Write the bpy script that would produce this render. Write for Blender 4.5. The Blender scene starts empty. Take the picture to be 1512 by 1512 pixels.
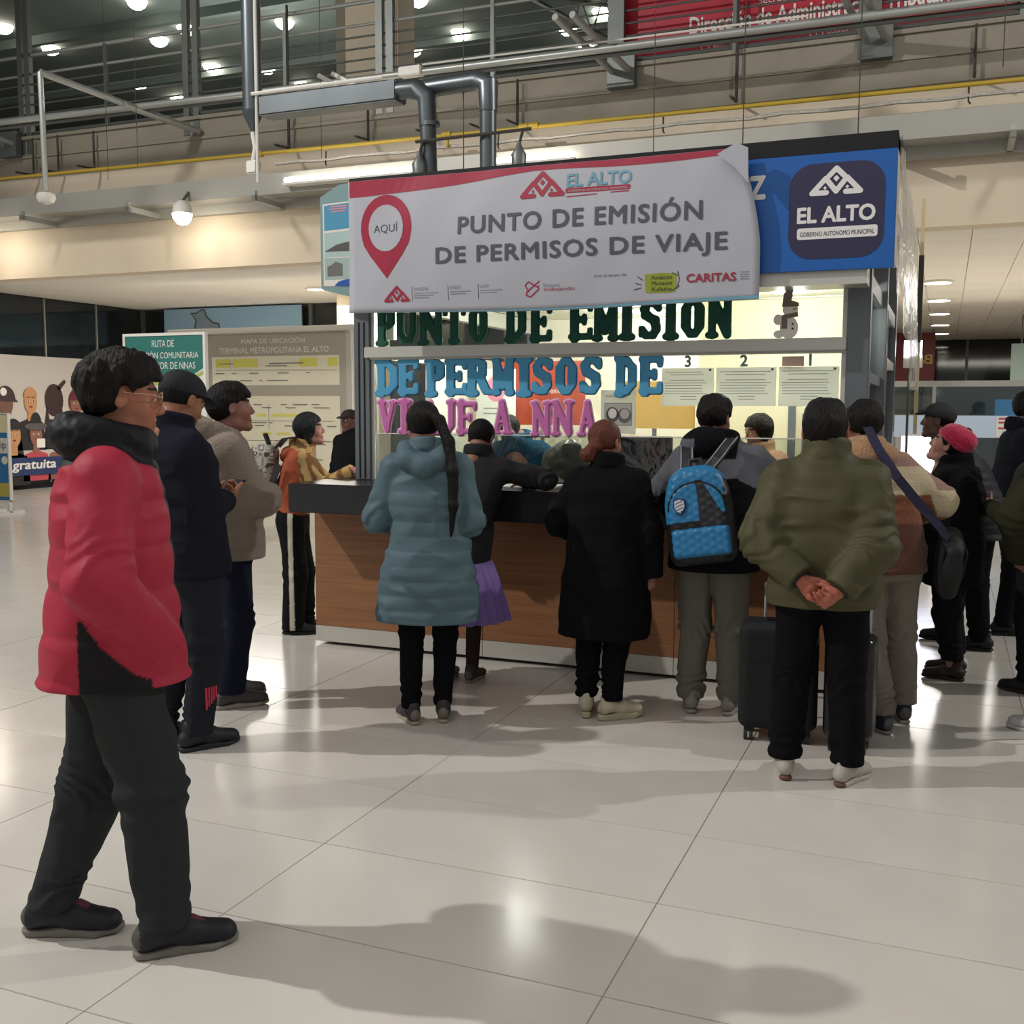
# Terminal hall at night: a permit booth with people queuing.  Units: metres.
# X runs along the booth front, Y goes away into the hall, Z is up.
import bpy, bmesh, math, random
import numpy as np
from mathutils import Matrix, Vector
random.seed(7)
RNG = np.random.RandomState(11)
SC = bpy.context.scene
COL = SC.collection

# ---------------------------------------------------------------- camera
F_PX, EYE = 1570.0, 1.55
yaw, pitch, roll = math.radians(22.05), math.atan(153.0 / F_PX), math.radians(0.187)
cam_data = bpy.data.cameras.new('camera')
cam_data.sensor_width = 36.0
cam_data.lens = 36.0 * F_PX / 1512.0
cam_data.clip_start, cam_data.clip_end = 0.05, 200
cam = bpy.data.objects.new('camera', cam_data)
COL.objects.link(cam)
fwd = Vector((-math.sin(yaw) * math.cos(pitch), math.cos(yaw) * math.cos(pitch), -math.sin(pitch)))
rgt = Vector((math.cos(yaw), math.sin(yaw), 0))
upv = rgt.cross(fwd)
r2 = rgt * math.cos(roll) + upv * math.sin(roll)
u2 = r2.cross(fwd)
cam.matrix_world = Matrix(((r2.x, u2.x, -fwd.x, 0), (r2.y, u2.y, -fwd.y, 0), (r2.z, u2.z, -fwd.z, EYE), (0, 0, 0, 1)))
SC.camera = cam

# ---------------------------------------------------------------- world, exposure
SC.view_settings.view_transform = 'Standard'
SC.view_settings.look = 'None'
SC.view_settings.gamma = 1.0
SC.view_settings.use_curve_mapping = False
SC.view_settings.exposure = -0.1
wd = bpy.data.worlds.new('hall_bounce')
SC.world = wd
wd.use_nodes = True
wd.node_tree.nodes['Background'].inputs[0].default_value = (1.0, 0.97, 0.94, 1)
wd.node_tree.nodes['Background'].inputs[1].default_value = 0.34

def lamp(name, kind, loc, energy, size=0.3, color=(1, 0.95, 0.87), target=None, angle=None, blend=0.5):
    d = bpy.data.lights.new(name, kind)
    d.energy = energy
    d.color = color
    if kind == 'AREA':
        d.shape = 'DISK'; d.size = size
    else:
        d.shadow_soft_size = size
    if kind == 'SPOT':
        d.spot_size = angle or math.radians(110); d.spot_blend = blend
    o = bpy.data.objects.new(name, d)
    COL.objects.link(o)
    o.location = loc
    if target is not None:
        o.rotation_euler = (Vector(target) - Vector(loc)).to_track_quat('-Z', 'Y').to_euler()
    return o

# flood lamps of the hall (high on the galleries left and right, out of frame)
lamp('flood_lamp', 'SPOT', (-10.2, 0.3, 9.0), 3500, 0.10, (1, 0.965, 0.92), (-1.6, 4.2, 0), math.radians(120), 0.6)
lamp('flood_lamp', 'SPOT', (6.5, 8.2, 7.0), 1350, 0.10, (1, 0.965, 0.92), (-0.5, 4.2, 0), math.radians(120), 0.6)
lamp('upper_ceiling_fill', 'POINT', (-12, 17, 7.2), 230, 0.3)  # unseen fill points added to lift the dark upper ceiling
lamp('upper_ceiling_fill', 'POINT', (-3, 19, 7.2), 150, 0.3)
# broad fill for the unseen near-hall lamps, then two added spots on the fascia
lamp('hall_fill', 'AREA', (-2.5, -1.5, 7.4), 190, 11.0, (1, 0.97, 0.93), (-2.5, 1.5, 0))
lamp('hall_fill', 'SPOT', (-11.0, 6.0, 8.6), 900, 0.5, (1, 0.96, 0.9), (-9.0, 14.5, 4.2), math.radians(75), .7)
lamp('hall_fill', 'SPOT', (2.5, 6.5, 8.6), 600, 0.5, (1, 0.96, 0.9), (1.0, 14.0, 4.2), math.radians(75), .7)

# ---------------------------------------------------------------- tagging
def lin(c):
    if isinstance(c, str):
        c = c.lstrip('#'); c = c if len(c) == 6 else ''.join(k * 2 for k in c); c = [int(c[i:i + 2], 16) / 255.0 for i in (0, 2, 4)]
    return tuple((x / 12.92 if x <= 0.04045 else ((x + 0.055) / 1.055) ** 2.4) for x in c)

def tag(o, label=None, cat=None, group=None, kind=None):
    if label: o['label'] = label
    if cat: o['category'] = cat
    if group: o['group'] = group
    if kind: o['kind'] = kind
    return o

def empty(name, loc=(0, 0, 0), rz=0.0, parent=None):
    o = bpy.data.objects.new(name, None)
    COL.objects.link(o)
    o.location = loc
    o.rotation_euler = (0, 0, rz)
    o.empty_display_size = 0.1
    if parent: o.parent = parent
    return o

def link(name, me, parent=None, loc=(0, 0, 0), rz=0.0):
    o = bpy.data.objects.new(name, me)
    COL.objects.link(o)
    o.location = loc
    o.rotation_euler = (0, 0, rz)
    if parent: o.parent = parent
    return o

# ---------------------------------------------------------------- materials
MATS = {}
def mat(name, color, rough=0.6, metal=0.0, spec=0.5, bump=0.0, bscale=40.0, vary=0.0, vscale=3.0, emit=None, estr=0.0,
        attr=False, trans=0.0, ior=1.45, stretch=None, coat=0.0, sheen=0.0, alpha=1.0, randomize=0.0):
    if name in MATS: return MATS[name]
    m = bpy.data.materials.new(name); MATS[name] = m
    m.use_nodes = True
    nt = m.node_tree; N = nt.nodes; Lk = nt.links
    b = N['Principled BSDF']
    c = (*lin(color), 1)
    b.inputs['Base Color'].default_value = c
    b.inputs['Roughness'].default_value = rough
    b.inputs['Metallic'].default_value = metal
    b.inputs['Specular IOR Level'].default_value = spec
    b.inputs['IOR'].default_value = ior
    b.inputs['Transmission Weight'].default_value = trans
    b.inputs['Coat Weight'].default_value = coat
    b.inputs['Sheen Weight'].default_value = sheen
    b.inputs['Alpha'].default_value = alpha
    if emit is not None:
        b.inputs['Emission Color'].default_value = (*lin(emit), 1)
        b.inputs['Emission Strength'].default_value = estr
    m.diffuse_color = c
    tc = N.new('ShaderNodeTexCoord')
    src = tc.outputs['Object']
    if stretch:
        mp = N.new('ShaderNodeMapping'); mp.inputs['Scale'].default_value = stretch
        Lk.new(src, mp.inputs['Vector']); src = mp.outputs['Vector']
    colout = None
    if attr:
        a = N.new('ShaderNodeAttribute'); a.attribute_name = 'Col'; colout = a.outputs['Color']
    if vary > 0:
        n = N.new('ShaderNodeTexNoise'); n.inputs['Scale'].default_value = vscale
        n.inputs['Detail'].default_value = 5
        Lk.new(src, n.inputs['Vector'])
        mr = N.new('ShaderNodeMapRange'); mr.inputs[1].default_value = 0.3; mr.inputs[2].default_value = 0.7
        mr.inputs[3].default_value = 1 - vary; mr.inputs[4].default_value = 1 + vary
        Lk.new(n.outputs['Fac'], mr.inputs[0])
        mx = N.new('ShaderNodeVectorMath'); mx.operation = 'SCALE'
        if colout is not None: Lk.new(colout, mx.inputs[0])
        else: mx.inputs[0].default_value = c[:3]
        Lk.new(mr.outputs[0], mx.inputs['Scale']); colout = mx.outputs[0]
    if randomize > 0:
        oi = N.new('ShaderNodeObjectInfo')
        mr = N.new('ShaderNodeMapRange'); mr.inputs[3].default_value = 1 - randomize; mr.inputs[4].default_value = 1 + randomize
        Lk.new(oi.outputs['Random'], mr.inputs[0])
        mx = N.new('ShaderNodeVectorMath'); mx.operation = 'SCALE'
        if colout is not None: Lk.new(colout, mx.inputs[0])
        else: mx.inputs[0].default_value = c[:3]
        Lk.new(mr.outputs[0], mx.inputs['Scale']); colout = mx.outputs[0]
    if colout is not None: Lk.new(colout, b.inputs['Base Color'])
    if bump > 0:
        n = N.new('ShaderNodeTexNoise'); n.inputs['Scale'].default_value = bscale; n.inputs['Detail'].default_value = 4
        Lk.new(src, n.inputs['Vector'])
        bp = N.new('ShaderNodeBump'); bp.inputs['Strength'].default_value = bump; bp.inputs['Distance'].default_value = 0.01
        Lk.new(n.outputs['Fac'], bp.inputs['Height']); Lk.new(bp.outputs['Normal'], b.inputs['Normal'])
    return m

def clear_mat(name, color, mix=0.12, rough=0.02, bump=0.0, bscale=8.0):
    """thin clear sheet: mostly see-through with a glossy skin"""
    if name in MATS: return MATS[name]
    m = bpy.data.materials.new(name); MATS[name] = m
    m.use_nodes = True
    nt = m.node_tree; N = nt.nodes; Lk = nt.links
    N.remove(N['Principled BSDF'])
    out = N['Material Output']
    t = N.new('ShaderNodeBsdfTransparent'); t.inputs[0].default_value = (*lin(color), 1)
    g = N.new('ShaderNodeBsdfGlossy'); g.inputs['Roughness'].default_value = rough
    fr = N.new('ShaderNodeFresnel'); fr.inputs[0].default_value = 1.45
    ad = N.new('ShaderNodeMath'); ad.operation = 'ADD'; ad.inputs[1].default_value = mix
    Lk.new(fr.outputs[0], ad.inputs[0])
    mx = N.new('ShaderNodeMixShader')
    Lk.new(ad.outputs[0], mx.inputs[0]); Lk.new(t.outputs[0], mx.inputs[1]); Lk.new(g.outputs[0], mx.inputs[2])
    if bump > 0:
        tc = N.new('ShaderNodeTexCoord')
        n = N.new('ShaderNodeTexNoise'); n.inputs['Scale'].default_value = bscale; n.inputs['Detail'].default_value = 3
        n.inputs['Distortion'].default_value = 1.5
        Lk.new(tc.outputs['Object'], n.inputs['Vector'])
        bp = N.new('ShaderNodeBump'); bp.inputs['Strength'].default_value = bump; bp.inputs['Distance'].default_value = 0.03
        Lk.new(n.outputs['Fac'], bp.inputs['Height']); Lk.new(bp.outputs['Normal'], g.inputs['Normal'])
    Lk.new(mx.outputs[0], out.inputs[0])
    return m

def paper_mat(name, color):
    if name in MATS: return MATS[name]
    m = bpy.data.materials.new(name); MATS[name] = m; m.use_nodes = True
    nt = m.node_tree; N = nt.nodes; b = N['Principled BSDF']; b.inputs['Base Color'].default_value = (*lin(color), 1); b.inputs['Roughness'].default_value = .6
    t = N.new('ShaderNodeBsdfTranslucent'); t.inputs[0].default_value = (*lin(color), 1); mx = N.new('ShaderNodeMixShader'); mx.inputs[0].default_value = .75
    nt.links.new(b.outputs[0], mx.inputs[1]); nt.links.new(t.outputs[0], mx.inputs[2]); nt.links.new(mx.outputs[0], N['Material Output'].inputs[0])
    return m

def haze_mat(name, color, thick):
    """milky see-through film"""
    m = bpy.data.materials.new(name); MATS[name] = m; m.use_nodes = True
    nt = m.node_tree; N = nt.nodes; Lk = nt.links; b = N['Principled BSDF']
    b.inputs['Base Color'].default_value = (*lin(color), 1); b.inputs['Roughness'].default_value = .2
    t = N.new('ShaderNodeBsdfTransparent'); mx = N.new('ShaderNodeMixShader')
    tc = N.new('ShaderNodeTexCoord'); n = N.new('ShaderNodeTexNoise'); n.inputs['Scale'].default_value = 7; n.inputs['Detail'].default_value = 3; n.inputs['Distortion'].default_value = 1.2
    mr = N.new('ShaderNodeMapRange'); mr.inputs[1].default_value = .3; mr.inputs[2].default_value = .75; mr.inputs[3].default_value = thick * .6; mr.inputs[4].default_value = min(1, thick * 1.5)
    bp = N.new('ShaderNodeBump'); bp.inputs['Strength'].default_value = .6; bp.inputs['Distance'].default_value = .03
    Lk.new(tc.outputs['Object'], n.inputs['Vector']); Lk.new(n.outputs['Fac'], mr.inputs[0]); Lk.new(n.outputs['Fac'], bp.inputs['Height']); Lk.new(bp.outputs[0], b.inputs['Normal'])
    Lk.new(mr.outputs[0], mx.inputs[0]); Lk.new(t.outputs[0], mx.inputs[1]); Lk.new(b.outputs[0], mx.inputs[2]); Lk.new(mx.outputs[0], N['Material Output'].inputs[0])
    return m

def glow(name, color, strength):
    if name in MATS: return MATS[name]
    m = bpy.data.materials.new(name); MATS[name] = m
    m.use_nodes = True
    N = m.node_tree.nodes
    b = N['Principled BSDF']
    b.inputs['Base Color'].default_value = (*lin(color), 1)
    b.inputs['Emission Color'].default_value = (*lin(color), 1)
    b.inputs['Emission Strength'].default_value = strength
    return m

# ---------------------------------------------------------------- mesh builder
class MB:
    def __init__(s): s.v = []; s.f = []; s.m = []; s.cur = 0
    def mi(s, i): s.cur = i; return s
    def add(s, vs, fs):
        k = len(s.v); s.v += [tuple(v) for v in vs]
        s.f += [tuple(i + k for i in f) for f in fs]; s.m += [s.cur] * len(fs)
        return s
    def box(s, x0, x1, y0, y1, z0, z1, b=0.0):
        if b <= 0:
            vs = [(x, y, z) for z in (z0, z1) for y in (y0, y1) for x in (x0, x1)]
            return s.add(vs, [(0, 2, 3, 1), (4, 5, 7, 6), (0, 1, 5, 4), (2, 6, 7, 3), (0, 4, 6, 2), (1, 3, 7, 5)])
        bm = bmesh.new()
        bmesh.ops.create_cube(bm, size=1)
        for v in bm.verts:
            v.co = Vector(((x0 + x1) / 2 + v.co.x * (x1 - x0), (y0 + y1) / 2 + v.co.y * (y1 - y0), (z0 + z1) / 2 + v.co.z * (z1 - z0)))
        bmesh.ops.bevel(bm, geom=bm.edges[:], offset=b, segments=2, affect='EDGES')
        s.bm(bm); return s
    def bm(s, bm):
        bm.verts.index_update()
        s.add([v.co[:] for v in bm.verts], [[v.index for v in f.verts] for f in bm.faces]); bm.free(); return s
    def tube(s, pts, r, n=10, cap=True, radii=None):
        pts = [Vector(p) for p in pts]
        rings = []; t0 = None
        for i, p in enumerate(pts):
            if i == 0: t = pts[1] - p
            elif i == len(pts) - 1: t = p - pts[i - 1]
            else: t = (pts[i + 1] - p).normalized() + (p - pts[i - 1]).normalized()
            t.normalize()
            if t0 is None:
                a = Vector((0, 0, 1)) if abs(t.z) < 0.9 else Vector((1, 0, 0))
                u = t.cross(a).normalized()
            else:
                u = (u - t * u.dot(t)).normalized()
            t0 = t; w = t.cross(u)
            rr = radii[i] if radii else r
            if 0 < i < len(pts) - 1:
                c = (pts[i + 1] - p).normalized().dot((p - pts[i - 1]).normalized())
                k = 1 / max(0.5, math.sqrt(max(0.0, (1 + c) / 2)))
            else: k = 1
            rings.append([p + (u * math.cos(2 * math.pi * j / n) + w * math.sin(2 * math.pi * j / n)) * rr * (k if k < 1.3 else 1.2) for j in range(n)])
        vs = [v for ring in rings for v in ring]; fs = []
        for i in range(len(rings) - 1):
            for j in range(n):
                a = i * n + j; b2 = i * n + (j + 1) % n
                fs.append((a, b2, b2 + n, a + n))
        if cap:
            fs.append(tuple(range(n - 1, -1, -1))); fs.append(tuple(range((len(rings) - 1) * n, len(rings) * n)))
        return s.add(vs, fs)
    def prism(s, poly, y0, y1):
        """poly = (x, z) outline, extruded along y"""
        n = len(poly)
        vs = [(x, y0, z) for x, z in poly] + [(x, y1, z) for x, z in poly]
        fs = [tuple(range(n)), tuple(range(2 * n - 1, n - 1, -1))] + [((i + 1) % n, i, i + n, (i + 1) % n + n) for i in range(n)]
        return s.add(vs, fs)
    def disc(s, c, r, y0, y1, n=24):
        return s.prism([(c[0] + r * math.cos(2 * math.pi * i / n), c[1] + r * math.sin(2 * math.pi * i / n)) for i in range(n)], y0, y1)
    def lathe(s, prof, n=20, c=(0, 0, 0)):
        vs = []; fs = []
        for r, z in prof:
            vs += [(c[0] + r * math.cos(2 * math.pi * j / n), c[1] + r * math.sin(2 * math.pi * j / n), c[2] + z) for j in range(n)]
        for i in range(len(prof) - 1):
            for j in range(n):
                a = i * n + j; b2 = i * n + (j + 1) % n
                fs.append((a, b2, b2 + n, a + n))
        fs.append(tuple(range(n - 1, -1, -1))); fs.append(tuple(range((len(prof) - 1) * n, len(prof) * n)))
        return s.add(vs, fs)
    def mesh(s, name, mats, smooth=False):
        me = bpy.data.meshes.new(name)
        me.from_pydata(s.v, [], s.f)
        if not isinstance(mats, (list, tuple)): mats = [mats]
        for m in mats: me.materials.append(m)
        if len(mats) > 1: me.polygons.foreach_set('material_index', s.m)
        if smooth: me.polygons.foreach_set('use_smooth', [True] * len(me.polygons))
        me.update(); return me
    def build(s, name, mats, parent=None, smooth=False, loc=(0, 0, 0), rz=0.0, fix=True):
        me = s.mesh(name, mats, smooth)
        if fix:
            bm = bmesh.new(); bm.from_mesh(me); bmesh.ops.recalc_face_normals(bm, faces=bm.faces[:]); bm.to_mesh(me); bm.free()
        if smooth: me.set_sharp_from_angle(angle=math.radians(40))
        return link(name, me, parent, loc, rz)

def box(name, m, x0, x1, y0, y1, z0, z1, parent=None, b=0.0):
    return MB().box(x0, x1, y0, y1, z0, z1, b).build(name, m, parent, fix=False)

# ---------------------------------------------------------------- flat lettering
def text_mesh(s, size, bold=0.0, align='CENTER', spacing=1.0, width=None, depth=0.0):
    cu = bpy.data.curves.new('t', 'FONT')
    cu.body = s; cu.size = size; cu.align_x = align; cu.align_y = 'CENTER'
    cu.offset = 0.0; cu.extrude = depth; cu.space_character = spacing
    cu.resolution_u = 3
    o = bpy.data.objects.new('t', cu); COL.objects.link(o)
    dg = bpy.context.evaluated_depsgraph_get(); dg.update()
    me = bpy.data.meshes.new_from_object(o.evaluated_get(dg))
    bpy.data.objects.remove(o); bpy.data.curves.remove(cu)
    if bold > .014:
        bm = bmesh.new(); bm.from_mesh(me); base = bm.verts[:] + bm.edges[:] + bm.faces[:]; k = bold * .8 * size; zz = 0
        for dx, dy in ((k, 0), (-k, 0), (0, k), (0, -k), (k * .7, k * .7), (-k * .7, k * .7), (k * .7, -k * .7), (-k * .7, -k * .7)):
            r = bmesh.ops.duplicate(bm, geom=base); zz += 1
            bmesh.ops.translate(bm, verts=[g for g in r['geom'] if isinstance(g, bmesh.types.BMVert)], vec=(dx, dy, zz * .00015))
        bm.to_mesh(me); bm.free()
    v = np.empty(len(me.vertices) * 3); me.vertices.foreach_get('co', v); v = v.reshape(-1, 3)
    if width and len(v):
        x0, x1 = v[:, 0].min(), v[:, 0].max()
        k = width / (x1 - x0)
        if align == 'CENTER': v[:, 0] = (v[:, 0] - (x0 + x1) / 2) * k
        else: v[:, 0] = (v[:, 0] - x0) * k
    if len(v):
        v[:, 1] -= (v[:, 1].min() + v[:, 1].max()) / 2 if width else 0
    return me, v

class Face:
    """an upright printed surface: u across, w up, facing -Y turned by rz; prints are laid on it"""
    def __init__(s, origin, rz=0.0, parent=None, bulge=None, gap=0.0015):
        s.o = Vector(origin); s.rz = rz; s.parent = parent; s.bulge = bulge; s.gap = gap; s.n = 0
        s.U = Vector((math.cos(rz), math.sin(rz), 0)); s.Nn = Vector((math.sin(rz), -math.cos(rz), 0))
    def pt(s, u, w, h=0.0):
        if s.bulge: h = h + s.bulge(u, w)
        return s.o + s.U * u + Vector((0, 0, w)) + s.Nn * h
    def layer(s, lay): return s.gap * lay
    def text(s, t, u, w, size, m, bold=0.02, align='CENTER', width=None, lay=2, name='lettering', spacing=1.0, shear=0.0, tilt=0.0, height=None):
        me, v = text_mesh(t, size, bold, align, spacing, width)
        if not len(v): return None
        if height:
            v[:, 1] *= height / (v[:, 1].max() - v[:, 1].min())
        ct, st = math.cos(tilt), math.sin(tilt)
        out = [s.pt(u + (x + shear * y) * ct - y * st, w + y * ct + x * st, s.layer(lay) + z) for x, y, z in v]
        me.vertices.foreach_set('co', np.array([p[:] for p in out]).ravel())
        me.materials.clear(); me.materials.append(m); me.update()
        return link(name, me, s.parent)
    def poly(s, name, pts, m, lay=1, parent=None):
        if s.bulge and len(pts) > 12:
            cu_ = sum(p[0] for p in pts) / len(pts); cw = sum(p[1] for p in pts) / len(pts); n = len(pts); R = 6
            vs = [s.pt(cu_, cw, s.layer(lay))[:]]; fs = []
            for r in range(1, R + 1):
                vs += [s.pt(cu_ + (a - cu_) * r / R, cw + (b - cw) * r / R, s.layer(lay))[:] for a, b in pts]
            for i in range(n):
                fs.append((0, 1 + i, 1 + (i + 1) % n))
                for r in range(R - 1):
                    a = 1 + r * n; fs.append((a + i, a + n + i, a + n + (i + 1) % n, a + (i + 1) % n))
            me = bpy.data.meshes.new(name); me.from_pydata(vs, [], fs); me.materials.append(m); me.update()
            return link(name, me, parent or s.parent)
        vs = [s.pt(u, w, s.layer(lay)) for u, w in pts]
        me = bpy.data.meshes.new(name); me.from_pydata([v[:] for v in vs], [], [tuple(range(len(vs)))])
        me.materials.append(m); me.update()
        return link(name, me, parent or s.parent)
    def polys(s, name, plist, m, lay=1, parent=None):
        vs = []; fs = []
        for i_, pts in enumerate(plist):
            k = len(vs); vs += [s.pt(u, w, s.layer(lay) + i_ * .00012)[:] for u, w in pts]; fs.append(tuple(range(k, k + len(pts))))
        me = bpy.data.meshes.new(name); me.from_pydata(vs, [], fs); me.materials.append(m); me.update()
        return tag(link(name, me, parent or s.parent), kind='stuff' if len(plist) > 8 else None)
    def rect(s, name, u0, u1, w0, w1, m, lay=1):
        return s.poly(name, [(u0, w0), (u1, w0), (u1, w1), (u0, w1)], m, lay)
    def strokes(s, name, lines, wid, m, lay=1):
        """thick polylines with round ends"""
        pl = []
        for li in lines:
            for (a, b) in zip(li[:-1], li[1:]):
                dx, dy = b[0] - a[0], b[1] - a[1]; L = math.hypot(dx, dy) or 1e-6
                ang = math.atan2(dy, dx); r = wid / 2
                pl.append([(a[0] + r * math.cos(ang + math.pi / 2 + k * math.pi / 6), a[1] + r * math.sin(ang + math.pi / 2 + k * math.pi / 6)) for k in range(7)] +
                          [(b[0] + r * math.cos(ang - math.pi / 2 + k * math.pi / 6), b[1] + r * math.sin(ang - math.pi / 2 + k * math.pi / 6)) for k in range(7)])
        return s.polys(name, pl, m, lay)

def circ(c, rx, ry=None, n=20, a0=0, a1=360):
    ry = ry or rx
    return [(c[0] + rx * math.cos(math.radians(a0 + (a1 - a0) * i / n)), c[1] + ry * math.sin(math.radians(a0 + (a1 - a0) * i / n))) for i in range(n if a1 - a0 == 360 else n + 1)]

def rrect(u0, u1, w0, w1, r, n=5):
    out = []
    for (cx, cy, a) in ((u1 - r, w1 - r, 0), (u0 + r, w1 - r, 90), (u0 + r, w0 + r, 180), (u1 - r, w0 + r, 270)):
        out += circ((cx, cy), r, r, n, a, a + 90)
    return out

# ---------------------------------------------------------------- implicit shapes -> mesh
def V(*a): return np.array(a, dtype=np.float32)
def smin(a, b, k):
    h = np.clip(0.5 + 0.5 * (b - a) / k, 0, 1)
    return b * (1 - h) + a * h - k * h * (1 - h)
def smax(a, b, k): return -smin(-a, -b, k)
def rc(a, b, ra, rb, flat=None, fk=1.0):
    """tapered capsule; flat=axis direction squeezed by fk"""
    a = np.asarray(a, np.float32); b = np.asarray(b, np.float32); ab = b - a; L2 = float(ab @ ab) + 1e-9
    if flat is not None:
        flat = np.asarray(flat, np.float32); flat = flat / np.linalg.norm(flat)
    def f(P):
        q = P - a
        t = np.clip((q @ ab) / L2, 0, 1)
        d = q - t[:, None] * ab
        if flat is not None:
            d = d + ((1 / fk - 1) * (d @ flat))[:, None] * flat
            return (np.sqrt((d * d).sum(1)) - (ra + (rb - ra) * t)) * fk
        return np.sqrt((d * d).sum(1)) - (ra + (rb - ra) * t)
    return f
def ell(c, r, R=None):
    c = np.asarray(c, np.float32); r = np.asarray(r, np.float32)
    def f(P):
        q = P - c
        if R is not None: q = q @ R
        k0 = np.sqrt(((q / r) ** 2).sum(1)); k1 = np.sqrt(((q / (r * r)) ** 2).sum(1)) + 1e-6
        return k0 * (k0 - 1) / k1
    return f
def rbox(c, h, r, R=None):
    c = np.asarray(c, np.float32); h = np.asarray(h, np.float32) - r
    def f(P):
        q = P - c
        if R is not None: q = q @ R
        q = np.abs(q) - h
        return np.sqrt((np.maximum(q, 0) ** 2).sum(1)) + np.minimum(q.max(1), 0) - r
    return f
def union(fs, k=0.02):
    def f(P):
        d = fs[0](P)
        for g in fs[1:]: d = smin(d, g(P), k)
        return d
    return f
def _cr(x, xp, fp):
    """smooth interpolation (cosine-eased blend of linear pieces kept monotone)"""
    n = len(xp); m = np.gradient(np.asarray(fp, float), np.asarray(xp, float))
    i = np.clip(np.searchsorted(xp, x) - 1, 0, n - 2)
    x0 = np.asarray(xp)[i]; x1 = np.asarray(xp)[i + 1]; h = x1 - x0
    t = np.clip((x - x0) / h, 0, 1)
    f0 = np.asarray(fp)[i]; f1 = np.asarray(fp)[i + 1]
    return ((2 * t ** 3 - 3 * t ** 2 + 1) * f0 + (t ** 3 - 2 * t ** 2 + t) * h * m[i] + (-2 * t ** 3 + 3 * t ** 2) * f1 + (t ** 3 - t ** 2) * h * m[i + 1]).astype(np.float32)
def loft(st, p=2.3, k=0.015):
    """st rows: z, cx, cy, rx, ry"""
    st = sorted(st); A = np.array(st, float); zs = A[:, 0]
    zz = np.linspace(zs[0], zs[-1], 64)
    tab = [_cr(zz, zs, A[:, j]) for j in range(1, 5)]
    def f(P):
        z = P[:, 2]
        cx, cy, rx, ry = [np.interp(z, zz, t) for t in tab]
        x = np.abs(P[:, 0] - cx) / rx; y = np.abs(P[:, 1] - cy) / ry
        d = ((x ** p + y ** p) ** (1 / p) - 1) * np.minimum(rx, ry)
        return smax(d, np.maximum(zs[0] - z, z - zs[-1]), k)
    return f
_G = RNG.rand(32, 32, 32).astype(np.float32) * 2 - 1
def vnoise(P, fx, fy=None, fz=None):
    fy = fy or fx; fz = fz or fx
    q = P * np.array([fx, fy, fz], np.float32) + 100.0
    i = np.floor(q).astype(np.int32); f = q - i; f = f * f * (3 - 2 * f)
    i &= 31; j = (i + 1) & 31
    x0, y0, z0 = i.T; x1, y1, z1 = j.T; a, b, c = f.T
    g = _G
    return ((g[x0, y0, z0] * (1 - a) + g[x1, y0, z0] * a) * (1 - b) + (g[x0, y1, z0] * (1 - a) + g[x1, y1, z0] * a) * b) * (1 - c) + \
           ((g[x0, y0, z1] * (1 - a) + g[x1, y0, z1] * a) * (1 - b) + (g[x0, y1, z1] * (1 - a) + g[x1, y1, z1] * a) * b) * c

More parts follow.
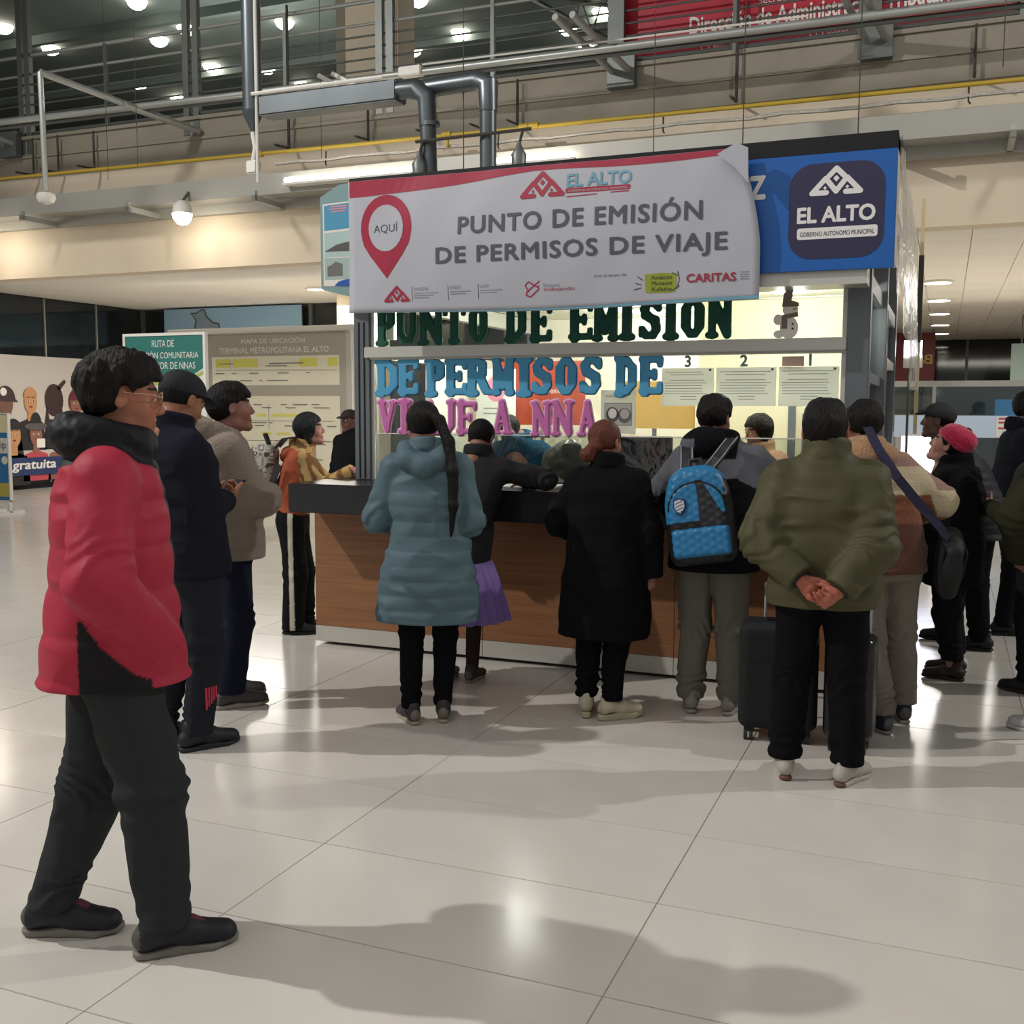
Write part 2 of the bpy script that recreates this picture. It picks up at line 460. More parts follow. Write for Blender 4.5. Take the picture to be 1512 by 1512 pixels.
def sdf_arrays(f, lo, hi, v):
    lo = np.array(lo, np.float32); hi = np.array(hi, np.float32); B = 8
    nb = np.maximum(1, np.ceil((hi - lo) / (v * B)).astype(int)); n = nb * B
    D = np.ones(n, np.float32)
    bi = np.stack(np.meshgrid(*[np.arange(k) for k in nb], indexing='ij'), -1).reshape(-1, 3)
    ctr = lo + (bi * B + B / 2 - 0.5) * v
    dc = f(ctr.astype(np.float32))
    act = np.abs(dc) < v * B * 1.05 + 0.012
    D4 = D.reshape(nb[0], B, nb[1], B, nb[2], B)
    inn = bi[(dc < 0) & ~act]
    if len(inn): D4[inn[:, 0], :, inn[:, 1], :, inn[:, 2], :] = -1
    ab = bi[act]
    if not len(ab): return np.zeros((0, 3)), np.zeros((0, 4), int)
    o = np.stack(np.meshgrid(*[np.arange(B)] * 3, indexing='ij'), -1).reshape(-1, 3)
    P = (lo + (ab[:, None, :] * B + o[None]) * v).astype(np.float32).reshape(-1, 3)
    vals = np.concatenate([f(P[s:s + 200000]) for s in range(0, len(P), 200000)]).reshape(len(ab), B, B, B)
    D4[ab[:, 0], :, ab[:, 1], :, ab[:, 2], :] = vals
    D[0] = D[-1] = 1; D[:, 0] = D[:, -1] = 1; D[:, :, 0] = D[:, :, -1] = 1
    S = D < 0
    c = S[:-1, :-1, :-1].astype(np.int8)
    tot = np.zeros_like(c)
    for dx in (0, 1):
        for dy in (0, 1):
            for dz in (0, 1):
                tot += S[dx:n[0] - 1 + dx, dy:n[1] - 1 + dy, dz:n[2] - 1 + dz]
    cells = np.argwhere((tot > 0) & (tot < 8))
    idx = -np.ones(np.array(n) - 1, np.int64)
    idx[cells[:, 0], cells[:, 1], cells[:, 2]] = np.arange(len(cells))
    cor = [(dx, dy, dz) for dx in (0, 1) for dy in (0, 1) for dz in (0, 1)]
    cv = np.stack([D[cells[:, 0] + a, cells[:, 1] + b, cells[:, 2] + d] for a, b, d in cor], 1)
    acc = np.zeros((len(cells), 3)); cnt = np.zeros(len(cells))
    for i in range(8):
        for j in range(i + 1, 8):
            a, b = np.array(cor[i]), np.array(cor[j])
            if np.abs(a - b).sum() != 1: continue
            m = (cv[:, i] < 0) != (cv[:, j] < 0)
            t = cv[m, i] / (cv[m, i] - cv[m, j])
            acc[m] += a + t[:, None] * (b - a); cnt[m] += 1
    vv = lo + (cells + acc / cnt[:, None]) * v
    quads = []
    for ax in range(3):
        sl0 = [slice(1, -1)] * 3; 
        A0 = [slice(None)] * 3; A1 = [slice(None)] * 3
        A0[ax] = slice(0, -1); A1[ax] = slice(1, None)
        e = np.argwhere(S[tuple(A0)] != S[tuple(A1)])
        u, w = [(1, 2), (2, 0), (0, 1)][ax]
        e = e[(e[:, u] > 0) & (e[:, w] > 0)]
        if not len(e): continue
        du = np.zeros(3, int); du[u] = 1; dw = np.zeros(3, int); dw[w] = 1
        q = np.stack([idx[tuple((e - du - dw).T)], idx[tuple((e - dw).T)], idx[tuple(e.T)], idx[tuple((e - du).T)]], 1)
        s = S[tuple(e.T)]
        q[~s] = q[~s][:, ::-1]
        quads.append(q)
    return vv, np.concatenate(quads)

def np_mesh(name, vv, quads, m, colors=None, smooth=True):
    me = bpy.data.meshes.new(name)
    me.vertices.add(len(vv)); me.vertices.foreach_set('co', np.asarray(vv, np.float32).ravel())
    me.loops.add(len(quads) * 4); me.loops.foreach_set('vertex_index', quads.ravel().astype(np.int32))
    me.polygons.add(len(quads)); me.polygons.foreach_set('loop_start', np.arange(len(quads), dtype=np.int32) * 4)
    me.update(calc_edges=True)
    if smooth: me.polygons.foreach_set('use_smooth', np.ones(len(quads), bool))
    if colors is not None:
        ca = me.color_attributes.new('Col', 'FLOAT_COLOR', 'POINT')
        c4 = np.ones((len(vv), 4), np.float32); c4[:, :3] = colors
        ca.data.foreach_set('color', c4.ravel())
    me.materials.append(m); me.validate(); me.update()
    return me

def sdf_obj(name, f, lo, hi, v, m, parent=None, colf=None, loc=(0, 0, 0), rz=0.0, smooth=True):
    vv, q = sdf_arrays(f, lo, hi, v)
    col = None
    if colf is not None:
        col = colf(vv.astype(np.float32))
    return link(name, np_mesh(name, vv, q, m, col, smooth), parent, loc, rz)
# ================================================================ THE HALL
M_tile = mat('porcelain_tile', '#cdc8c0', 0.17, 0, 0.5, bump=0.04, bscale=3.0, vary=0.05, vscale=2.2, randomize=0.02)
M_grout = mat('tile_grout', '#a09789', 0.8)
M_cream = mat('cream_plaster', '#d9cbb5', 0.75, bump=0.1, bscale=30, vary=0.04, vscale=1.5)
M_ceil = mat('white_ceiling', '#e4dfd5', 0.7, vary=0.04, vscale=0.8)
M_band = mat('grey_slab_band', '#8f897b', 0.7, bump=0.2, bscale=12, vary=0.1, vscale=1.6)
M_steel = mat('grey_steel', '#6d716f', 0.45, 0.6, vary=0.08)
M_steel_l = mat('light_steel', '#a8aba8', 0.4, 0.5)
M_white = mat('white_paint', '#dedbd4', 0.45)
M_black = mat('black_metal', '#1c1c1e', 0.5, 0.3)
M_dark = mat('dark_ceiling', '#667371', 0.8, vary=0.15, vscale=0.6)
M_glassd = mat('dark_window_glass', '#22282a', 0.06, 0, 0.6, vary=0.2, vscale=0.4)
M_alu = mat('aluminium_frame', '#b4b2aa', 0.35, 0.4)
M_yellow = mat('yellow_gas_paint', '#b99c35', 0.45)
M_foil = mat('foil_wrap', '#cfcac2', 0.3, 0.5, bump=0.8, bscale=60)
M_rod = mat('dark_rod', '#3a3630', 0.6)

floor = box('floor', M_grout, -30, 14, -4, 36, -0.05, -0.004)
tag(floor, kind='structure')
# far floor and everything outside the picked-out tiles: joints come from the material
def floor_far_mat():
    m = bpy.data.materials.new('porcelain_floor_far'); m.use_nodes = True
    nt = m.node_tree; N = nt.nodes; Lk = nt.links; b = N['Principled BSDF']
    tc = N.new('ShaderNodeTexCoord'); mp = N.new('ShaderNodeMapping')
    mp.inputs['Location'].default_value = (0.78, -2.0, 0)
    Lk.new(tc.outputs['Object'], mp.inputs['Vector'])
    br = N.new('ShaderNodeTexBrick'); br.offset = 0.0; br.inputs['Scale'].default_value = 1.0
    br.inputs['Brick Width'].default_value = 1.215; br.inputs['Row Height'].default_value = 0.575
    br.inputs['Mortar Size'].default_value = 0.003; br.inputs['Mortar Smooth'].default_value = 0
    br.inputs['Color1'].default_value = (*lin('#cdc8c0'), 1); br.inputs['Color2'].default_value = (*lin('#cbc4b9'), 1)
    br.inputs['Mortar'].default_value = (*lin('#a09789'), 1)
    Lk.new(mp.outputs[0], br.inputs['Vector']); Lk.new(br.outputs['Color'], b.inputs['Base Color'])
    b.inputs['Roughness'].default_value = 0.17
    return m
M_far = floor_far_mat()
TX, TY = 1.215, 0.575
tile_me = MB().box(0.0015, TX - 0.0015, 0.0015, TY - 0.0015, -0.012, 0.0, 0.0012).mesh('tile', M_tile)
def sees(x, y):
    v = cam.matrix_world.inverted() @ Vector((x, y, 0))
    if v.z > -0.3: return False
    px = F_PX * v.x / -v.z; py = F_PX * v.y / -v.z
    return abs(px) < 800 and abs(py) < 800
picked = set()
for j in range(-2, 17):
    for i in range(-14, 6):
        x0, y0 = -0.78 + i * TX, 2.0 + j * TY
        if any(sees(x0 + a * TX, y0 + b * TY) for a in (0, .5, 1) for b in (0, .5, 1)):
            picked.add((i, j))
            link('tile', tile_me, floor, (x0, y0, 0))
fb = MB()
for j in range(-8, 60):
    i = -24
    while i < 12:
        if (i, j) in picked: i += 1; continue
        k = i
        while k < 12 and (k, j) not in picked: k += 1
        x0, y0 = -0.78 + i * TX, 2.0 + j * TY
        fb.add([(x0, y0, 0), (x0 + (k - i) * TX, y0, 0), (x0 + (k - i) * TX, y0 + TY, 0), (x0, y0 + TY, 0)], [(0, 1, 2, 3)])
        i = k
far = fb.build('tiled_surface', M_far, floor, fix=False)
tag(far, kind='stuff')

# -- gallery slab, fascia and low ceiling behind
FY = 13.0
w = MB().box(-30, 14, FY, FY + 0.3, 3.58, 5.12).build('wall_front_fascia', M_cream); tag(w, kind='structure')
band = MB()
band.box(-30, 14, FY - 0.05, FY + 0.35, 5.12, 5.71).box(-30, 14, FY - 0.075, FY - 0.05, 5.40, 5.44).box(-30, 14, FY - 0.09, FY, 5.68, 5.73)
tag(band.build('trim_1', M_band), kind='structure')
lc = box('ceiling', M_ceil, -30, -2.2, FY + 0.3, 36, 3.62, 3.75); tag(lc, kind='structure')
rcl = box('ceiling', M_grout, -2.2, 14, FY + 0.3, 36, 3.66, 3.75); tag(rcl, kind='structure')
pan_me = MB().box(0.004, 0.60, 0.004, 1.20, -0.03, 0.0).mesh('ceiling_panel', M_ceil)
for i in range(14):
    for j in range(18):
        link('ceiling_panel', pan_me, rcl, (-2.2 + i * .604, FY + 0.3 + j * 1.204, 3.66))
up = box('ceiling', M_dark, -40, 20, 6, 40, 9.0, 9.2); tag(up, kind='structure')
for k in range(6):      # shallow ribs of the roof deck
    tag(box('trim_2', M_dark, -40, 20, 14 + 3 * k, 14.12 + 3 * k, 8.82, 9.0), kind='structure')
ub = box('wall_upper_back', M_dark, -40, 20, 33, 33.3, 3.7, 9.2); tag(ub, kind='structure')
gf = box('floor_gallery', M_band, -30, 14, FY + 0.3, 33, 5.2, 5.68); tag(gf, kind='structure')

# roof truss seen through the railing
tr = MB()
for (a, b) in [((-6.6, 8.9), (-4.0, 8.3)), ((-6.6, 8.3), (-4.0, 8.3)), ((-6.6, 8.9), (-4.0, 8.9))]:
    tr.tube([(a[0], 19.0, a[1]), (b[0], 19.0, b[1])], 0.035, 6)
for k in range(7):
    x = -6.6 + k * 0.43
    tr.tube([(x, 19, 8.3), (x + 0.215, 19, 8.9), (x + 0.43, 19, 8.3)], 0.02, 5)
tr.tube([(-7.4, 18.5, 9), (-4.6, 18.5, 7.3)], 0.05, 6)
tag(tr.build('roof_truss', M_steel), 'slender steel roof truss under the dark ceiling, right of the cream column', 'truss')

# -- left glass wall with the printed panel, back wall
wl = box('wall_left', M_black, -16.3, -16.05, 13.0, 18.4, 0, 3.7); tag(wl, kind='structure')
for k in range(4):
    y0 = 13.0 + k * 1.35
    box('pane', M_glassd, -16.05, -16.02, y0 + 0.02, y0 + 1.33, 0.1, 3.6, wl)
    box('mullion', M_alu, -16.05, -15.99, y0 - 0.012, y0 + 0.012, 0.1, 3.6, wl)
box('glass_patch_fitting', M_alu, -16.0, -15.96, 15.62, 15.7, 2.42, 2.47, wl)
box('glass_patch_fitting', M_alu, -16.0, -15.96, 15.78, 15.86, 2.42, 2.47, wl)
wb = box('wall_back', M_glassd, -16.3, -4, 18.4, 18.6, 0, 3.7); tag(wb, kind='structure')
for k in range(9):
    box('mullion', M_steel, -16.0 + k * 1.4, -15.93 + k * 1.4, 18.33, 18.4, 0, 3.7, wb)
ws = box('wall_inner', M_cream, -4.2, -4, 18.6, 34.7, 0, 3.7); tag(ws, kind='structure')
wr = box('wall_right_back', M_glassd, -4, 14, 34.7, 34.9, 0, 3.7); tag(wr, kind='structure')
for k in range(8):
    box('mullion', M_steel, -3.5 + k * 2.0, -3.42 + k * 2.0, 34.62, 34.7, 0, 3.7, wr)

# -- columns
cu = MB().box(-8.92, -8.0, 15, 15.6, 5.2, 9, 0.02).build('column', M_cream)
tag(cu, 'cream square column rising behind the gallery railing', 'column')
box('shade_tone_side', M_band, -9.2, -8.92, 15.2, 15.6, 5.2, 9, cu)  # column's shadow side, its shade given by the darker band material
cl = MB().box(-10.05, -9.3, 16.5, 17.1, 0, 3.62, 0.02).build('column', M_cream)
tag(cl, 'cream column standing behind the map board near the booth corner', 'column')

# -- steel channel beam with brackets
bm_ = empty('channel_beam', (0, 12.5, 4.3))
bt = MB().box(-18, 10, -0.05, 0.0, 0.13, 0.40).box(-18, 10, 0.0, 0.42, 0.13, 0.17).box(-18, 10, 0.0, 0.3, 0.38, 0.40).box(-18, 10, 0.30, 0.42, 0.0, 0.17)
bt.build('channel', mat('galvanised_beam', '#a5a49d', 0.45, 0.25, vary=0.08, vscale=1.0), bm_)
bk = MB().box(-0.03, 0.03, 0.0, 0.72, 0.0, 0.07).box(-0.03, 0.03, 0.0, 0.06, 0.0, 0.13)
bkm = bk.mesh('bracket', M_steel_l)
for x in (-12.77, -10.79, -8.66, -6.64, -4.6, -2.6, -0.6, 0.53):
    link('bracket', bkm, bm_, (x, -0.35, 0.0))
tag(bm_, 'long galvanised channel beam running across the cream wall above the booth', 'beam')

# -- gallery railing
rl = empty('gallery_railing', (0, FY, 5.72))
for k, (z, r) in enumerate([(1.24, .03), (0.95, .022), (0.80, .014), (0.65, .014), (0.50, .014), (0.35, .014), (0.2, .014), (0.06, .03)]):
    MB().tube([(-20, 0, z), (10, 0, z)], r, 8).build('rail', M_steel_l if z > .9 else M_steel, rl, smooth=True)
pm = MB().box(-0.05, 0.05, -0.06, 0.02, -0.25, 2.2).mesh('post', M_steel)
pt_ = MB().box(-0.025, 0.025, -0.03, 0.02, 0, 1.24).mesh('post', M_steel)
for x in (-16.6, -16.45, -13.5, -13.36, -10.35, -10.18, -7.18, -7.02, -3.95, -3.85, -1.02, -0.88, 2.1, 2.25):
    link('post', pm, rl, (x, 0, 0))
for x in (-15, -11.85, -8.68, -5.55, -2.46, 0.6):
    link('post', pt_, rl, (x, 0, 0))
tag(rl, 'grey steel tube railing along the gallery edge with many rails', 'railing')

# -- pipes
pp = empty('service_pipe', (0, 12.0, 5.6))
MB().tube([(-17, 0, 0.12), (-9, 0, 0.03), (-5, 0, 0.02), (10, 0, -0.02)], 0.045, 10).build('pipe', M_steel_l, pp, smooth=True)
MB().tube([(-17, 0.1, 0.05), (10, 0.1, -0.10)], 0.03, 8).build('pipe', M_steel, pp, smooth=True)
MB().box(-6.35, -6.05, -0.08, 0.06, -0.02, 0.09, .01).build('junction_box', M_white, pp)
MB().tube([(-6.05, -.02, .1), (-1.5, -.02, 0.08)], 0.012, 6).build('cable', M_white, pp, smooth=True)
tag(pp, 'pale grey service pipe crossing in front of the railing with a white junction box', 'pipe')

yp = empty('gas_pipe', (0, 12.55, 4.97))
MB().tube([(-18, 0, .08), (-8, 0, .03), (10, 0, -.05)], 0.025, 10).build('pipe', M_yellow, yp, smooth=True)
for x in (-8.9, -6.05, -5.0, -4.87):
    MB().tube([(x, 0, .03), (x + .12, 0, .03)], 0.042, 10).build('fitting', M_yellow, yp, smooth=True)
MB().tube([(-5.98, 0, .02), (-5.98, 0, -.12)], 0.02, 8).build('branch', M_yellow, yp, smooth=True)
tag(yp, 'yellow gas pipe running along the cream fascia', 'pipe')
cp = empty('wrapped_conduit', (0, 12.6, 4.86))
MB().tube([(-8.6 + k * 0.4, 0.01 * math.sin(k * 1.7), .012 * math.sin(k * 2.3)) for k in range(46)], 0.024, 8).build('conduit', M_foil, cp, smooth=True)
for x in (-7.8, -3.2, 0.1, -5.3):
    MB().tube([(x, 0, .1), (x, -.02, -.06), (x + .02, -.03, -.09)], 0.01, 6).build('hook', M_rod, cp)
tag(cp, 'pale foil-wrapped conduit hanging just below the yellow pipe', 'pipe')

hm = MB().tube([(0, 0.35, 0.55), (0, 0.35, 0.0), (0, 0.0, -0.03)], 0.016, 6).mesh('pipe_hanger', M_rod)
tall = MB().tube([(0, 0.35, 1.9), (0, 0.35, 0.0), (0, 0.0, -0.03)], 0.018, 6).mesh('pipe_hanger', M_rod)
ORD = ['first', 'second', 'third', 'fourth', 'fifth', 'sixth', 'seventh', 'eighth', 'ninth', 'tenth']
for n_, (x, me) in enumerate(((-13.2, hm), (-12.7, hm), (-12.0, hm), (-8.55, tall), (-7.3, hm), (-6.4, hm), (-5.65, hm), (-5.15, hm), (-2.4, tall), (0.15, hm))):
    o = link('pipe_hanger', me, None, (x, 12.5, 5.12))
    tag(o, 'dark hanger rod dropping to the yellow pipe, %s from the left' % ORD[n_], 'rod', 'pipe hanger rods on the gallery edge')

# camera arm at the left and bracket arms
ca = empty('camera_arm', (-10.2, 12.9, 5.6))
MB().tube([(0, 0, -.06), (-.62, -2.2, .18)], 0.045, 8).build('arm', M_steel_l, ca, smooth=True)
MB().tube([(.1, 0, -.1), (-.25, -1.1, .02)], 0.05, 8).build('arm_sleeve', M_steel_l, ca, smooth=True)
MB().tube([(-.62, -2.2, .18), (-.60, -2.2, -1.30)], 0.035, 8).build('drop_pipe', M_steel_l, ca, smooth=True)
dm = MB().lathe([(0.02, -1.30), (0.11, -1.33), (0.12, -1.38), (0.09, -1.44), (0.0, -1.47)], 14, (-.60, -2.2, 0)).build('dome_camera', M_white, ca, smooth=True)
tag(ca, 'steel arm holding a white dome camera on a long drop pipe at the left', 'camera mount')
for x, txt in ((-13.75, 'short steel tube arm reaching out at the left picture edge'), (-3.88, 'pair of steel tube arms below the railing left of the red banner'), (-0.95, 'pair of steel tube arms in front of the red banner')):
    o = empty('pipe_bracket', (x, 12.9, 5.6))
    MB().tube([(0, 0, 0), (-.25, -1.5, .22)], 0.04, 8).build('tube', M_steel_l, o, smooth=True)
    MB().tube([(.2, 0, 0), (-.05, -1.5, .22)], 0.04, 8).build('tube', M_steel_l, o, smooth=True)
    MB().box(-.08, .26, -.1, .02, -.18, .2).build('clamp', M_steel, o)
    tag(o, txt, 'bracket')
for k, x in enumerate((-4.83, -4.70)):
    o = MB().tube([(x + .34, 7.7, 4.05), (x, 7.7, 4.24)], 0.018, 8).build('tube_stub', M_white, None, smooth=True)
    tag(o, ['left', 'right'][k] + ' one of the two short white tube stubs above the duct', 'tube')

# ventilation duct
vd = empty('ventilation_duct', (-3.57, 7.2, 3.0))
M_duct = mat('duct_grey', '#5f6568', 0.35, 0.7, vary=0.1)
MB().tube([(0, 0, -.1), (-.02, 0, .62)], 0.06, 16).build('riser', M_duct, vd, smooth=True)
MB().tube([(-.02, 0, .60), (-.03, 0, .80), (-.12, 0, .88), (-.3, 0, .88)], 0.066, 16).build('elbow', M_duct, vd, smooth=True)
MB().tube([(.46, 0, -.1), (.46, 0, .68)], 0.06, 16).build('riser', M_duct, vd, smooth=True)
MB().tube([(.46, 0, .66), (.46, 0, .84), (.36, .05, .9), (-.2, .1, .9)], 0.066, 16).build('elbow', M_duct, vd, smooth=True)
MB().box(-1.45, -.25, -.07, .11, .80, .95, .01).build('box_duct', M_duct, vd)
MB().tube([(-1.5, -.08, .965), (-.35, -.08, .965)], 0.014, 6).build('edge_highlight', M_white, vd, smooth=True)  # white strip standing in for the highlight along the duct's top edge
for z in (.05, .6): MB().lathe([(0.07, z), (0.07, z + .03)], 16, (0, 0, 0)).build('collar', M_duct, vd, smooth=True)
tag(vd, 'grey round ventilation duct with two risers standing on the booth roof', 'duct')
dp = empty('downspout', (-5.12, 7.2, 3.6))
MB().tube([(0, 0, .25), (0, 0, 3.2)], 0.075, 14).build('pipe', M_duct, dp, smooth=True)
MB().lathe([(0.004, .08), (0.075, .22), (0.08, .26)], 14).build('tapered_end', M_duct, dp, smooth=True)
MB().tube([(0, 0, .1), (.02, 0, -.02), (0, 0, -.12)], 0.02, 8).build('outlet', M_white, dp, smooth=True)
MB().box(-.05, .05, -.04, .04, -.22, -.12, .01).build('valve', M_white, dp)
MB().tube([(.08, -.06, 3.2), (.08, -.06, -.3)], 0.012, 6).build('wire', M_white, dp)
tag(dp, 'thick grey vertical pipe ending in a point left of the booth', 'pipe')

wr_me = MB().tube([(0, 0, 0), (0, 0, 3.5)], 0.004, 5).mesh('hanging_wire', M_rod)
for k, (x, y, z) in enumerate([(-8.7, 10, 4.3), (-10.6, 11.6, 4.6), (-2.0, 7.6, 3.1), (-3.35, 7.3, 3.05), (-0.6, 7.5, 3.0), (0.3, 9, 4.1), (-1.35, 7.5, 3.05), (-7.0, 11.2, 4.5), (-12.6, 11.6, 4.6)]):
    tag(link('hanging_wire', wr_me, None, (x, y, z)), ['thin wire hanging just right of the thick pointed pipe', 'thin wire above the beam right of the camera drop pipe', 'thin wire down to the middle of the white banner', 'thin wire between the two duct risers', 'thin wire down to the top of the EL ALTO badge', 'thin wire hanging right of the blue sign', 'thin wire down to the folded banner corner', 'thin wire above the left end of the banner', 'thin wire hanging left of the dome camera'][k], 'wire', 'thin hanging wires')

# two small flood fittings on a bar above the booth
fb_ = empty('lamp_bar', (-3.20, 7.12, 3.34))
MB().tube([(-.45, 0, .14), (.45, 0, .15)], 0.012, 6).build('bar', M_rod, fb_)
for x in (-.42, .36):
    MB().lathe([(0.05, -.1), (0.055, -.02), (0.03, .02), (0.012, .07)], 12, (x, 0, .0)).build('lamp_head', M_steel, fb_, smooth=True)
    MB().tube([(x, 0, .05), (x + .03, 0, .15)], 0.01, 6).build('lamp_stem', M_rod, fb_)
tag(fb_, 'dark bar with two small lamp heads between the duct risers', 'lamp')

# -- red administration banner behind the railing
M_redb = mat('red_banner_vinyl', '#b8283c', 0.35, vary=0.06, vscale=0.7)
M_print_w = mat('white_print', '#e8e4de', 0.5)
M_print_t = mat('teal_print', '#4f9aa5', 0.5)
rb = empty('red_banner', (0, 13.18, 5.72))
MB().box(-3.85, 0.55, -0.01, 0.01, 0.0, 1.6).build('vinyl', M_redb, rb)
MB().box(-3.92, -3.85, -0.03, 0.03, -.05, 1.7).box(.55, .62, -0.03, 0.03, -.05, 1.7).box(-3.9, .6, -.03, .03, -.06, 0.0).build('frame', M_black, rb)
fr = Face((0, 13.165, 5.72), 0, None, gap=0.003)
fr.parent = rb
def par(face, root):           # prints are given in world space: keep them there under the parent
    for o in root.children:
        pass
class PFace(Face):
    """Face whose prints become children of root (root has only a translation)"""
    def __init__(s, root, origin, rz=0.0, bulge=None, gap=0.0015):
        super().__init__(Vector(origin) - root.location, rz, root, bulge, gap)
fr = PFace(rb, (0, 13.168, 5.72), gap=0.003)
fr.text('Dirección de Administración Tributaria', -1.54, 0.43, 0.2, M_print_w, 0.03, width=3.0, height=0.20)
fr.text('Secretaría Municipal de', -1.65, 0.60, 0.1, M_print_w, 0.0, width=1.15)
fr.text('Económica', -1.24, 0.172, 0.09, M_print_w, 0.01, width=.37)
fr.text('Vehículos', -2.60, 0.145, 0.07, M_print_w, 0.0, width=.26)
fr.strokes('icon_line', [[(-2.9, .18), (-2.86, .1), (-2.8, .1), (-2.8, .18), (-2.74, .18), (-2.74, .1)], [(-1.62, .13), (-1.62, .22), (-1.55, .22), (-1.55, .13), (-1.48, .13), (-1.48, .22)],
                         [(-2.8, .06), (-2.2, .06)], [(-1.55, .09), (-.95, .09)], [(-2.2, .2), (-2.2, .32), (-1.6, .32)], [(-.7, .2), (-.2, .2)], [(-.6, .38), (.1, .38)]], 0.010, M_print_w, 2)
fr.rect('teal_strip', -3.80, -3.12, .27, .32, M_print_t, 2)
tag(rb, 'red printed banner in a dark frame behind the gallery railing, white lettering', 'banner')

# ---------------------------------------------------------------- ceiling lights
M_lamp = glow('lamp_white', '#fff4e0', 22)
def downlight(x, y, z, r, label, group, strength=None):
    o = MB().lathe([(r * 1.25, 0), (r * 1.25, -.03), (r * 1.02, -.04), (r * 1.0, 0)] if z < 5 else [(r * 1.1, 0), (r * 1.1, -.008)], 18).build('ceiling_light', M_white, None, smooth=True, loc=(x, y, z))
    MB().lathe([(r, -.012), (r * .98, -.034)] + ([(r * .85, -.09), (r * .5, -.14), (r * .1, -.155)] if z > 5 else []), 18).build('diffuser', M_lamp, o, smooth=z > 5)  # upper diffusers domed and oversized to imitate the glare of flat lights
    tag(o, label, 'ceiling light', group)
    return o
for (x, y) in [(-17.44, 16.36), (-17.55, 17.67), (-14.09, 16.3), (-15.09, 18.08), (-14.14, 17.75), (-15.16, 19.84), (-17.52, 20.27), (-17.47, 21.56), (-14.11, 20.4), (-14.06, 21.74),
               (-12.15, 18.18), (-9.21, 18.1), (-9.21, 19.93), (-10.57, 20.52), (-7.16, 20.5), (-6.27, 19.9), (-7.16, 21.77)]:
    downlight(x, y, 9.0, 0.18, 'round bright downlight in the dark upper ceiling', 'downlights in the dark upper ceiling')
for k, y in enumerate((18.84, 21.9, 24.9, 28.19, 31.36)):
    downlight(-0.19, y, 3.63, 0.20, ['nearest and largest', 'second', 'third', 'fourth', 'farthest and smallest'][k] + ' downlight of the row on the white ceiling right of the booth', 'row of downlights in the low ceiling')
downlight(-10.16, 16.05, 3.62, 0.16, 'single round downlight in the cream ceiling left of the booth sign', None)
# flood lamps clamped below the channel beam
def flood(x, label):
    o = empty('flood_lamp_fitting', (x, 12.3, 4.25))
    MB().lathe([(0.14, -.02), (0.12, .1), (0.05, .16)], 18).build('housing', M_white, o, smooth=True)
    MB().lathe([(0.01, -.17), (0.07, -.155), (0.12, -.09), (0.137, -.015)], 18).build('lens', glow('flood_lens', '#fff3dd', 60), o, smooth=True)
    MB().tube([(0, 0, .14), (0, .15, .3)], .02, 6).build('clamp', M_steel, o)
    tag(o, label, 'lamp')
flood(-13.9, 'bright round flood lamp under the beam at the left picture edge')
flood(-9.95, 'bright round flood lamp under the beam above the green poster')
lamp('flood_light', 'POINT', (-9.95, 11.2, 4.0), 9, 0.12)
lamp('flood_light', 'POINT', (-13.9, 11.2, 4.0), 9, 0.12)
# tube lamps along the beam
M_tube = glow('tube_lamp_white', '#fff8ea', 9)
for x0, x1, lab in ((-8.3, -6.37, 'glowing tube lamp lying along the beam left of the duct'), (-5.3, -4.2, 'glowing tube lamp on the beam behind the duct risers')):
    o = MB().box(x0, x1, 12.30, 12.42, 4.50, 4.53).build('tube_lamp', M_white)
    MB().tube([(x0 + .03, 12.34, 4.56), (x1 - .03, 12.34, 4.56)], 0.045, 10).build('tube', M_tube, o, smooth=True)
    tag(o, lab, 'lamp')

# ---------------------------------------------------------------- displays at the left and rear
PC = {n: mat('print_' + n, c, 0.5) for n, c in dict(navy='#26365f', skin1='#b9855a', skin2='#8a5a4c', skin3='#6b4a3a', brown='#3c2a2a', maroon='#6a2c33', grey='#55504e',
      ltgrey='#b5b0aa', red='#b5474e', yellow='#b7a84a', dark='#252426', white='#dcd8d0', blue='#2b72a8', sky='#8fb4cf', green='#2b6f68', lime='#a9b65a', hy='#d8d468', txt='#6a6a66', pink='#d9899b').items()}
cart = empty('cartoon_panel', (-15.93, 13.2, 0.25))
MB().box(-.03, 0, -.5, 4.9, 0, 2.25).build('board', mat('print_board_grey', '#bdb6ac', 0.35), cart)
cf = PFace(cart, (-15.925, 0, 0), math.pi / 2, gap=0.004)
cf.rect('blue_strip', 12.8, 18.0, 0.27, 0.60, PC['navy'], 7)
cf.text('gratuita', 15.22, 0.44, 0.3, PC['white'], 0.03, width=1.05, height=.22, shear=.15, lay=9)
cf.text('Atención', 14.0, 0.44, 0.3, PC['white'], 0.03, width=1.1, height=.2, shear=.15, lay=9)
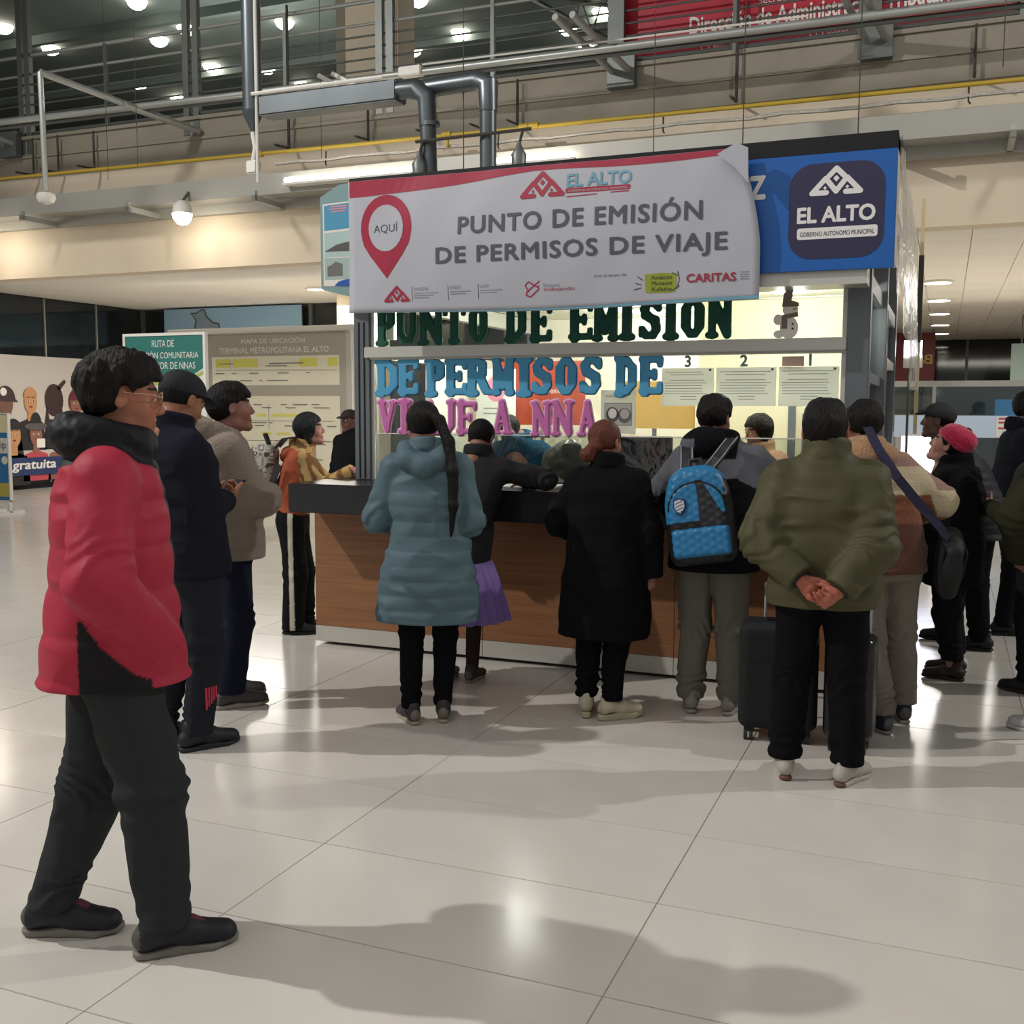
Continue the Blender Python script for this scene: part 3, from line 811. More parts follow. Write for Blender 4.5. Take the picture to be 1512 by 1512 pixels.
def cartoon(u, w, s, skin, hair, shirt, style):
    S = lambda pts: [(u + a * s, w + b * s) for a, b in pts]
    n = 'figure_print'
    if style == 'braid':
        cf.poly(n, S(circ((0, .02), .25, .34)), PC[hair], 2); cf.poly(n, S([(-.2, -.1), (-.12, -.5), (-.28, -.5)]), PC[hair], 2)
        cf.poly(n, S([(.2, -.1), (.28, -.5), (.12, -.5)]), PC[hair], 2); cf.poly(n, S([(.08, .3), (.3, .46), (.34, .4), (.16, .22)]), PC[hair], 2)
        cf.poly(n, S([(-.3, -1.0), (.3, -1.0), (.26, -.38), (-.26, -.38)]), PC['dark'], 1); return
    cf.poly(n, S([(-.42, -1.1), (.42, -1.1), (.34, -.48), (.1, -.4), (-.1, -.4), (-.34, -.48)]), PC[shirt], 1)
    cf.poly(n, S([(-.09, -.45), (.09, -.45), (.09, -.15), (-.09, -.15)]), PC[skin], 2)
    if style not in ('helmet', 'bald'): cf.poly(n, S(circ((0, .04), .24, .3)), PC[hair], 3)
    cf.poly(n, S(circ((0, -.02), .18, .26)), PC[skin], 4)
    if style == 'helmet': cf.poly(n, S(circ((0, .08), .24, .26, 16, 0, 180) + [(-.3, .04), (.32, .02)]), PC['brown'], 5); cf.poly(n, S(circ((-.05, .22), .08)), PC['white'], 6)
    if style == 'bald': cf.poly(n, S(circ((0, .1), .19, .2, 16, 0, 180)), PC['skin1'], 5)
    if style == 'bun': cf.poly(n, S(circ((0, .32), .09)), PC[hair], 5); cf.poly(n, S(circ((0, .08), .2, .22, 16, 0, 180)), PC[hair], 5)
    if style == 'bowler': cf.poly(n, S(circ((0, .18), .34, .09)), PC['grey'], 5); cf.poly(n, S(circ((0, .25), .16, .26, 16, 0, 180)), PC['dark'], 6)
    if style == 'side': cf.poly(n, S(circ((0, .1), .2, .2, 16, 0, 180)), PC[hair], 5)
    if style == 'yhat': cf.poly(n, S(circ((0, .18), .36, .12)), PC['yellow'], 5)
    if style != 'helmet':
        for a in (-.07, .07):
            cf.poly(n, S(circ((a, .0), .035, .025, 10)), PC['white'], 5); cf.poly(n, S(circ((a, .0), .018, .022, 8)), PC['dark'], 6)
            cf.poly(n, S([(a - .05, .07), (a + .05, .08), (a + .05, .095), (a - .05, .085)]), PC['dark'], 5)
        cf.poly(n, S(circ((0, -.13), .05, .02, 8)), PC['maroon'], 5)
cartoon(14.62, 1.62, .92, 'skin3', 'brown', 'dark', 'helmet'); cartoon(15.2, 1.66, .84, 'skin1', 'skin1', 'dark', 'bald')
cartoon(15.78, 1.66, .92, 'skin3', 'brown', 'dark', 'braid'); cartoon(16.33, 1.62, .80, 'skin2', 'maroon', 'yellow', 'bun')
cartoon(14.78, 1.04, .86, 'skin1', 'dark', 'dark', 'side'); cartoon(15.30, 1.04, .80, 'skin2', 'dark', 'red', 'bowler')
cartoon(15.90, 1.04, .80, 'skin2', 'brown', 'skin2', 'yhat'); cartoon(16.9, 1.6, .84, 'skin1', 'dark', 'blue', 'side')
cf.rect('paper_print', 15.3, 15.5, .78, .95, PC['white'], 6)
tag(cart, 'grey wall panel printed with cartoon people above a blue strip reading gratuita', 'poster')
for o in [o for o in cart.children if o.name.startswith('figure_print')]: pass

def board(name, x0, x1, y, z0, z1, m, label, cat, frame=None, legs=True, fw=.03):
    r = empty(name, ((x0 + x1) / 2, y, 0))
    hx = (x1 - x0) / 2
    MB().box(-hx, hx, -.012, .012, z0, z1).build('board', m, r)
    if frame: MB().box(-hx - fw, -hx, -.025, .025, z0, z1 + fw).box(hx, hx + fw, -.025, .025, z0, z1 + fw).box(-hx, hx, -.025, .025, z1, z1 + fw).box(-hx, hx, -.025, .025, z0 - fw, z0).build('frame', frame, r)
    if legs: MB().box(hx - .05, hx, -.25, .25, 0, .04).box(hx - .03, hx, -.02, .02, .02, z0).build('stand_leg', frame or M_white, r)
    if legs: MB().box(-hx, -hx + .05, -.25, .25, 0, .04).box(-hx, -hx + .03, -.02, .02, .02, z0).build('stand_leg', frame or M_white, r)
    tag(r, label, cat)
    return r, PFace(r, (0, y - .013, 0), gap=.003)
# map board
mb_, mf = board('map_board', -11.68, -8.95, 15, 0.2, 2.78, mat('map_board_grey', '#aaa396', .4), 'large grey and cream location map board left of the booth', 'board', mat('board_frame_grey', '#b9b6ae', .4), fw=.08)
M_ivory = mat('map_ivory', '#e2ddc6', .4)
mf.text('MAPA DE UBICACIÓN', -10.35, 2.66, .12, PC['white'], .03, width=1.25, height=.10)
mf.text('TERMINAL METROPOLITANA EL ALTO', -10.35, 2.50, .12, PC['white'], .03, width=2.15, height=.10)
mf.rect('map_sheet', -11.58, -9.08, 1.92, 2.40, M_ivory, 1)
mf.rect('map_sheet', -11.58, -9.08, .3, 1.74, M_ivory, 1)
for a, b in ((-11.5, -11.22), (-11.15, -10.65), (-9.85, -9.5), (-9.3, -9.12)): mf.rect('yellow_zone', a, b, 2.22, 2.36, PC['hy'], 2)
for a, b, c, d in ((-10.7, -10.5, 1.40, 1.45), (-10.4, -10.1, 1.40, 1.45), (-10.1, -9.9, 1.40, 1.45), (-10.6, -10.4, 1.10, 1.14), (-10.3, -10.05, 1.10, 1.14), (-9.9, -9.6, 1.10, 1.14)): mf.rect('yellow_zone', a, b, c, d, PC['hy'], 2)
lines = []
for _ in range(70):
    u = random.uniform(-11.5, -9.3); w_ = random.choice([2.28, 2.24, 2.12, 2.0, 1.6, 1.55, 1.3, 1.25, 1.0, .95, .8, .7]) ; l = random.uniform(.05, .28)
    lines.append([(u, w_), (min(u + l, -9.12), w_)])
mf.strokes('map_caption', lines, .012, PC['txt'], 3)
mf.strokes('map_line', [[(-11.5, 2.18), (-9.15, 2.16)], [(-11.4, 1.33), (-9.2, 1.33)], [(-11.4, 1.0), (-9.2, 1.0)], [(-10.45, 1.6), (-10.45, 1.2)], [(-11.2, 2.35), (-11.2, 2.2)]], .006, PC['txt'], 3)
# pale head rail over the map
hr = MB().box(-12.4, -8.7, 14.85, 14.95, 2.79, 2.87, .01).build('head_rail', M_white); tag(hr, 'white rail across the top of the map board', 'rail')
MB().box(-12.35, -12.31, 14.88, 14.92, 0, 2.8).box(-8.8, -8.76, 14.88, 14.92, 0, 2.8).build('upright', M_white, hr)
# green community route board
gb, gf_ = board('route_board', -8.5, -7.44, 9.5, 0.35, 2.33, mat('print_pale', '#d5dbd2', .35), 'green and white poster stand headed RUTA DE ATENCIÓN COMUNITARIA', 'poster stand', M_white)
gf_.poly('green_field', [(-8.5, 1.9), (-8.2, 1.84), (-7.9, 1.82), (-7.65, 1.87), (-7.44, 1.98), (-7.44, 2.33), (-8.5, 2.33)], PC['green'], 1)
gf_.poly('lime_stripe', [(-8.5, 1.86), (-8.2, 1.80), (-7.9, 1.78), (-7.65, 1.82), (-7.44, 1.92), (-7.44, 1.95), (-7.65, 1.86), (-7.9, 1.82), (-8.2, 1.84), (-8.5, 1.89)], PC['lime'], 2)
gf_.text('RUTA DE', -7.98, 2.245, .1, PC['white'], .0, width=.30, height=.075)
gf_.text('ATENCIÓN COMUNITARIA', -7.97, 2.125, .1, PC['white'], .0, width=.93, height=.085)
gf_.text('A FAVOR DE NNAS', -7.90, 2.005, .1, PC['white'], .0, width=.70, height=.075)
# pale blue panel with map outline
bp_, bf = board('map_poster', -15.25, -11.88, 18.2, 2.9, 3.58, mat('print_sky', '#9db9cf', .4), 'pale blue panel with a dark map outline under the ceiling', 'panel', None, legs=False)
for x in (-15.2, -11.95): MB().box(x + 13.565 - .02, x + 13.565 + .02, 0, .125, 3.0, 3.5).build('fixing', M_steel, bp_)
bf.poly('map_outline', [(-14.58, 3.5), (-14.42, 3.50), (-14.3, 3.56), (-14.2, 3.56), (-14.15, 3.42), (-14.0, 3.3), (-13.85, 3.27), (-13.82, 3.12), (-14.5, 3.12), (-14.45, 3.35)], PC['grey'], 1)
bf.poly('map_outline', [(-14.53, 3.47), (-14.42, 3.47), (-14.3, 3.53), (-14.22, 3.53), (-14.18, 3.40), (-14.02, 3.27), (-13.88, 3.24), (-13.86, 3.13), (-14.46, 3.13), (-14.41, 3.35)], mat('print_slate', '#7f93a3', .5), 2)
# tall roll-up at the left picture edge
ru, rf = board('roll_up_banner', -12.9, -12.49, 11.5, 0.2, 1.44, PC['blue'], 'blue and yellow roll-up banner cut by the left picture edge', 'banner', M_white, fw=.02)
rf.rect('print_block', -12.9, -12.5, 1.18, 1.43, mat('print_cream', '#e6dcae', .4), 1)
rf.rect('print_block', -12.9, -12.5, .88, 1.1, PC['white'], 1); rf.text('ip', -12.58, 1.0, .16, PC['dark'], 0, lay=2)
rf.rect('print_block', -12.9, -12.5, .25, .45, PC['yellow'], 1)
rf.poly('print_block', circ((-12.56, .78), .06), M_ivory, 2)

# ---------------------------------------------------------------- behind, right of the booth: lit shop front
sh = empty('storefront', (0, 14, 0))
MB().box(-.9, 6, -.03, .03, 1.83, 1.9).box(-.9, 6, -.03, .03, 1.24, 1.28).box(-.15, -.11, -.03, .03, 0, 1.83).box(2.0, 2.04, -.03, .03, 0, 1.83).box(4.0, 4.04, -.03, .03, 0, 1.83).build('frame', M_alu, sh)
for a, b in ((-.9, -.15), (-.11, 2.0), (2.04, 4.0)): box('pane', clear_mat('shop_glass', '#cfd8d8', .04), a, b, -.005, .005, 1.28, 1.83, sh)
tag(sh, 'aluminium framed glass shop front behind the people at the right', 'shop front')
sb = empty('service_strip', (0, 12.2, 0))
MB().box(-.5, 0.66, -.02, .02, 1.26, 1.49).build('strip', mat('print_icy', '#bccbdc', .35), sb)
MB().box(-.48, -.44, -.02, .02, 0, 1.26).box(.6, .64, -.02, .02, 0, 1.26).build('leg', M_alu, sb)
sbf = PFace(sb, (0, 12.178, 0), gap=.002)
sbf.poly('print_block', [(.5, 1.27), (.66, 1.27), (.66, 1.48), (.5, 1.48)], PC['white'], 1)
for a in (1.45, 1.41, 1.35): sbf.rect('print_block', .52, .64, a, a + .02, PC['red'], 2)
sbf.rect('print_block', .56, .63, 1.29, 1.33, PC['sky'], 2)
tag(sb, 'pale blue printed strip on posts behind the pink hat', 'sign')
ls_ = empty('light_box', (0, 11.6, 0))
MB().box(-.42, .02, -.03, .03, .55, 1.30, .01).build('case', M_white, ls_)
MB().box(-.40, 0.0, -.034, -.03, .58, 1.28).build('lit_face', glow('screen_glow', '#e4e6ff', 5), ls_)
MB().box(-.4, -.36, -.02, .02, 0, .55).box(-.04, 0, -.02, .02, 0, .55).build('leg', M_alu, ls_)
tag(ls_, 'bright white lit display behind the man with the dark cap', 'display')
# mirrored red sign inside, dark boards
rs = empty('red_sign', (-.8, 30, 0))
MB().box(-.75, .5, -.04, .04, 2.2, 3.55).build('board', mat('sign_maroon', '#6d2a2a', .5), rs)
MB().tube([(-.7, 0, 3.5), (-.7, 0, 3.64)], .02, 6).tube([(.45, 0, 3.5), (.45, 0, 3.64)], .02, 6).build('hanger', M_steel, rs)
rsf = PFace(rs, (0, 29.95, 0), gap=.004)
me, v = text_mesh('BE', .34, .02, 'CENTER', 1.0, .45)
me.vertices.foreach_set('co', np.array([(.22 - x, -.06 - z, 2.86 + y) for x, y, z in v]).ravel()); me.materials.append(mat('sign_gold', '#b79a5a', .5)); link('lettering', me, rs)
tag(rs, 'dark red hanging sign with gold letters seen mirrored beside the booth', 'sign')
for (x, z0, z1, y, c, lab) in ((-.55, 1.55, 1.8, 20, '#3a3834', 'dark shop board beside the booth post'), (-.5, 1.28, 1.48, 19.5, '#6b6450', 'brown shop board beside the booth post')):
    o = box('shop_board', mat('board_' + c, c, .6), x - .35, x + .35, y, y + .05, z0, z1); MB().box(x - .3, x - .27, y + .01, y + .04, 0, z0).build('post', M_steel, o); tag(o, lab, 'sign')
o = box('blue_poster', PC['blue'], .75, 1.35, 19, 19.04, 1.35, 1.72); MB().box(1.0, 1.04, 19.0, 19.04, 0, 1.35).build('post', M_steel, o); tag(o, 'blue poster behind the glass above the pink hat', 'poster')
o = box('pale_hanging_board', mat('pale_green_board', '#8fa39a', .5), 1.3, 3.6, 26, 26.05, 2.2, 3.0); MB().tube([(1.5, 26.02, 3.0), (1.5, 26.02, 3.62)], .015, 6).tube([(3.4, 26.02, 3.0), (3.4, 26.02, 3.62)], .015, 6).build('hanger', M_steel, o); tag(o, 'pale green board hanging at the far right', 'board')
box('shop_backdrop', M_glassd, -3.9, 12, 22.0, 22.1, 0, 2.0).name = 'wall_shop'
tag(bpy.data.objects['wall_shop'], kind='structure')
lamp('low_ceiling_lamps', 'AREA', (1.5, 20, 3.5), 650, 6.0, (1, .95, .88), (1.5, 20, 0))
lamp('low_ceiling_lamps', 'AREA', (-11, 15.6, 3.5), 560, 5.0, (1, .95, .88), (-11, 15, 0))
# ================================================================ THE BOOTH
BX0, BX1, BYF, BYB = -3.57, -0.39, 6.10, 9.3
M_lam = mat('wood_laminate', '#8c6040', 0.42, bump=0.08, bscale=20, vary=0.2, vscale=3.0, stretch=(0.6, 1, 22))
M_ctop = mat('black_counter', '#232427', 0.28, bump=0.05, bscale=80)
M_plinth = mat('plinth_panel', '#b9b6ae', 0.5, vary=0.05)
M_post = mat('booth_post_grey', '#6c7277', 0.4, 0.3, vary=0.06)
M_frame = mat('booth_frame_alu', '#c6c7bf', 0.4, 0.3)
M_glass = clear_mat('booth_glass', '#f2f5f2', 0.01)
M_plex = clear_mat('acrylic', '#dfe6e2', 0.08, 0.12, bump=0.3, bscale=6)

ct = empty('booth_counter', (-2.0, 5.92, 0))
cx = -2.0
for k in range(3):       # front panels of the counter
    a = -3.79 + k * 1.20; b = min(a + 1.198, -0.25)
    MB().box(a - cx, b - cx, 0, 0.04, 0.125, 0.90, .002).build('wood_panel', M_lam, ct)
    MB().box(a - cx, b - cx, -0.004, 0.03, 0.022, 0.124, .002).build('skirting_panel', M_plinth, ct)
MB().box(-3.79 - cx, -3.75 - cx, 0.04, .3, 0.125, 0.90, .002).build('side_panel', M_lam, ct)
MB().box(-3.79 - cx, -3.76 - cx, 0.03, .3, 0.022, 0.124).build('skirting_panel', M_plinth, ct)
MB().box(-3.72 - cx, -0.3 - cx, 0.08, .29, 0.0, 0.03).box(-3.72 - cx, -.3 - cx, .04, .30, .03, .9).build('toe_base', M_black, ct)
MB().box(-3.79 - cx, -0.22 - cx, -0.30, .33, 0.90, 1.08, .006).build('counter_top', M_ctop, ct)
tag(ct, 'wood fronted booth counter with thick black top and pale skirting', 'counter')

bo = empty('permit_booth', (-2.0, 6.1, 0))
bx = lambda a: a + 2.0
def bb(name, m, x0, x1, y0, y1, z0, z1, b=0.0, parent=None):
    return MB().box(bx(x0), bx(x1), y0 - 6.1, y1 - 6.1, z0, z1, b).build(name, m, parent or bo)
Z0 = 1.085
for x0, x1 in ((-3.575, -3.46), (-0.51, -0.39)):
    p = bb('post', M_post, x0, x1, 6.08, 6.20, Z0, 2.95, .004)
    for g in ((.33, .66) if x0 < -2 else ()): bb('groove', M_black, x0 + (x1 - x0) * g - .004, x0 + (x1 - x0) * g + .004, 6.075, 6.081, Z0 + .01, 2.1, 0, p)
bb('post', M_post, -3.575, -3.46, 9.18, 9.3, 0, 2.95, .004); bb('post', M_post, -0.51, -0.39, 9.18, 9.3, 0, 2.95, .004)
bb('post', M_post, -0.47, -0.37, 7.35, 7.45, 0, 2.95, .004)
bb('head_rail', M_frame, -3.46, -0.51, 6.09, 6.17, 2.22, 2.34, .004)
bb('transom', M_frame, -3.49, -0.51, 6.06, 6.16, 1.87, 1.94, .004)
bb('transom_lip', M_frame, -3.46, -0.51, 6.085, 6.15, 1.858, 1.87)
bb('side_bead', M_frame, -3.46, -3.435, 6.10, 6.15, Z0, 2.22); bb('side_bead', M_frame, -0.535, -0.51, 6.10, 6.15, Z0, 2.22)
g1 = bb('glass_pane', M_glass, -3.435, -0.535, 6.118, 6.124, 1.94, 2.22)
g2 = bb('glass_pane', M_glass, -3.435, -0.535, 6.118, 6.124, 1.38, 1.862)
bb('acrylic_guard', M_plex, -3.43, -0.54, 6.10, 6.106, 1.10, 1.385); bb('guard_edge', M_white, -3.43, -0.54, 6.098, 6.108, 1.383, 1.389)
# left side: open to the counter end, glazed above
bb('side_rail', M_frame, -3.56, -3.48, 6.2, 9.18, 1.87, 1.94); bb('side_rail', M_frame, -3.56, -3.48, 6.2, 9.18, 2.22, 2.34)
# right side door wall
sd = bb('side_frame', M_post, -0.45, -0.40, 6.2, 9.18, 2.2, 2.3, .004)
bb('side_rail', M_post, -0.45, -0.40, 6.2, 7.35, 1.70, 1.76); bb('side_rail', M_frame, -0.45, -0.40, 7.45, 9.18, 1.86, 1.92)
bb('side_panel', M_frame, -0.44, -0.41, 6.2, 7.35, 0.02, 1.0); bb('side_panel', M_frame, -0.44, -0.41, 7.45, 9.18, 0.02, 1.0)
bb('glass_pane', M_glass, -0.428, -0.422, 6.2, 7.35, 1.76, 2.2); bb('glass_pane', M_glass, -0.428, -0.422, 6.2, 7.35, 1.0, 1.70)
bb('glass_pane', M_glass, -0.428, -0.422, 7.45, 9.18, 1.0, 2.2)
dr = bb('door_edge', mat('door_red_brown', '#6e4b49', .5), -0.41, -0.37, 7.5, 7.56, 0.02, 2.2)
# roof and walls inside
bb('roof', M_white, -3.60, -0.36, 6.08, 9.3, 2.93, 2.99); bb('inner_ceiling', mat('booth_ceiling', '#dcdccb', .6), -3.46, -0.47, 6.2, 9.15, 2.34, 2.37)
for k in range(5):
    bb('ceiling_joint', M_frame, -3.46, -0.47, 6.7 + k * .55, 6.71 + k * .55, 2.332, 2.342)
bb('back_wall', mat('booth_wall_ivory', '#e6e2d2', .6, vary=.05), -3.46, -0.47, 9.1, 9.15, 0.0, 2.37)
bb('side_wall', mat('booth_wall_ivory', '#e6e2d2', .6), -3.52, -3.47, 7.0, 9.18, 0.0, 1.87)
bb('inner_partition', mat('partition_cream', '#f0e6c4', .6), -1.72, -0.48, 7.95, 8.0, 0.0, 2.34)
bb('partition_edge', M_post, -1.05, -1.0, 7.90, 7.95, 1.08, 1.60); bb('partition_edge', M_post, -0.95, -0.91, 7.90, 7.95, 1.08, 1.52)
bb('side_wing', M_frame, -3.46, -3.40, 6.3, 6.34, 2.0, 2.2)
tag(bo, 'glazed permit booth with grey posts under the white banner', 'booth')
M_blamp = glow('booth_lamp', '#fffbe8', 14)
for k, (x, y) in enumerate([(-2.75, 7.0), (-0.95, 7.1), (-2.2, 8.3)]):
    o = MB().lathe([(.14, 0), (.14, -.02), (.11, -.035)], 20).build('booth_ceiling_light', M_white, None, smooth=True, loc=(x, y, 2.335))
    MB().lathe([(.11, -.036), (.02, -.04)], 20).build('diffuser', M_blamp, o)
    tag(o, 'round light in the booth ceiling, ' + ['left one behind the word DE', 'right one near the snowman', 'rear one'][k], 'ceiling light')
    lamp('booth_light', 'POINT', (x, y, 2.2), 44, 0.1, (1, .985, .94))

# inside the booth: desk, posters, racks
dk = MB().box(-3.40, -0.55, 6.26, 6.95, 0.0, 1.02, .004).build('inner_desk', M_frame); tag(dk, 'long pale desk inside the booth behind the glass', 'desk')
def sheet(name, x0, x1, y, z0, z1, m, label, cat='paper', group=None, tilt=0.0, th=.0015):
    o = MB().box(-(x1 - x0) / 2, (x1 - x0) / 2, -th, th, -(z1 - z0) / 2, (z1 - z0) / 2).build(name, m, None, loc=((x0 + x1) / 2, y, (z0 + z1) / 2))
    if label: tag(o, label, cat, group)
    return o, PFace(o, ((x0 + x1) / 2, y - th - .0005, (z0 + z1) / 2), gap=.0008)
M_paper = paper_mat('paper', '#eff0ea'); M_ptext = mat('paper_print', '#8f9294', .6)
M_orange = mat('poster_orange', '#a8452c', .5)
o, f = sheet('orange_poster', -4.2 + .9, -3.54 + .95, 7.9, 1.42, 1.92, M_orange, 'orange-red poster inside the booth behind the blue letters', 'poster')
f.text('Bienvenidos', .08, .02, .06, M_print_w, .01, width=.25); f.poly('print_block', circ((.15, -.16), .09, .03), PC['dark'], 1)
MB().box(-.015, .015, 0, .02, -1.67, .2).build('post', M_post, o)
o, f = sheet('cork_board', -2.58 + .2, -2.0 + .25, 8.0, 1.40, 1.76, mat('cork', '#c9a25a', .7), 'yellow-brown notice board inside the booth right of the pink letters', 'board')
MB().box(-.015, .015, 0, .02, -1.58, .1).build('post', M_post, o)
M_p1 = mat('poster_pale', '#c9ccc8', .5)
# framed portrait print on the glass side
o, f = sheet('portrait_notice', -1.905, -1.69, 6.112, 1.40, 1.66, M_paper, 'white notice with a small black and white picture, right of the pink letters', 'paper')
f.poly('print_block', rrect(-.085, .085, -.08, .055, .002), M_ptext, 1); f.poly('print_block', rrect(-.08, .08, -.075, .05, .002), PC['ltgrey'], 2)
f.poly('print_block', circ((-.035, -.015), .04, .045), PC['grey'], 3); f.poly('print_block', circ((.04, -.02), .042, .045), PC['txt'], 3); f.poly('print_block', circ((.042, -.01), .028, .03), PC['ltgrey'], 4); f.poly('print_block', circ((-.034, -.008), .026, .03), PC['white'], 4)
f.strokes('print_line', [[(-.08, .09), (.05, .09)], [(-.08, .1), (.0, .1)]], .004, M_ptext, 1)
# three large notices and the window numbers
NW = {'3': 'leftmost', '2': 'middle', '1': 'rightmost'}
for k, (x0, x1, num, nx) in enumerate([(-1.535, -1.232, '3', -1.385), (-1.218, -0.882, '2', -1.064), (-0.868, -0.545, '1', -0.70)]):
    o, f = sheet('window_notice', x0, x1, 6.112, 1.568, 1.785, M_paper, NW[num] + ' of the three white printed notices on the glass', 'paper')
    W = x1 - x0; ln = []
    for r in range(11):
        zz = .085 - r * .0155
        if r in (2,): continue
        a = -W / 2 + (.05 if r in (1, 3, 9, 10) else .02); b = W / 2 - (.06 if r in (1, 3) else .02 + random.uniform(0, .05))
        if r >= 9: a, b = -.04, .05
        ln.append([(a, zz), (b, zz)])
    f.strokes('print_line', ln, .0035, M_ptext, 1)
    f.poly('print_block', rrect(W / 2 - .03, W / 2 - .015, .09, .103, .003), PC['grey'], 1)
    # number
    me, v = text_mesh(num, .088, .045, 'CENTER', 1.0)
    v[:, 0] -= (v[:, 0].min() + v[:, 0].max()) / 2
    me.vertices.foreach_set('co', np.array([(x, -z, y) for x, y, z in v]).ravel()); me.materials.append(mat('number_slate', '#7c97a3', .6))
    t = link('window_number', me, None, (nx, 6.112, 1.819)); t.scale = (1, 1, 1)
    tag(t, 'slate grey numeral above the %s printed notice' % NW[num], 'number')
o, f = sheet('pink_slip', -0.86, -0.74, 6.16, 1.79, 1.845, mat('pink_paper', '#e0b5b2', .6), 'small pink slip on the glass left of the number 1', 'paper')
# things on the desk seen through the guard
def lump(name, c, r, col, label, cat, seed=0, rough=.4, amp=.035, v=.010):
    rng = seed * 3.7
    f = lambda P: ell((0, 0, r[2]), r)(P) + amp * vnoise(P + rng, 9) + amp * .5 * vnoise(P + rng, 22)
    g = lambda P: smax(f(P), -P[:, 2], .005)
    o = sdf_obj(name, g, (-r[0] - .05, -r[1] - .05, -.03), (r[0] + .05, r[1] + .05, 2 * r[2] + .05), v, mat('m_' + name + col, col, rough), None, None, c)
    tag(o, label, cat); return o
lump('plastic_bundle', (-2.28, 6.52, 1.02), (.15, .10, .16), '#4b4945', 'dark plastic wrapped bundle on the booth desk between the women', 'bundle', 1, .25)
lump('paper_pile', (-1.50, 6.72, 1.02), (.13, .10, .14), '#c9c7bf', 'heap of pale papers in plastic on the booth desk left of the backpack man', 'papers', 2, .35)
lump('plastic_bundle', (-3.3, 6.45, 1.02), (.10, .12, .17), '#bdb9af', 'pale plastic bundle in the left corner of the booth window', 'bundle', 3, .3)
mon = empty('monitor', (-1.80, 6.50, 1.02))
MB().box(-.24, .24, -.02, .02, .08, .36, .006).build('screen', mat('monitor_black', '#1d1e20', .35), mon)
MB().box(-.03, .03, .0, .03, .0, .12).box(-.1, .1, -.07, .07, 0, .012).build('stand', M_black, mon)
tag(mon, 'black monitor seen from behind on the booth desk', 'monitor')
o, f = sheet('counter_papers', -2.35, -2.0, 5.98, 1.0, 1.002, M_paper, None)
bpy.data.objects.remove(o)
o = MB().box(-.17, .17, -.11, .11, 0, .012, .003).build('paper_sheet', mat('bright_paper', '#f2f2ee', .5), None, loc=(-2.28, 5.95, 1.081), rz=.1)
tag(o, 'white sheets lying on the black counter between the two women', 'paper')
# white fabric hanging inside left
o, f = sheet('white_poster', -3.38, -3.05, 7.6, 1.35, 1.85, mat('poster_white', '#dfe0da', .5), 'white poster inside the booth at the left edge of the window', 'poster')
MB().box(-.012, .012, 0, .015, -1.6, .1).build('post', M_post, o)
f.poly('print_block', circ((.0, .1), .08, .1), PC['pink'], 1); f.strokes('print_line', [[(-.1, -.05), (.1, -.05)], [(-.1, -.09), (.08, -.09)]], .01, M_ptext, 1)

# ------------------------------------------------ sign boxes above
sg = empty('fascia_sign', (-2.0, 5.83, 0))
MB().box(-3.45 + 2, -0.27 + 2, 0.02, .26, 2.30, 2.93).build('sign_box', M_white, sg)
MB().box(-1.0 + 2 - 2.4, -0.27 + 2, -0.0, .02, 2.27, 2.865, .002).build('blue_panel', mat('sign_blue', '#1f5fae', .35, vary=.03), sg)
MB().box(-3.45 + 2, -0.27 + 2, 0.0, .26, 2.865, 2.95).build('top_edge', M_black, sg)
MB().box(-3.45 + 2, -0.40 + 2, 0.03, .27, 2.20, 2.30).build('lower_edge', M_frame, sg)
sf = PFace(sg, (0, 5.829, 0), gap=.0012)
M_sw = mat('sign_white', '#e6e4e2', .45)
sf.text('Z', -0.965, 2.715, .17, M_sw, .05, width=.085, height=.125)
M_plum = mat('sign_plum', '#33304f', .35)
sf.poly('dark_badge', rrect(-.80, -.325, 2.33, 2.815, .12, 8), M_plum, 1)
def mountain(face, cx, cz, s, m, wid, lay=2):
    L = [[(-.5, 0), (-.13, .33), (.02, .17)], [(-.5, 0), (-.27, 0)], [(-.27, .1), (-.1, .27)], [(-.17, .3), (.0, .48), (.17, .3)],
         [(-.18, .14), (.0, -.0), (.2, .17)], [(.5, 0), (.23, .33), (.13, .25)], [(.5, 0), (.18, 0)], [(-.1, .22), (.0, .02)]]
    L = [[(-.5, 0), (-.22, .3), (0, .02), (.22, .3), (.5, 0), (.2, 0)], [(-.5, 0), (-.2, 0)], [(-.16, .34), (0, .5), (.16, .34)]]
    face.strokes('mountain_mark', [[(cx + a * s, cz + b * s) for a, b in l] for l in L], wid * s, m, lay)
    face.polys('mountain_mark', [[(cx + a * s, cz + b * s) for a, b in ((0, .22), (.065, .29), (0, .36), (-.065, .29))]], m, lay)
    face.polys('mountain_mark', [[(cx + a * s, cz + b * s) for a, b in ((o + 0, .06), (o + .04, .1), (o, .14), (o - .04, .1))] for o in (-.23, .23)], m, lay)
mountain(sf, -.565, 2.665, .24, M_sw, .11)
sf.text('EL ALTO', -.562, 2.555, .1, M_sw, .045, width=.39, height=.085)
sf.poly('white_plate', rrect(-.755, -.355, 2.432, 2.49, .012), M_sw, 2)
sf.text('GOBIERNO AUTÓNOMO MUNICIPAL', -.555, 2.461, .03, M_plum, .01, width=.37, height=.03, lay=3)
for (u, w_) in ((-.412, 2.556),): sf.poly('diamond', [(u, w_ - .014), (u + .014, w_), (u, w_ + .014), (u - .014, w_)], M_plum, 3)
tag(sg, 'blue fascia sign with a dark EL ALTO badge above the booth right side', 'sign')

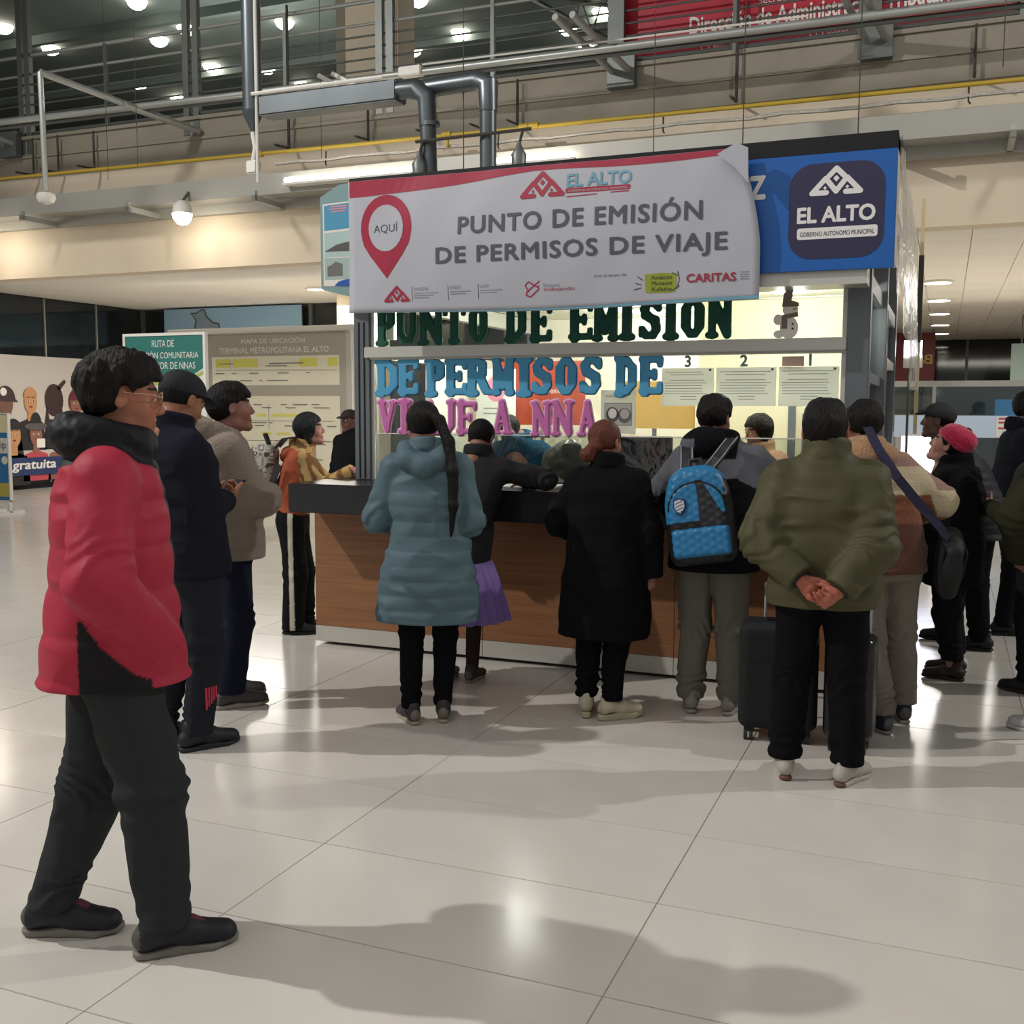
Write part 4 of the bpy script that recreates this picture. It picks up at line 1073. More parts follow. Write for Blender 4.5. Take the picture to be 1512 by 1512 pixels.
# left end poster box
lp = empty('picture_panel', (-3.58, 5.93, 0))
MB().prism([(-.14, 2.30), (.13, 2.235), (.13, 2.95), (.0, 2.945), (-.14, 2.875)], 0, .16).build('panel', mat('panel_teal_grey', '#7d9a9c', .4), lp)
lf = PFace(lp, (0, 5.928, 0), gap=.001)
lf.poly('print_border', [(-3.70, 2.32), (-3.46, 2.31), (-3.46, 2.84), (-3.70, 2.83)], PC['white'], 1)
lf.poly('print_sky', [(-3.69, 2.665), (-3.46, 2.675), (-3.46, 2.83), (-3.69, 2.82)], mat('print_cyan', '#4d93b5', .4), 2)
lf.poly('print_haze', [(-3.69, 2.5), (-3.46, 2.5), (-3.46, 2.66), (-3.69, 2.65)], mat('print_haze', '#a9c0bd', .4), 2)
lf.poly('print_building', [(-3.69, 2.535), (-3.46, 2.53), (-3.46, 2.60), (-3.60, 2.575)], PC['grey'], 3)
lf.poly('print_haze', [(-3.69, 2.36), (-3.46, 2.36), (-3.46, 2.49), (-3.69, 2.495)], mat('print_haze2', '#9fb3ae', .4), 2)
lf.poly('print_building', [(-3.67, 2.38), (-3.56, 2.38), (-3.56, 2.455), (-3.61, 2.47), (-3.64, 2.45), (-3.67, 2.44)], PC['txt'], 3)
lf.poly('print_arc', [(-3.62, 2.32), (-3.46, 2.31), (-3.46, 2.36), (-3.54, 2.357), (-3.59, 2.345)], mat('print_royal', '#2c55a5', .4), 3)
lf.strokes('print_line', [[(-3.64, 2.81), (-3.53, 2.812)], [(-3.65, 2.795), (-3.53, 2.797)], [(-3.63, 2.78), (-3.54, 2.782)]], .008, PC['pink'], 3)
tag(lp, 'faded picture panel with building photos left of the white banner', 'panel')

# the white banner
def bulge(u, w_):
    a = (u + 3.42) / 2.45
    return .035 * math.sin(math.pi * min(max(a, 0), 1)) * math.sin(math.pi * min(max((w_ - 2.1) / .82, 0), 1)) + .007 * math.sin(u * 6 + w_ * 5) + .0015 * math.sin(u * 15 - w_ * 11)
ban = empty('white_banner', (-2.2, 5.77, 2.1))
M_ban = mat('banner_vinyl', '#b3b5be', 0.3, vary=.03, vscale=2)
M_bred = mat('banner_red', '#a23148', 0.32); M_bgrey = mat('banner_grey', '#55565e', 0.4); M_bblue = mat('banner_teal', '#6fa3b8', .4)
bf_ = PFace(ban, (0, 5.77, 0), bulge=bulge, gap=.0016)
nu, nw = 60, 22
def ban_pt(i, j):
    u = -3.42 + 2.48 * i / nu; w_ = j / nw
    top = 2.915 + .0 * u; 
    ue = u
    if i == nu: pass
    xr = -0.935 - .11 * max(0, (w_ - .35)) ** 1.5 / .52      # right edge curls inwards at the top
    u = -3.42 + (xr + 3.42) * i / nu
    bot = 2.118 - .012 * math.sin(u * 2.2)
    return u, bot + (top - bot) * w_
def ban_mesh(name, m, j0, j1, hoff=0.0, back=False):
    vs = []; fs = []; W = j1 - j0 + 1
    for i in range(nu + 1):
        for j in range(j0, j1 + 1):
            u, w_ = ban_pt(i, j); vs.append(bf_.pt(u, w_, hoff)[:])
    for i in range(nu):
        for j in range(W - 1):
            a = i * W + j; fs.append((a, a + W, a + W + 1, a + 1))
    me = bpy.data.meshes.new(name); me.from_pydata(vs, [], fs); me.materials.append(m)
    me.polygons.foreach_set('use_smooth', [True] * len(fs))
    o = link(name, me, ban); s = o.modifiers.new('s', 'SOLIDIFY'); s.thickness = .003; s.offset = 1 if back else -1
    return o
ban_mesh('vinyl_sheet', M_ban, 0, nw)
# red upper edge and blue hem are print
def strip(name, m, z_of_u, z2_of_u, u0, u1, lay):
    vs = []; fs = []; n = 40
    for i in range(n + 1):
        u = u0 + (u1 - u0) * i / n
        vs += [bf_.pt(u, z_of_u(u), bf_.layer(lay))[:], bf_.pt(u, z2_of_u(u), bf_.layer(lay))[:]]
    for i in range(n): fs.append((2 * i, 2 * i + 2, 2 * i + 3, 2 * i + 1))
    me = bpy.data.meshes.new(name); me.from_pydata(vs, [], fs); me.materials.append(m); link(name, me, ban)
strip('red_edge', M_bred, lambda u: 2.915 - (.10 if u < -3.3 else .10 - .065 * min(1, (u + 3.3) / 1.1)) + .006 * math.sin(u * 5), lambda u: 2.914, -3.41, -1.12, 1)
strip('blue_hem', M_bblue, lambda u: 2.122 - .012 * math.sin(u * 2.2), lambda u: 2.122 + .018 * (u + 3.3) / 2.3 - .012 * math.sin(u * 2.2), -3.3, -.94, 1)
fold = MB().prism([(-1.16 + 2.2, 2.88 - 2.1), (-1.06 + 2.2, 2.93 - 2.1), (-1.0 + 2.2, 2.90 - 2.1), (-.995 + 2.2, 2.72 - 2.1), (-1.06 + 2.2, 2.80 - 2.1)], -.06, -.05).build('folded_corner', M_ban, ban)
T = bf_.text
T('PUNTO DE EMISIÓN', -1.957, 2.622, .13, M_bgrey, .028, width=1.432, height=.128, spacing=1.1)
T('DE PERMISOS DE VIAJE', -1.960, 2.428, .13, M_bgrey, .028, width=1.71, height=.125, spacing=1.1)
# location pin
pc = (-3.155, 2.625)
pin = [(pc[0] + .178 * math.cos(a), pc[1] + .195 * math.sin(a)) for a in [math.radians(x) for x in range(-15, 196, 7)]]
pin += [(-3.315, 2.53), (-3.27, 2.465), (-3.21, 2.395), (-3.155, 2.328), (-3.10, 2.395), (-3.04, 2.465), (-2.995, 2.53)]
bf_.poly('pin_mark', pin, M_bred, 1); bf_.poly('pin_hole', circ(pc, .122, .137, 28), M_ban, 2)
T('AQUÍ', pc[0], pc[1], .07, M_bgrey, -.004, width=.17, height=.066, lay=3)
mountain(bf_, -2.15, 2.745, .245, M_bred, .1)
T('EL ALTO', -1.82, 2.815, .07, M_bblue, .03, width=.37, height=.075)
bf_.poly('red_plate', rrect(-2.01, -1.64, 2.745, 2.772, .008), M_bred, 1); T('GOBIERNO AUTÓNOMO MUNICIPAL', -1.825, 2.758, .02, M_ban, .0, width=.34, height=.014, lay=2)
bf_.strokes('underline', [[(-2.0, 2.725), (-1.83, 2.731)], [(-1.75, 2.735), (-1.65, 2.737)]], .006, M_bred, 1)
mountain(bf_, -3.09, 2.195, .16, M_bred, .1)
M_faint = mat('banner_faint', '#8f9099', .4)
for u, t, nl in ((-2.985, 'SMGIDSI', 3), (-2.74, 'DNGAS', 2), (-2.545, 'UAIP', 2)):
    bf_.strokes('divider', [[(u, 2.185), (u, 2.27)]], .003, M_bgrey, 1)
    T(t, u + .012, 2.257, .024, M_faint, 0, align='LEFT', width=.014 * len(t), height=.018)
    bf_.strokes('small_print', [[(u + .015, 2.232 - k * .013), (u + .015 + .16 - .03 * k - (.03 if nl == 2 else 0), 2.232 - k * .013)] for k in range(nl)], .005, M_faint, 1)
bf_.strokes('ribbon_mark', [[(-2.235, 2.215), (-2.255, 2.25), (-2.235, 2.27), (-2.175, 2.235)], [(-2.17, 2.27), (-2.245, 2.215), (-2.25, 2.195), (-2.225, 2.185), (-2.175, 2.225), (-2.175, 2.245)]], .007, M_bred, 1)
T('Estamos', -2.145, 2.247, .025, M_faint, 0, align='LEFT', width=.10, height=.018)
T('trabajando', -2.145, 2.222, .025, M_bred, .01, align='LEFT', width=.185, height=.025)
T('Con el apoyo de:', -1.745, 2.283, .022, M_bgrey, .0, width=.19, height=.019)
bf_.poly('green_logo', [(-1.545, 2.182), (-1.42, 2.178), (-1.38, 2.185), (-1.375, 2.28), (-1.45, 2.286), (-1.55, 2.28)], mat('logo_green', '#94a13a', .4), 1)
M_ink = mat('logo_ink', '#2c2a20', .5)
for k, t in enumerate(('Fundación', 'Munasim', 'Kullakita')): T(t, -1.455, 2.262 - k * .031, .03, M_ink, .0, width=.11, height=.022, shear=.2)
bf_.strokes('logo_rays', [[(-1.57, 2.225), (-1.60, 2.235)], [(-1.57, 2.21), (-1.61, 2.2)], [(-1.56, 2.25), (-1.59, 2.27)], [(-1.37, 2.29), (-1.36, 2.25), (-1.375, 2.2)], [(-1.40, 2.285), (-1.37, 2.27)], [(-1.36, 2.215), (-1.40, 2.19)]], .004, M_ink, 1)
T('CARITAS', -1.19, 2.252, .055, M_bred, .03, width=.265, height=.046)
bf_.strokes('small_print', [[(-1.035, 2.275 - k * .012), (-.99, 2.275 - k * .012)] for k in range(4)], .004, M_faint, 1)
tag(ban, 'white vinyl banner reading PUNTO DE EMISIÓN DE PERMISOS DE VIAJE', 'banner')

# plastic sheet hanging down the right side of the sign
def plast(P):
    return P
vs = []; fs = []; ny, nz = 40, 16
for i in range(ny + 1):
    for j in range(nz + 1):
        y = 5.84 + 3.6 * i / ny; t = j / nz
        zb = 2.15 - .45 * min(1, max(0, (y - 6.4) / 2.2)) if y > 6.4 else 2.15
        z = 2.93 - (2.93 - zb) * t
        x = -.262 + .018 * math.sin(y * 5.1 + z * 3) * t + .012 * math.sin(y * 13 + z * 7) + .03 * t
        vs.append((x + .26, y - 5.84, z - 2.15))
for i in range(ny):
    for j in range(nz):
        a = i * (nz + 1) + j; fs.append((a, a + 1, a + nz + 2, a + nz + 1))
me = bpy.data.meshes.new('plastic_sheet'); me.from_pydata(vs, [], fs); me.materials.append(haze_mat('wrap_plastic', '#c9c5bd', .5))
me.polygons.foreach_set('use_smooth', [True] * len(fs))
ps = link('plastic_sheet', me, None, (-.26, 5.84, 2.15)); tag(ps, 'clear crinkled plastic sheet hanging along the right side of the booth', 'plastic sheet')
sl = MB().box(-.24, -.21, 9.42, 9.46, 1.35, 3.25).build('pale_rod', mat('rod_cream', '#c4b58a', .6)); tag(sl, 'thin pale upright rod at the far right corner of the booth', 'rod')
MB().box(-.245, -.205, 9.41, 9.47, 2.1, 2.8).build('chipped_section', M_rod, sl)
sl.location = (0, 0, 0)
bl = MB().box(-.34, -.19, 9.5, 9.62, 1.90, 2.0, .004).build('lit_box', M_white); MB().box(-.335, -.195, 9.49, 9.5, 1.99, 2.12).build('lit_face', glow('lit_box_glow', '#f2f0ff', 10), bl)
tag(bl, 'small glowing white box lamp at the rear right corner of the booth', 'lamp')
MB().box(-.30, -.28, 9.5, 9.56, 0, 1.86).build('post', M_steel, bl)

# ------------------------------------------------ foam letters on the glass
GL = {  # strokes: x0,z0,x1,z1,radius on a unit-high body
 'P': (.62, [(.17, 0, .17, 1, .10), (.17, .95, .38, .95, .06), (.17, .5, .38, .5, .06), (.46, .85, .46, .6, .10), (.05, 0, .3, 0, .05), (.05, 1, .2, 1, .05)]),
 'U': (.78, [(.17, 1, .17, .28, .10), (.17, .28, .28, .07, .08), (.28, .05, .5, .05, .07), (.5, .07, .62, .28, .07), (.62, .28, .62, 1, .08), (.05, 1, .3, 1, .05), (.5, 1, .74, 1, .05)]),
 'N': (.82, [(.17, 0, .17, 1, .08), (.17, .95, .62, .08, .11), (.64, 0, .64, 1, .08), (.05, 0, .28, 0, .05), (.05, 1, .2, 1, .05), (.52, 1, .77, 1, .05)]),
 'T': (.74, [(.37, 0, .37, 1, .11), (.08, .96, .66, .96, .06), (.07, .96, .07, .8, .05), (.67, .96, .67, .8, .05), (.24, 0, .5, 0, .05)]),
 'O': (.78, [(.19, .72, .19, .28, .11), (.59, .72, .59, .28, .11), (.22, .8, .32, .93, .08), (.32, .94, .46, .94, .07), (.46, .93, .56, .8, .08), (.22, .2, .32, .07, .08), (.32, .06, .46, .06, .07), (.46, .07, .56, .2, .08)]),
 'D': (.76, [(.18, 0, .18, 1, .10), (.1, .95, .4, .95, .06), (.1, .05, .4, .05, .06), (.4, .93, .56, .75, .08), (.58, .72, .58, .28, .10), (.56, .25, .4, .07, .08), (.05, 0, .2, 0, .05), (.05, 1, .2, 1, .05)]),
 'E': (.70, [(.19, 0, .19, 1, .10), (.1, .95, .6, .95, .06), (.62, .95, .62, .8, .05), (.2, .52, .45, .52, .055), (.46, .6, .46, .43, .045), (.1, .05, .6, .05, .06), (.62, .05, .62, .22, .05)]),
 'M': (.95, [(.17, 0, .17, 1, .08), (.17, .95, .46, .2, .10), (.46, .2, .76, .95, .07), (.78, 0, .78, 1, .10), (.05, 0, .28, 0, .05), (.05, 1, .2, 1, .05), (.66, 0, .9, 0, .05), (.74, 1, .9, 1, .05)]),
 'I': (.42, [(.21, 0, .21, 1, .11), (.07, 0, .35, 0, .055), (.07, 1, .35, 1, .055)]),
 'S': (.68, [(.55, .8, .45, .93, .07), (.45, .94, .28, .94, .07), (.28, .93, .19, .8, .08), (.19, .76, .22, .62, .10), (.22, .62, .47, .45, .10), (.47, .45, .5, .24, .10), (.5, .22, .42, .07, .08), (.42, .06, .24, .06, .07), (.24, .07, .13, .22, .07), (.57, .93, .57, .75, .04), (.11, .08, .11, .25, .04)]),
 'R': (.78, [(.17, 0, .17, 1, .10), (.17, .95, .38, .95, .06), (.17, .52, .38, .52, .06), (.47, .86, .47, .62, .10), (.4, .5, .56, .12, .10), (.56, .06, .7, .04, .05), (.05, 0, .3, 0, .05), (.05, 1, .2, 1, .05)]),
 'V': (.78, [(.17, 1, .39, .08, .11), (.39, .08, .62, 1, .08), (.05, 1, .3, 1, .05), (.5, 1, .74, 1, .05)]),
 'J': (.56, [(.36, 1, .36, .25, .10), (.36, .22, .24, .06, .08), (.24, .06, .1, .14, .07), (.22, 1, .5, 1, .05)]),
 'A': (.80, [(.19, .05, .4, .98, .07), (.4, .98, .62, .05, .10), (.26, .35, .54, .35, .05), (.07, 0, .3, 0, .05), (.48, 0, .76, 0, .05)]),
}
GL['~'] = (.82, GL['N'][1] + [(.22, 1.2, .34, 1.26, .045), (.34, 1.26, .46, 1.2, .045), (.46, 1.2, .58, 1.26, .045)])
GL['K'] = (.62, GL['O'][1] + [(.33, 1.14, .46, 1.28, .045)])
def glyph(ch, hgt, wid, extra, th, v):
    W, st = GL[ch]; sx = wid / W
    S = [(a * sx, b * hgt, c * sx, d * hgt, r * (sx + hgt) / 2 * .95) for a, b, c, d, r in st]
    def f(P):
        q = np.stack([P[:, 0], P[:, 2]], 1); d = None
        for a, b, c, e, r in S:
            A = np.array([a, b], np.float32); AB = np.array([c - a, e - b], np.float32); L2 = float(AB @ AB) + 1e-9
            h = np.clip(((q - A) @ AB) / L2, 0, 1); k = q - A - h[:, None] * AB
            dd = np.sqrt((k * k).sum(1)) - r - extra
            d = dd if d is None else smin(d, dd, .006)
        return smax(d, np.abs(P[:, 1]) - th, .002)
    return f, (-.03, -.03, -.03), (wid + .03, .03, hgt * 1.32 + .03), v
def letters(name, items, zb, hgt, y, mface, medge, label, edge=.010, fat=0.0):
    """items: (char, x_left, width)"""
    r = empty(name, (items[0][1], y, zb))
    for i, (ch, x, wd) in enumerate(items):
        dz = (0, .004, -.003, .002)[i % 4]
        f, lo, hi, v = glyph(ch, hgt, wd, fat, .006, .0045)
        o = sdf_obj('letter', f, lo, hi, v, mface, r, None, (x - items[0][1], -.006, dz))
        if medge:
            f, lo, hi, v = glyph(ch, hgt, wd, edge + fat, .0035, .0055)
            o2 = sdf_obj('border', f, lo, hi, v, medge, o, None, (0, .008, 0))
    tag(r, label, 'lettering'); return r
MG = mat('foam_green', '#195446', .7); MGe = mat('foam_green_edge', '#2b8068', .7); MBl = mat('foam_blue', '#4f9fc8', .65); MBe = mat('foam_blue_edge', '#347a9e', .65)
MP = mat('foam_pink', '#c66ca9', .65); MPe = mat('foam_pink_edge', '#e3b3d2', .65)
YG = 6.104
def row(txt, xw): return [(ch, x, w) for ch, (x, w) in zip(txt, xw)]
letters('foam_lettering', row('PUNTODEEMISION', [(-3.421, .143), (-3.278, .152), (-3.122, .187), (-2.944, .155), (-2.775, .143), (-2.523, .148), (-2.366, .15), (-2.116, .158), (-1.958, .155), (-1.799, .099), (-1.687, .154), (-1.533, .092), (-1.437, .154), (-1.279, .151)]),
        1.965, .215, YG, MG, MGe, 'dark green foam letters PUNTO DE EMISION on the upper booth glass', .006, .004)
letters('foam_lettering', row('DEPERMISOSDE', [(-3.426, .173), (-3.268, .151), (-3.068, .143), (-2.935, .16), (-2.785, .185), (-2.605, .141), (-2.446, .102), (-2.353, .15), (-2.199, .151), (-2.048, .157), (-1.815, .136), (-1.675, .146)]),
        1.642, .205, YG, MBl, MBe, 'sky blue foam letters DE PERMISOS DE on the booth glass', .004, .008)
letters('foam_lettering', row('VIAJEANNA', [(-3.416, .143), (-3.273, .113), (-3.107, .144), (-2.95, .10), (-2.859, .153), (-2.614, .145), (-2.348, .136), (-2.216, .147), (-2.052, .128)]),
        1.396, .19, YG, MP, MPe, 'pink foam letters VIAJE A NNA with pale borders on the booth glass', .010, .001)

# snowman sticker
sm = empty('snowman_sticker', (-.83, 6.108, 1.945))
def blob(name, c, r, col, y0, y1, rz=None): return MB().prism(circ(c, r[0], r[1], 22), y0, y1).build(name, mat('felt_' + col, '#f2eee8' if col[1] in 'de' else col, .8), sm)
blob('body', (.01, .055), (.05, .062), '#d9d4cc', -.004, 0); blob('foot', (-.045, .02), (.028, .022), '#d9d4cc', -.005, 0); blob('arm', (-.05, .1), (.025, .03), '#d9d4cc', -.005, 0)
blob('head', (.015, .155), (.042, .038), '#e2ddd5', -.005, 0); blob('button', (.03, .075), (.006, .006), '#4a4340', -.007, -.004); blob('button', (.03, .05), (.006, .006), '#4a4340', -.007, -.004)
MB().prism([(-.03, .17), (-.022, .245), (.005, .275), (.03, .255), (.02, .205), (.06, .19), (.062, .17)], -.008, -.002).build('hat', mat('felt_hat', '#85776f', .8), sm)
MB().prism([(-.03, .125), (.055, .14), (.06, .115), (.0, .105), (.0, .05), (-.03, .05)], -.008, -.003).build('scarf', mat('felt_hat', '#85776f', .8), sm)
MB().prism([(.03, .158), (.06, .163), (.03, .148)], -.008, -.004).build('nose', mat('felt_nose', '#b7846a', .8), sm)
tag(sm, 'felt snowman sticker with brown hat and scarf on the upper booth glass', 'sticker')
# ================================================================ PEOPLE
def rotz(a):
    a = math.radians(a); c, s = math.cos(a), math.sin(a)
    return np.array([[c, -s, 0], [s, c, 0], [0, 0, 1]], np.float32)
def rotx(a):
    a = math.radians(a); c, s = math.cos(a), math.sin(a)
    return np.array([[1, 0, 0], [0, c, -s], [0, s, c]], np.float32)
def roty(a):
    a = math.radians(a); c, s = math.cos(a), math.sin(a)
    return np.array([[c, 0, s], [0, 1, 0], [-s, 0, c]], np.float32)
def ik(a, b, l1, l2, pole):
    """middle joint of a two-bone limb from a to b bending towards pole; b is pulled in when out of reach"""
    a = np.asarray(a, float); b = np.asarray(b, float); d = b - a; L = np.linalg.norm(d)
    if L > (l1 + l2) * .999: b = a + d / L * (l1 + l2) * .999; d = b - a; L = np.linalg.norm(d)
    u = d / L; x = (l1 * l1 - l2 * l2 + L * L) / (2 * L); h = math.sqrt(max(l1 * l1 - x * x, 0))
    p = np.asarray(pole, float); p = p - u * (p @ u); p /= (np.linalg.norm(p) + 1e-9)
    return a + u * x + p * h, b

M_skin = mat('skin', '#9c6a52', 0.5, 0, 0.35, attr=True, bump=.06, bscale=90)
M_hair = mat('hair_black', '#100d0c', 0.6, 0, 0.25, bump=1.0, bscale=120, stretch=(1, 1, .15))
M_cloth = mat('cloth', '#444444', 0.9, 0, 0.1, attr=True, bump=.18, bscale=220)
M_puff = mat('quilted_nylon', '#444444', 0.6, 0, 0.25, attr=True, bump=.1, bscale=60)
M_fleece = mat('fleece', '#8c8078', 0.95, 0, 0.1, attr=True, bump=.9, bscale=110, sheen=.15)
M_shoe = mat('shoe_upper', '#222222', 0.6, attr=True, bump=.15, bscale=150)
M_sole = mat('shoe_sole', '#888888', 0.6, attr=True)
M_eye = mat('eye_white', '#d8d2cb', 0.25); M_iris = mat('eye_dark', '#1d120d', 0.15)

# ---- head in its own frame: y forward, z up, x to the right; 0.23 m from chin to crown
def head_f():
    skull = ell((0, -.014, .030), (.0755, .095, .086))
    face = ell((0, .024, -.030), (.060, .066, .082))
    cheek = union([ell((.034, .050, -.026), (.026, .026, .028)), ell((-.034, .050, -.026), (.026, .026, .028))], .01)
    jaw = rc((-.040, .012, -.078), (0, .068, -.100), .024, .018); jaw2 = rc((.040, .012, -.078), (0, .068, -.100), .024, .018)
    neck = rc((0, -.022, -.055), (0, -.040, -.185), .054, .058)
    brow = rc((-.032, .078, .028), (.032, .078, .028), .011, .011)
    nose = rc((0, .086, .014), (0, .104, -.027), .0070, .0105)
    nos = union([ell((.011, .096, -.032), (.010, .011, .008)), ell((-.011, .096, -.032), (.010, .011, .008))], .006)
    lipu = rc((-.018, .083, -.057), (.018, .083, -.057), .0075, .0075); lipl = rc((-.015, .083, -.069), (.015, .083, -.069), .0085, .0085)
    lipm = ell((0, .092, -.063), (.024, .007, .0022))
    chin = ell((0, .074, -.098), (.02, .017, .016))
    sock = [ell((sx * .031, .094, .010), (.019, .014, .011)) for sx in (-1, 1)]
    lid = [ell((sx * .031, .074, .009), (.0155, .0135, .0105)) for sx in (-1, 1)]
    ears = []
    for sx in (-1, 1):
        R = rotz(sx * 22) @ rotx(-8)
        e = ell((sx * .078, -.008, .002), (.0085, .019, .031), R); h = ell((sx * .087, -.004, .005), (.007, .010, .017), R)
        ears.append((e, h))
    def f(P):
        d = smin(skull(P), face(P), .03); d = smin(d, cheek(P), .02); d = smin(d, smin(jaw(P), jaw2(P), .02), .02)
        d = smin(d, neck(P), .02); d = smin(d, brow(P), .012)
        for s in sock: d = smax(d, -s(P), .010)
        for l in lid: d = smin(d, l(P), .004)
        d = smin(d, nose(P), .012); d = smin(d, nos(P), .006); d = smin(d, chin(P), .012)
        d = smin(d, lipu(P), .006); d = smin(d, lipl(P), .006); d = smax(d, -lipm(P), .002)
        for e, h in ears: d = smin(d, smax(e(P), -h(P), .004), .006)
        return d
    return f
HEAD = head_f()
def skin_col(q, base, lips=None, brows=True):
    """q head-frame points -> colour (pigment only: lips, brows, hairline)"""
    b = np.array(lin(base)); c = np.tile(b, (len(q), 1))
    lipc = np.array(lin(lips)) if lips else b * np.array([.85, .6, .6])
    m = (((q[:, 0] / .024) ** 2 + ((q[:, 2] + .063) / .013) ** 2) < 1) & (q[:, 1] > .078)
    c[m] = lipc
    ch = (((np.abs(q[:, 0]) - .04) / .022) ** 2 + ((q[:, 2] + .025) / .025) ** 2 < 1) & (q[:, 1] > .04)
    c[ch] = c[ch] * np.array([1.08, .93, .90])
    if brows:
        m = (np.abs(np.abs(q[:, 0]) - .032) < .019) & (np.abs(q[:, 2] - .032 + .12 * (np.abs(q[:, 0]) - .032) ** 1) < .0045) & (q[:, 1] > .06)
        c[m] = np.array(lin('#1c1411'))
    return c

def hair_f(style, seed=0):
    sk = ell((0, -.016, .034), (.083, .103, .094)); o = seed * 5.3
    zl_y = [-.12, -.06, -.02, .0, .03, .055, .075, .12]
    zl_z = {'short': [-.075, -.065, -.03, .0, .025, .045, .055, .06], 'long': [-.16, -.14, -.07, -.02, .02, .045, .06, .07],
            'bob': [-.13, -.13, -.125, -.12, -.09, .02, .052, .065]}
    kind = {'messy': 'short', 'fringe': 'short', 'short': 'short', 'crop': 'short', 'tied': 'long', 'bob': 'bob', 'bun': 'long'}[style]
    zz = zl_z[kind]
    extra = {'messy': .014, 'fringe': .008, 'short': .004, 'crop': -.003, 'tied': .002, 'bob': .014, 'bun': .0}[style]
    top = ell((0, .0, .085), (.078, .092, .052)); fr = ell((0, .066, .062), (.058, .036, .030)); back = ell((0, -.07, .02), (.072, .045, .07))
    bobf = rc((-.055, -.02, .02), (-.06, -.012, -.09), .034, .026); bobg = rc((.055, -.02, .02), (.06, -.012, -.09), .034, .026); bobb = rc((0, -.06, .02), (0, -.06, -.085), .06, .045)
    ear = [ell((s * .08, .0, .0), (.022, .022, .034)) for s in (-1, 1)]
    def f(P):
        d = sk(P) - extra
        if style in ('messy', 'fringe', 'short'): d = smin(d, top(P), .02)
        if style in ('messy', 'fringe'): d = smin(d, fr(P), .015); d = smin(d, back(P), .02)
        if style == 'bob': d = smin(smin(d, smin(bobf(P), bobg(P), .02), .02), bobb(P), .02)
        y = P[:, 1]
        zl = np.interp(y, zl_y, zz).astype(np.float32)
        if style == 'fringe': zl = np.where(y > .05, zl - .012, zl)
        d = smax(d, (zl - P[:, 2]) * .8, .008)
        if style not in ('bob', 'tied', 'bun'):
            for e in ear: d = smax(d, -e(P), .006)
        a = {'messy': .0075, 'fringe': .004, 'short': .004, 'crop': .0015, 'tied': .002, 'bob': .004, 'bun': .003}[style]
        d = d - a * vnoise(P + o, 40, 40, 18) - a * .6 * vnoise(P + o, 95, 95, 45)
        return d
    return f

def hand_f(W, d, n, t, curl=25, sc=1.0, spread=.0, thumb=None):
    """W wrist, d towards fingers, n out of the palm, t towards the thumb side"""
    W = np.asarray(W, float); d = np.asarray(d, float); d /= np.linalg.norm(d)
    n = np.asarray(n, float); n = n - d * (n @ d); n /= np.linalg.norm(n)
    t = np.asarray(t, float); t = t - d * (t @ d) - n * (t @ n); t /= np.linalg.norm(t)
    fs = []
    offs = (.030, .010, -.010, -.029); lens = (.072, .080, .074, .057); kn = (.088, .092, .088, .080)
    for i in range(4):
        k = W + (d * kn[i] + t * offs[i] * 1.0) * sc
        fs.append((rc(W + t * offs[i] * .55 * sc, k, .014 * sc, .0115 * sc, n, .85), .012))
    fs.append((ell(W + d * .05 * sc, (.034 * sc,) * 3, None), .012))
    for i in range(4):
        p = W + (d * kn[i] + t * offs[i]) * sc; a = 0; dd = d + t * spread * (offs[i] / .03)
        dd /= np.linalg.norm(dd)
        for j, fr in enumerate((.45, .30, .25)):
            a += math.radians(curl * (1, 1.15, .7)[j] * (1 + .08 * i))
            v = dd * math.cos(a) + n * math.sin(a)
            q = p + v * lens[i] * fr * sc
            r0 = (.0092, .0082, .0074)[j] * sc; fs.append((rc(p, q, r0 * 1.06, r0 * .93), .003)); p = q
    td = thumb if thumb is not None else (t * .75 + d * .62 + n * .25)
    td = np.asarray(td, float); td /= np.linalg.norm(td)
    p = W + (t * .024 + d * .018) * sc; q = p + td * .042 * sc; fs.append((rc(p, q, .014 * sc, .0115 * sc), .008))
    v = td * .8 + d * .5 + n * .15; v /= np.linalg.norm(v); r = q + v * .032 * sc; fs.append((rc(q, r, .0105 * sc, .0095 * sc), .004))
    fs.append((rc(r, r + v * .022 * sc, .0092 * sc, .0078 * sc), .003))
    def f(P):
        dd = fs[0][0](P)
        for g, k in fs[1:]: dd = smin(dd, g(P), k)
        return dd
    palm = W + d * .08 * sc
    return f, palm

def const(c):
    c = np.array(lin(c)); return lambda P: np.tile(c, (len(P), 1))

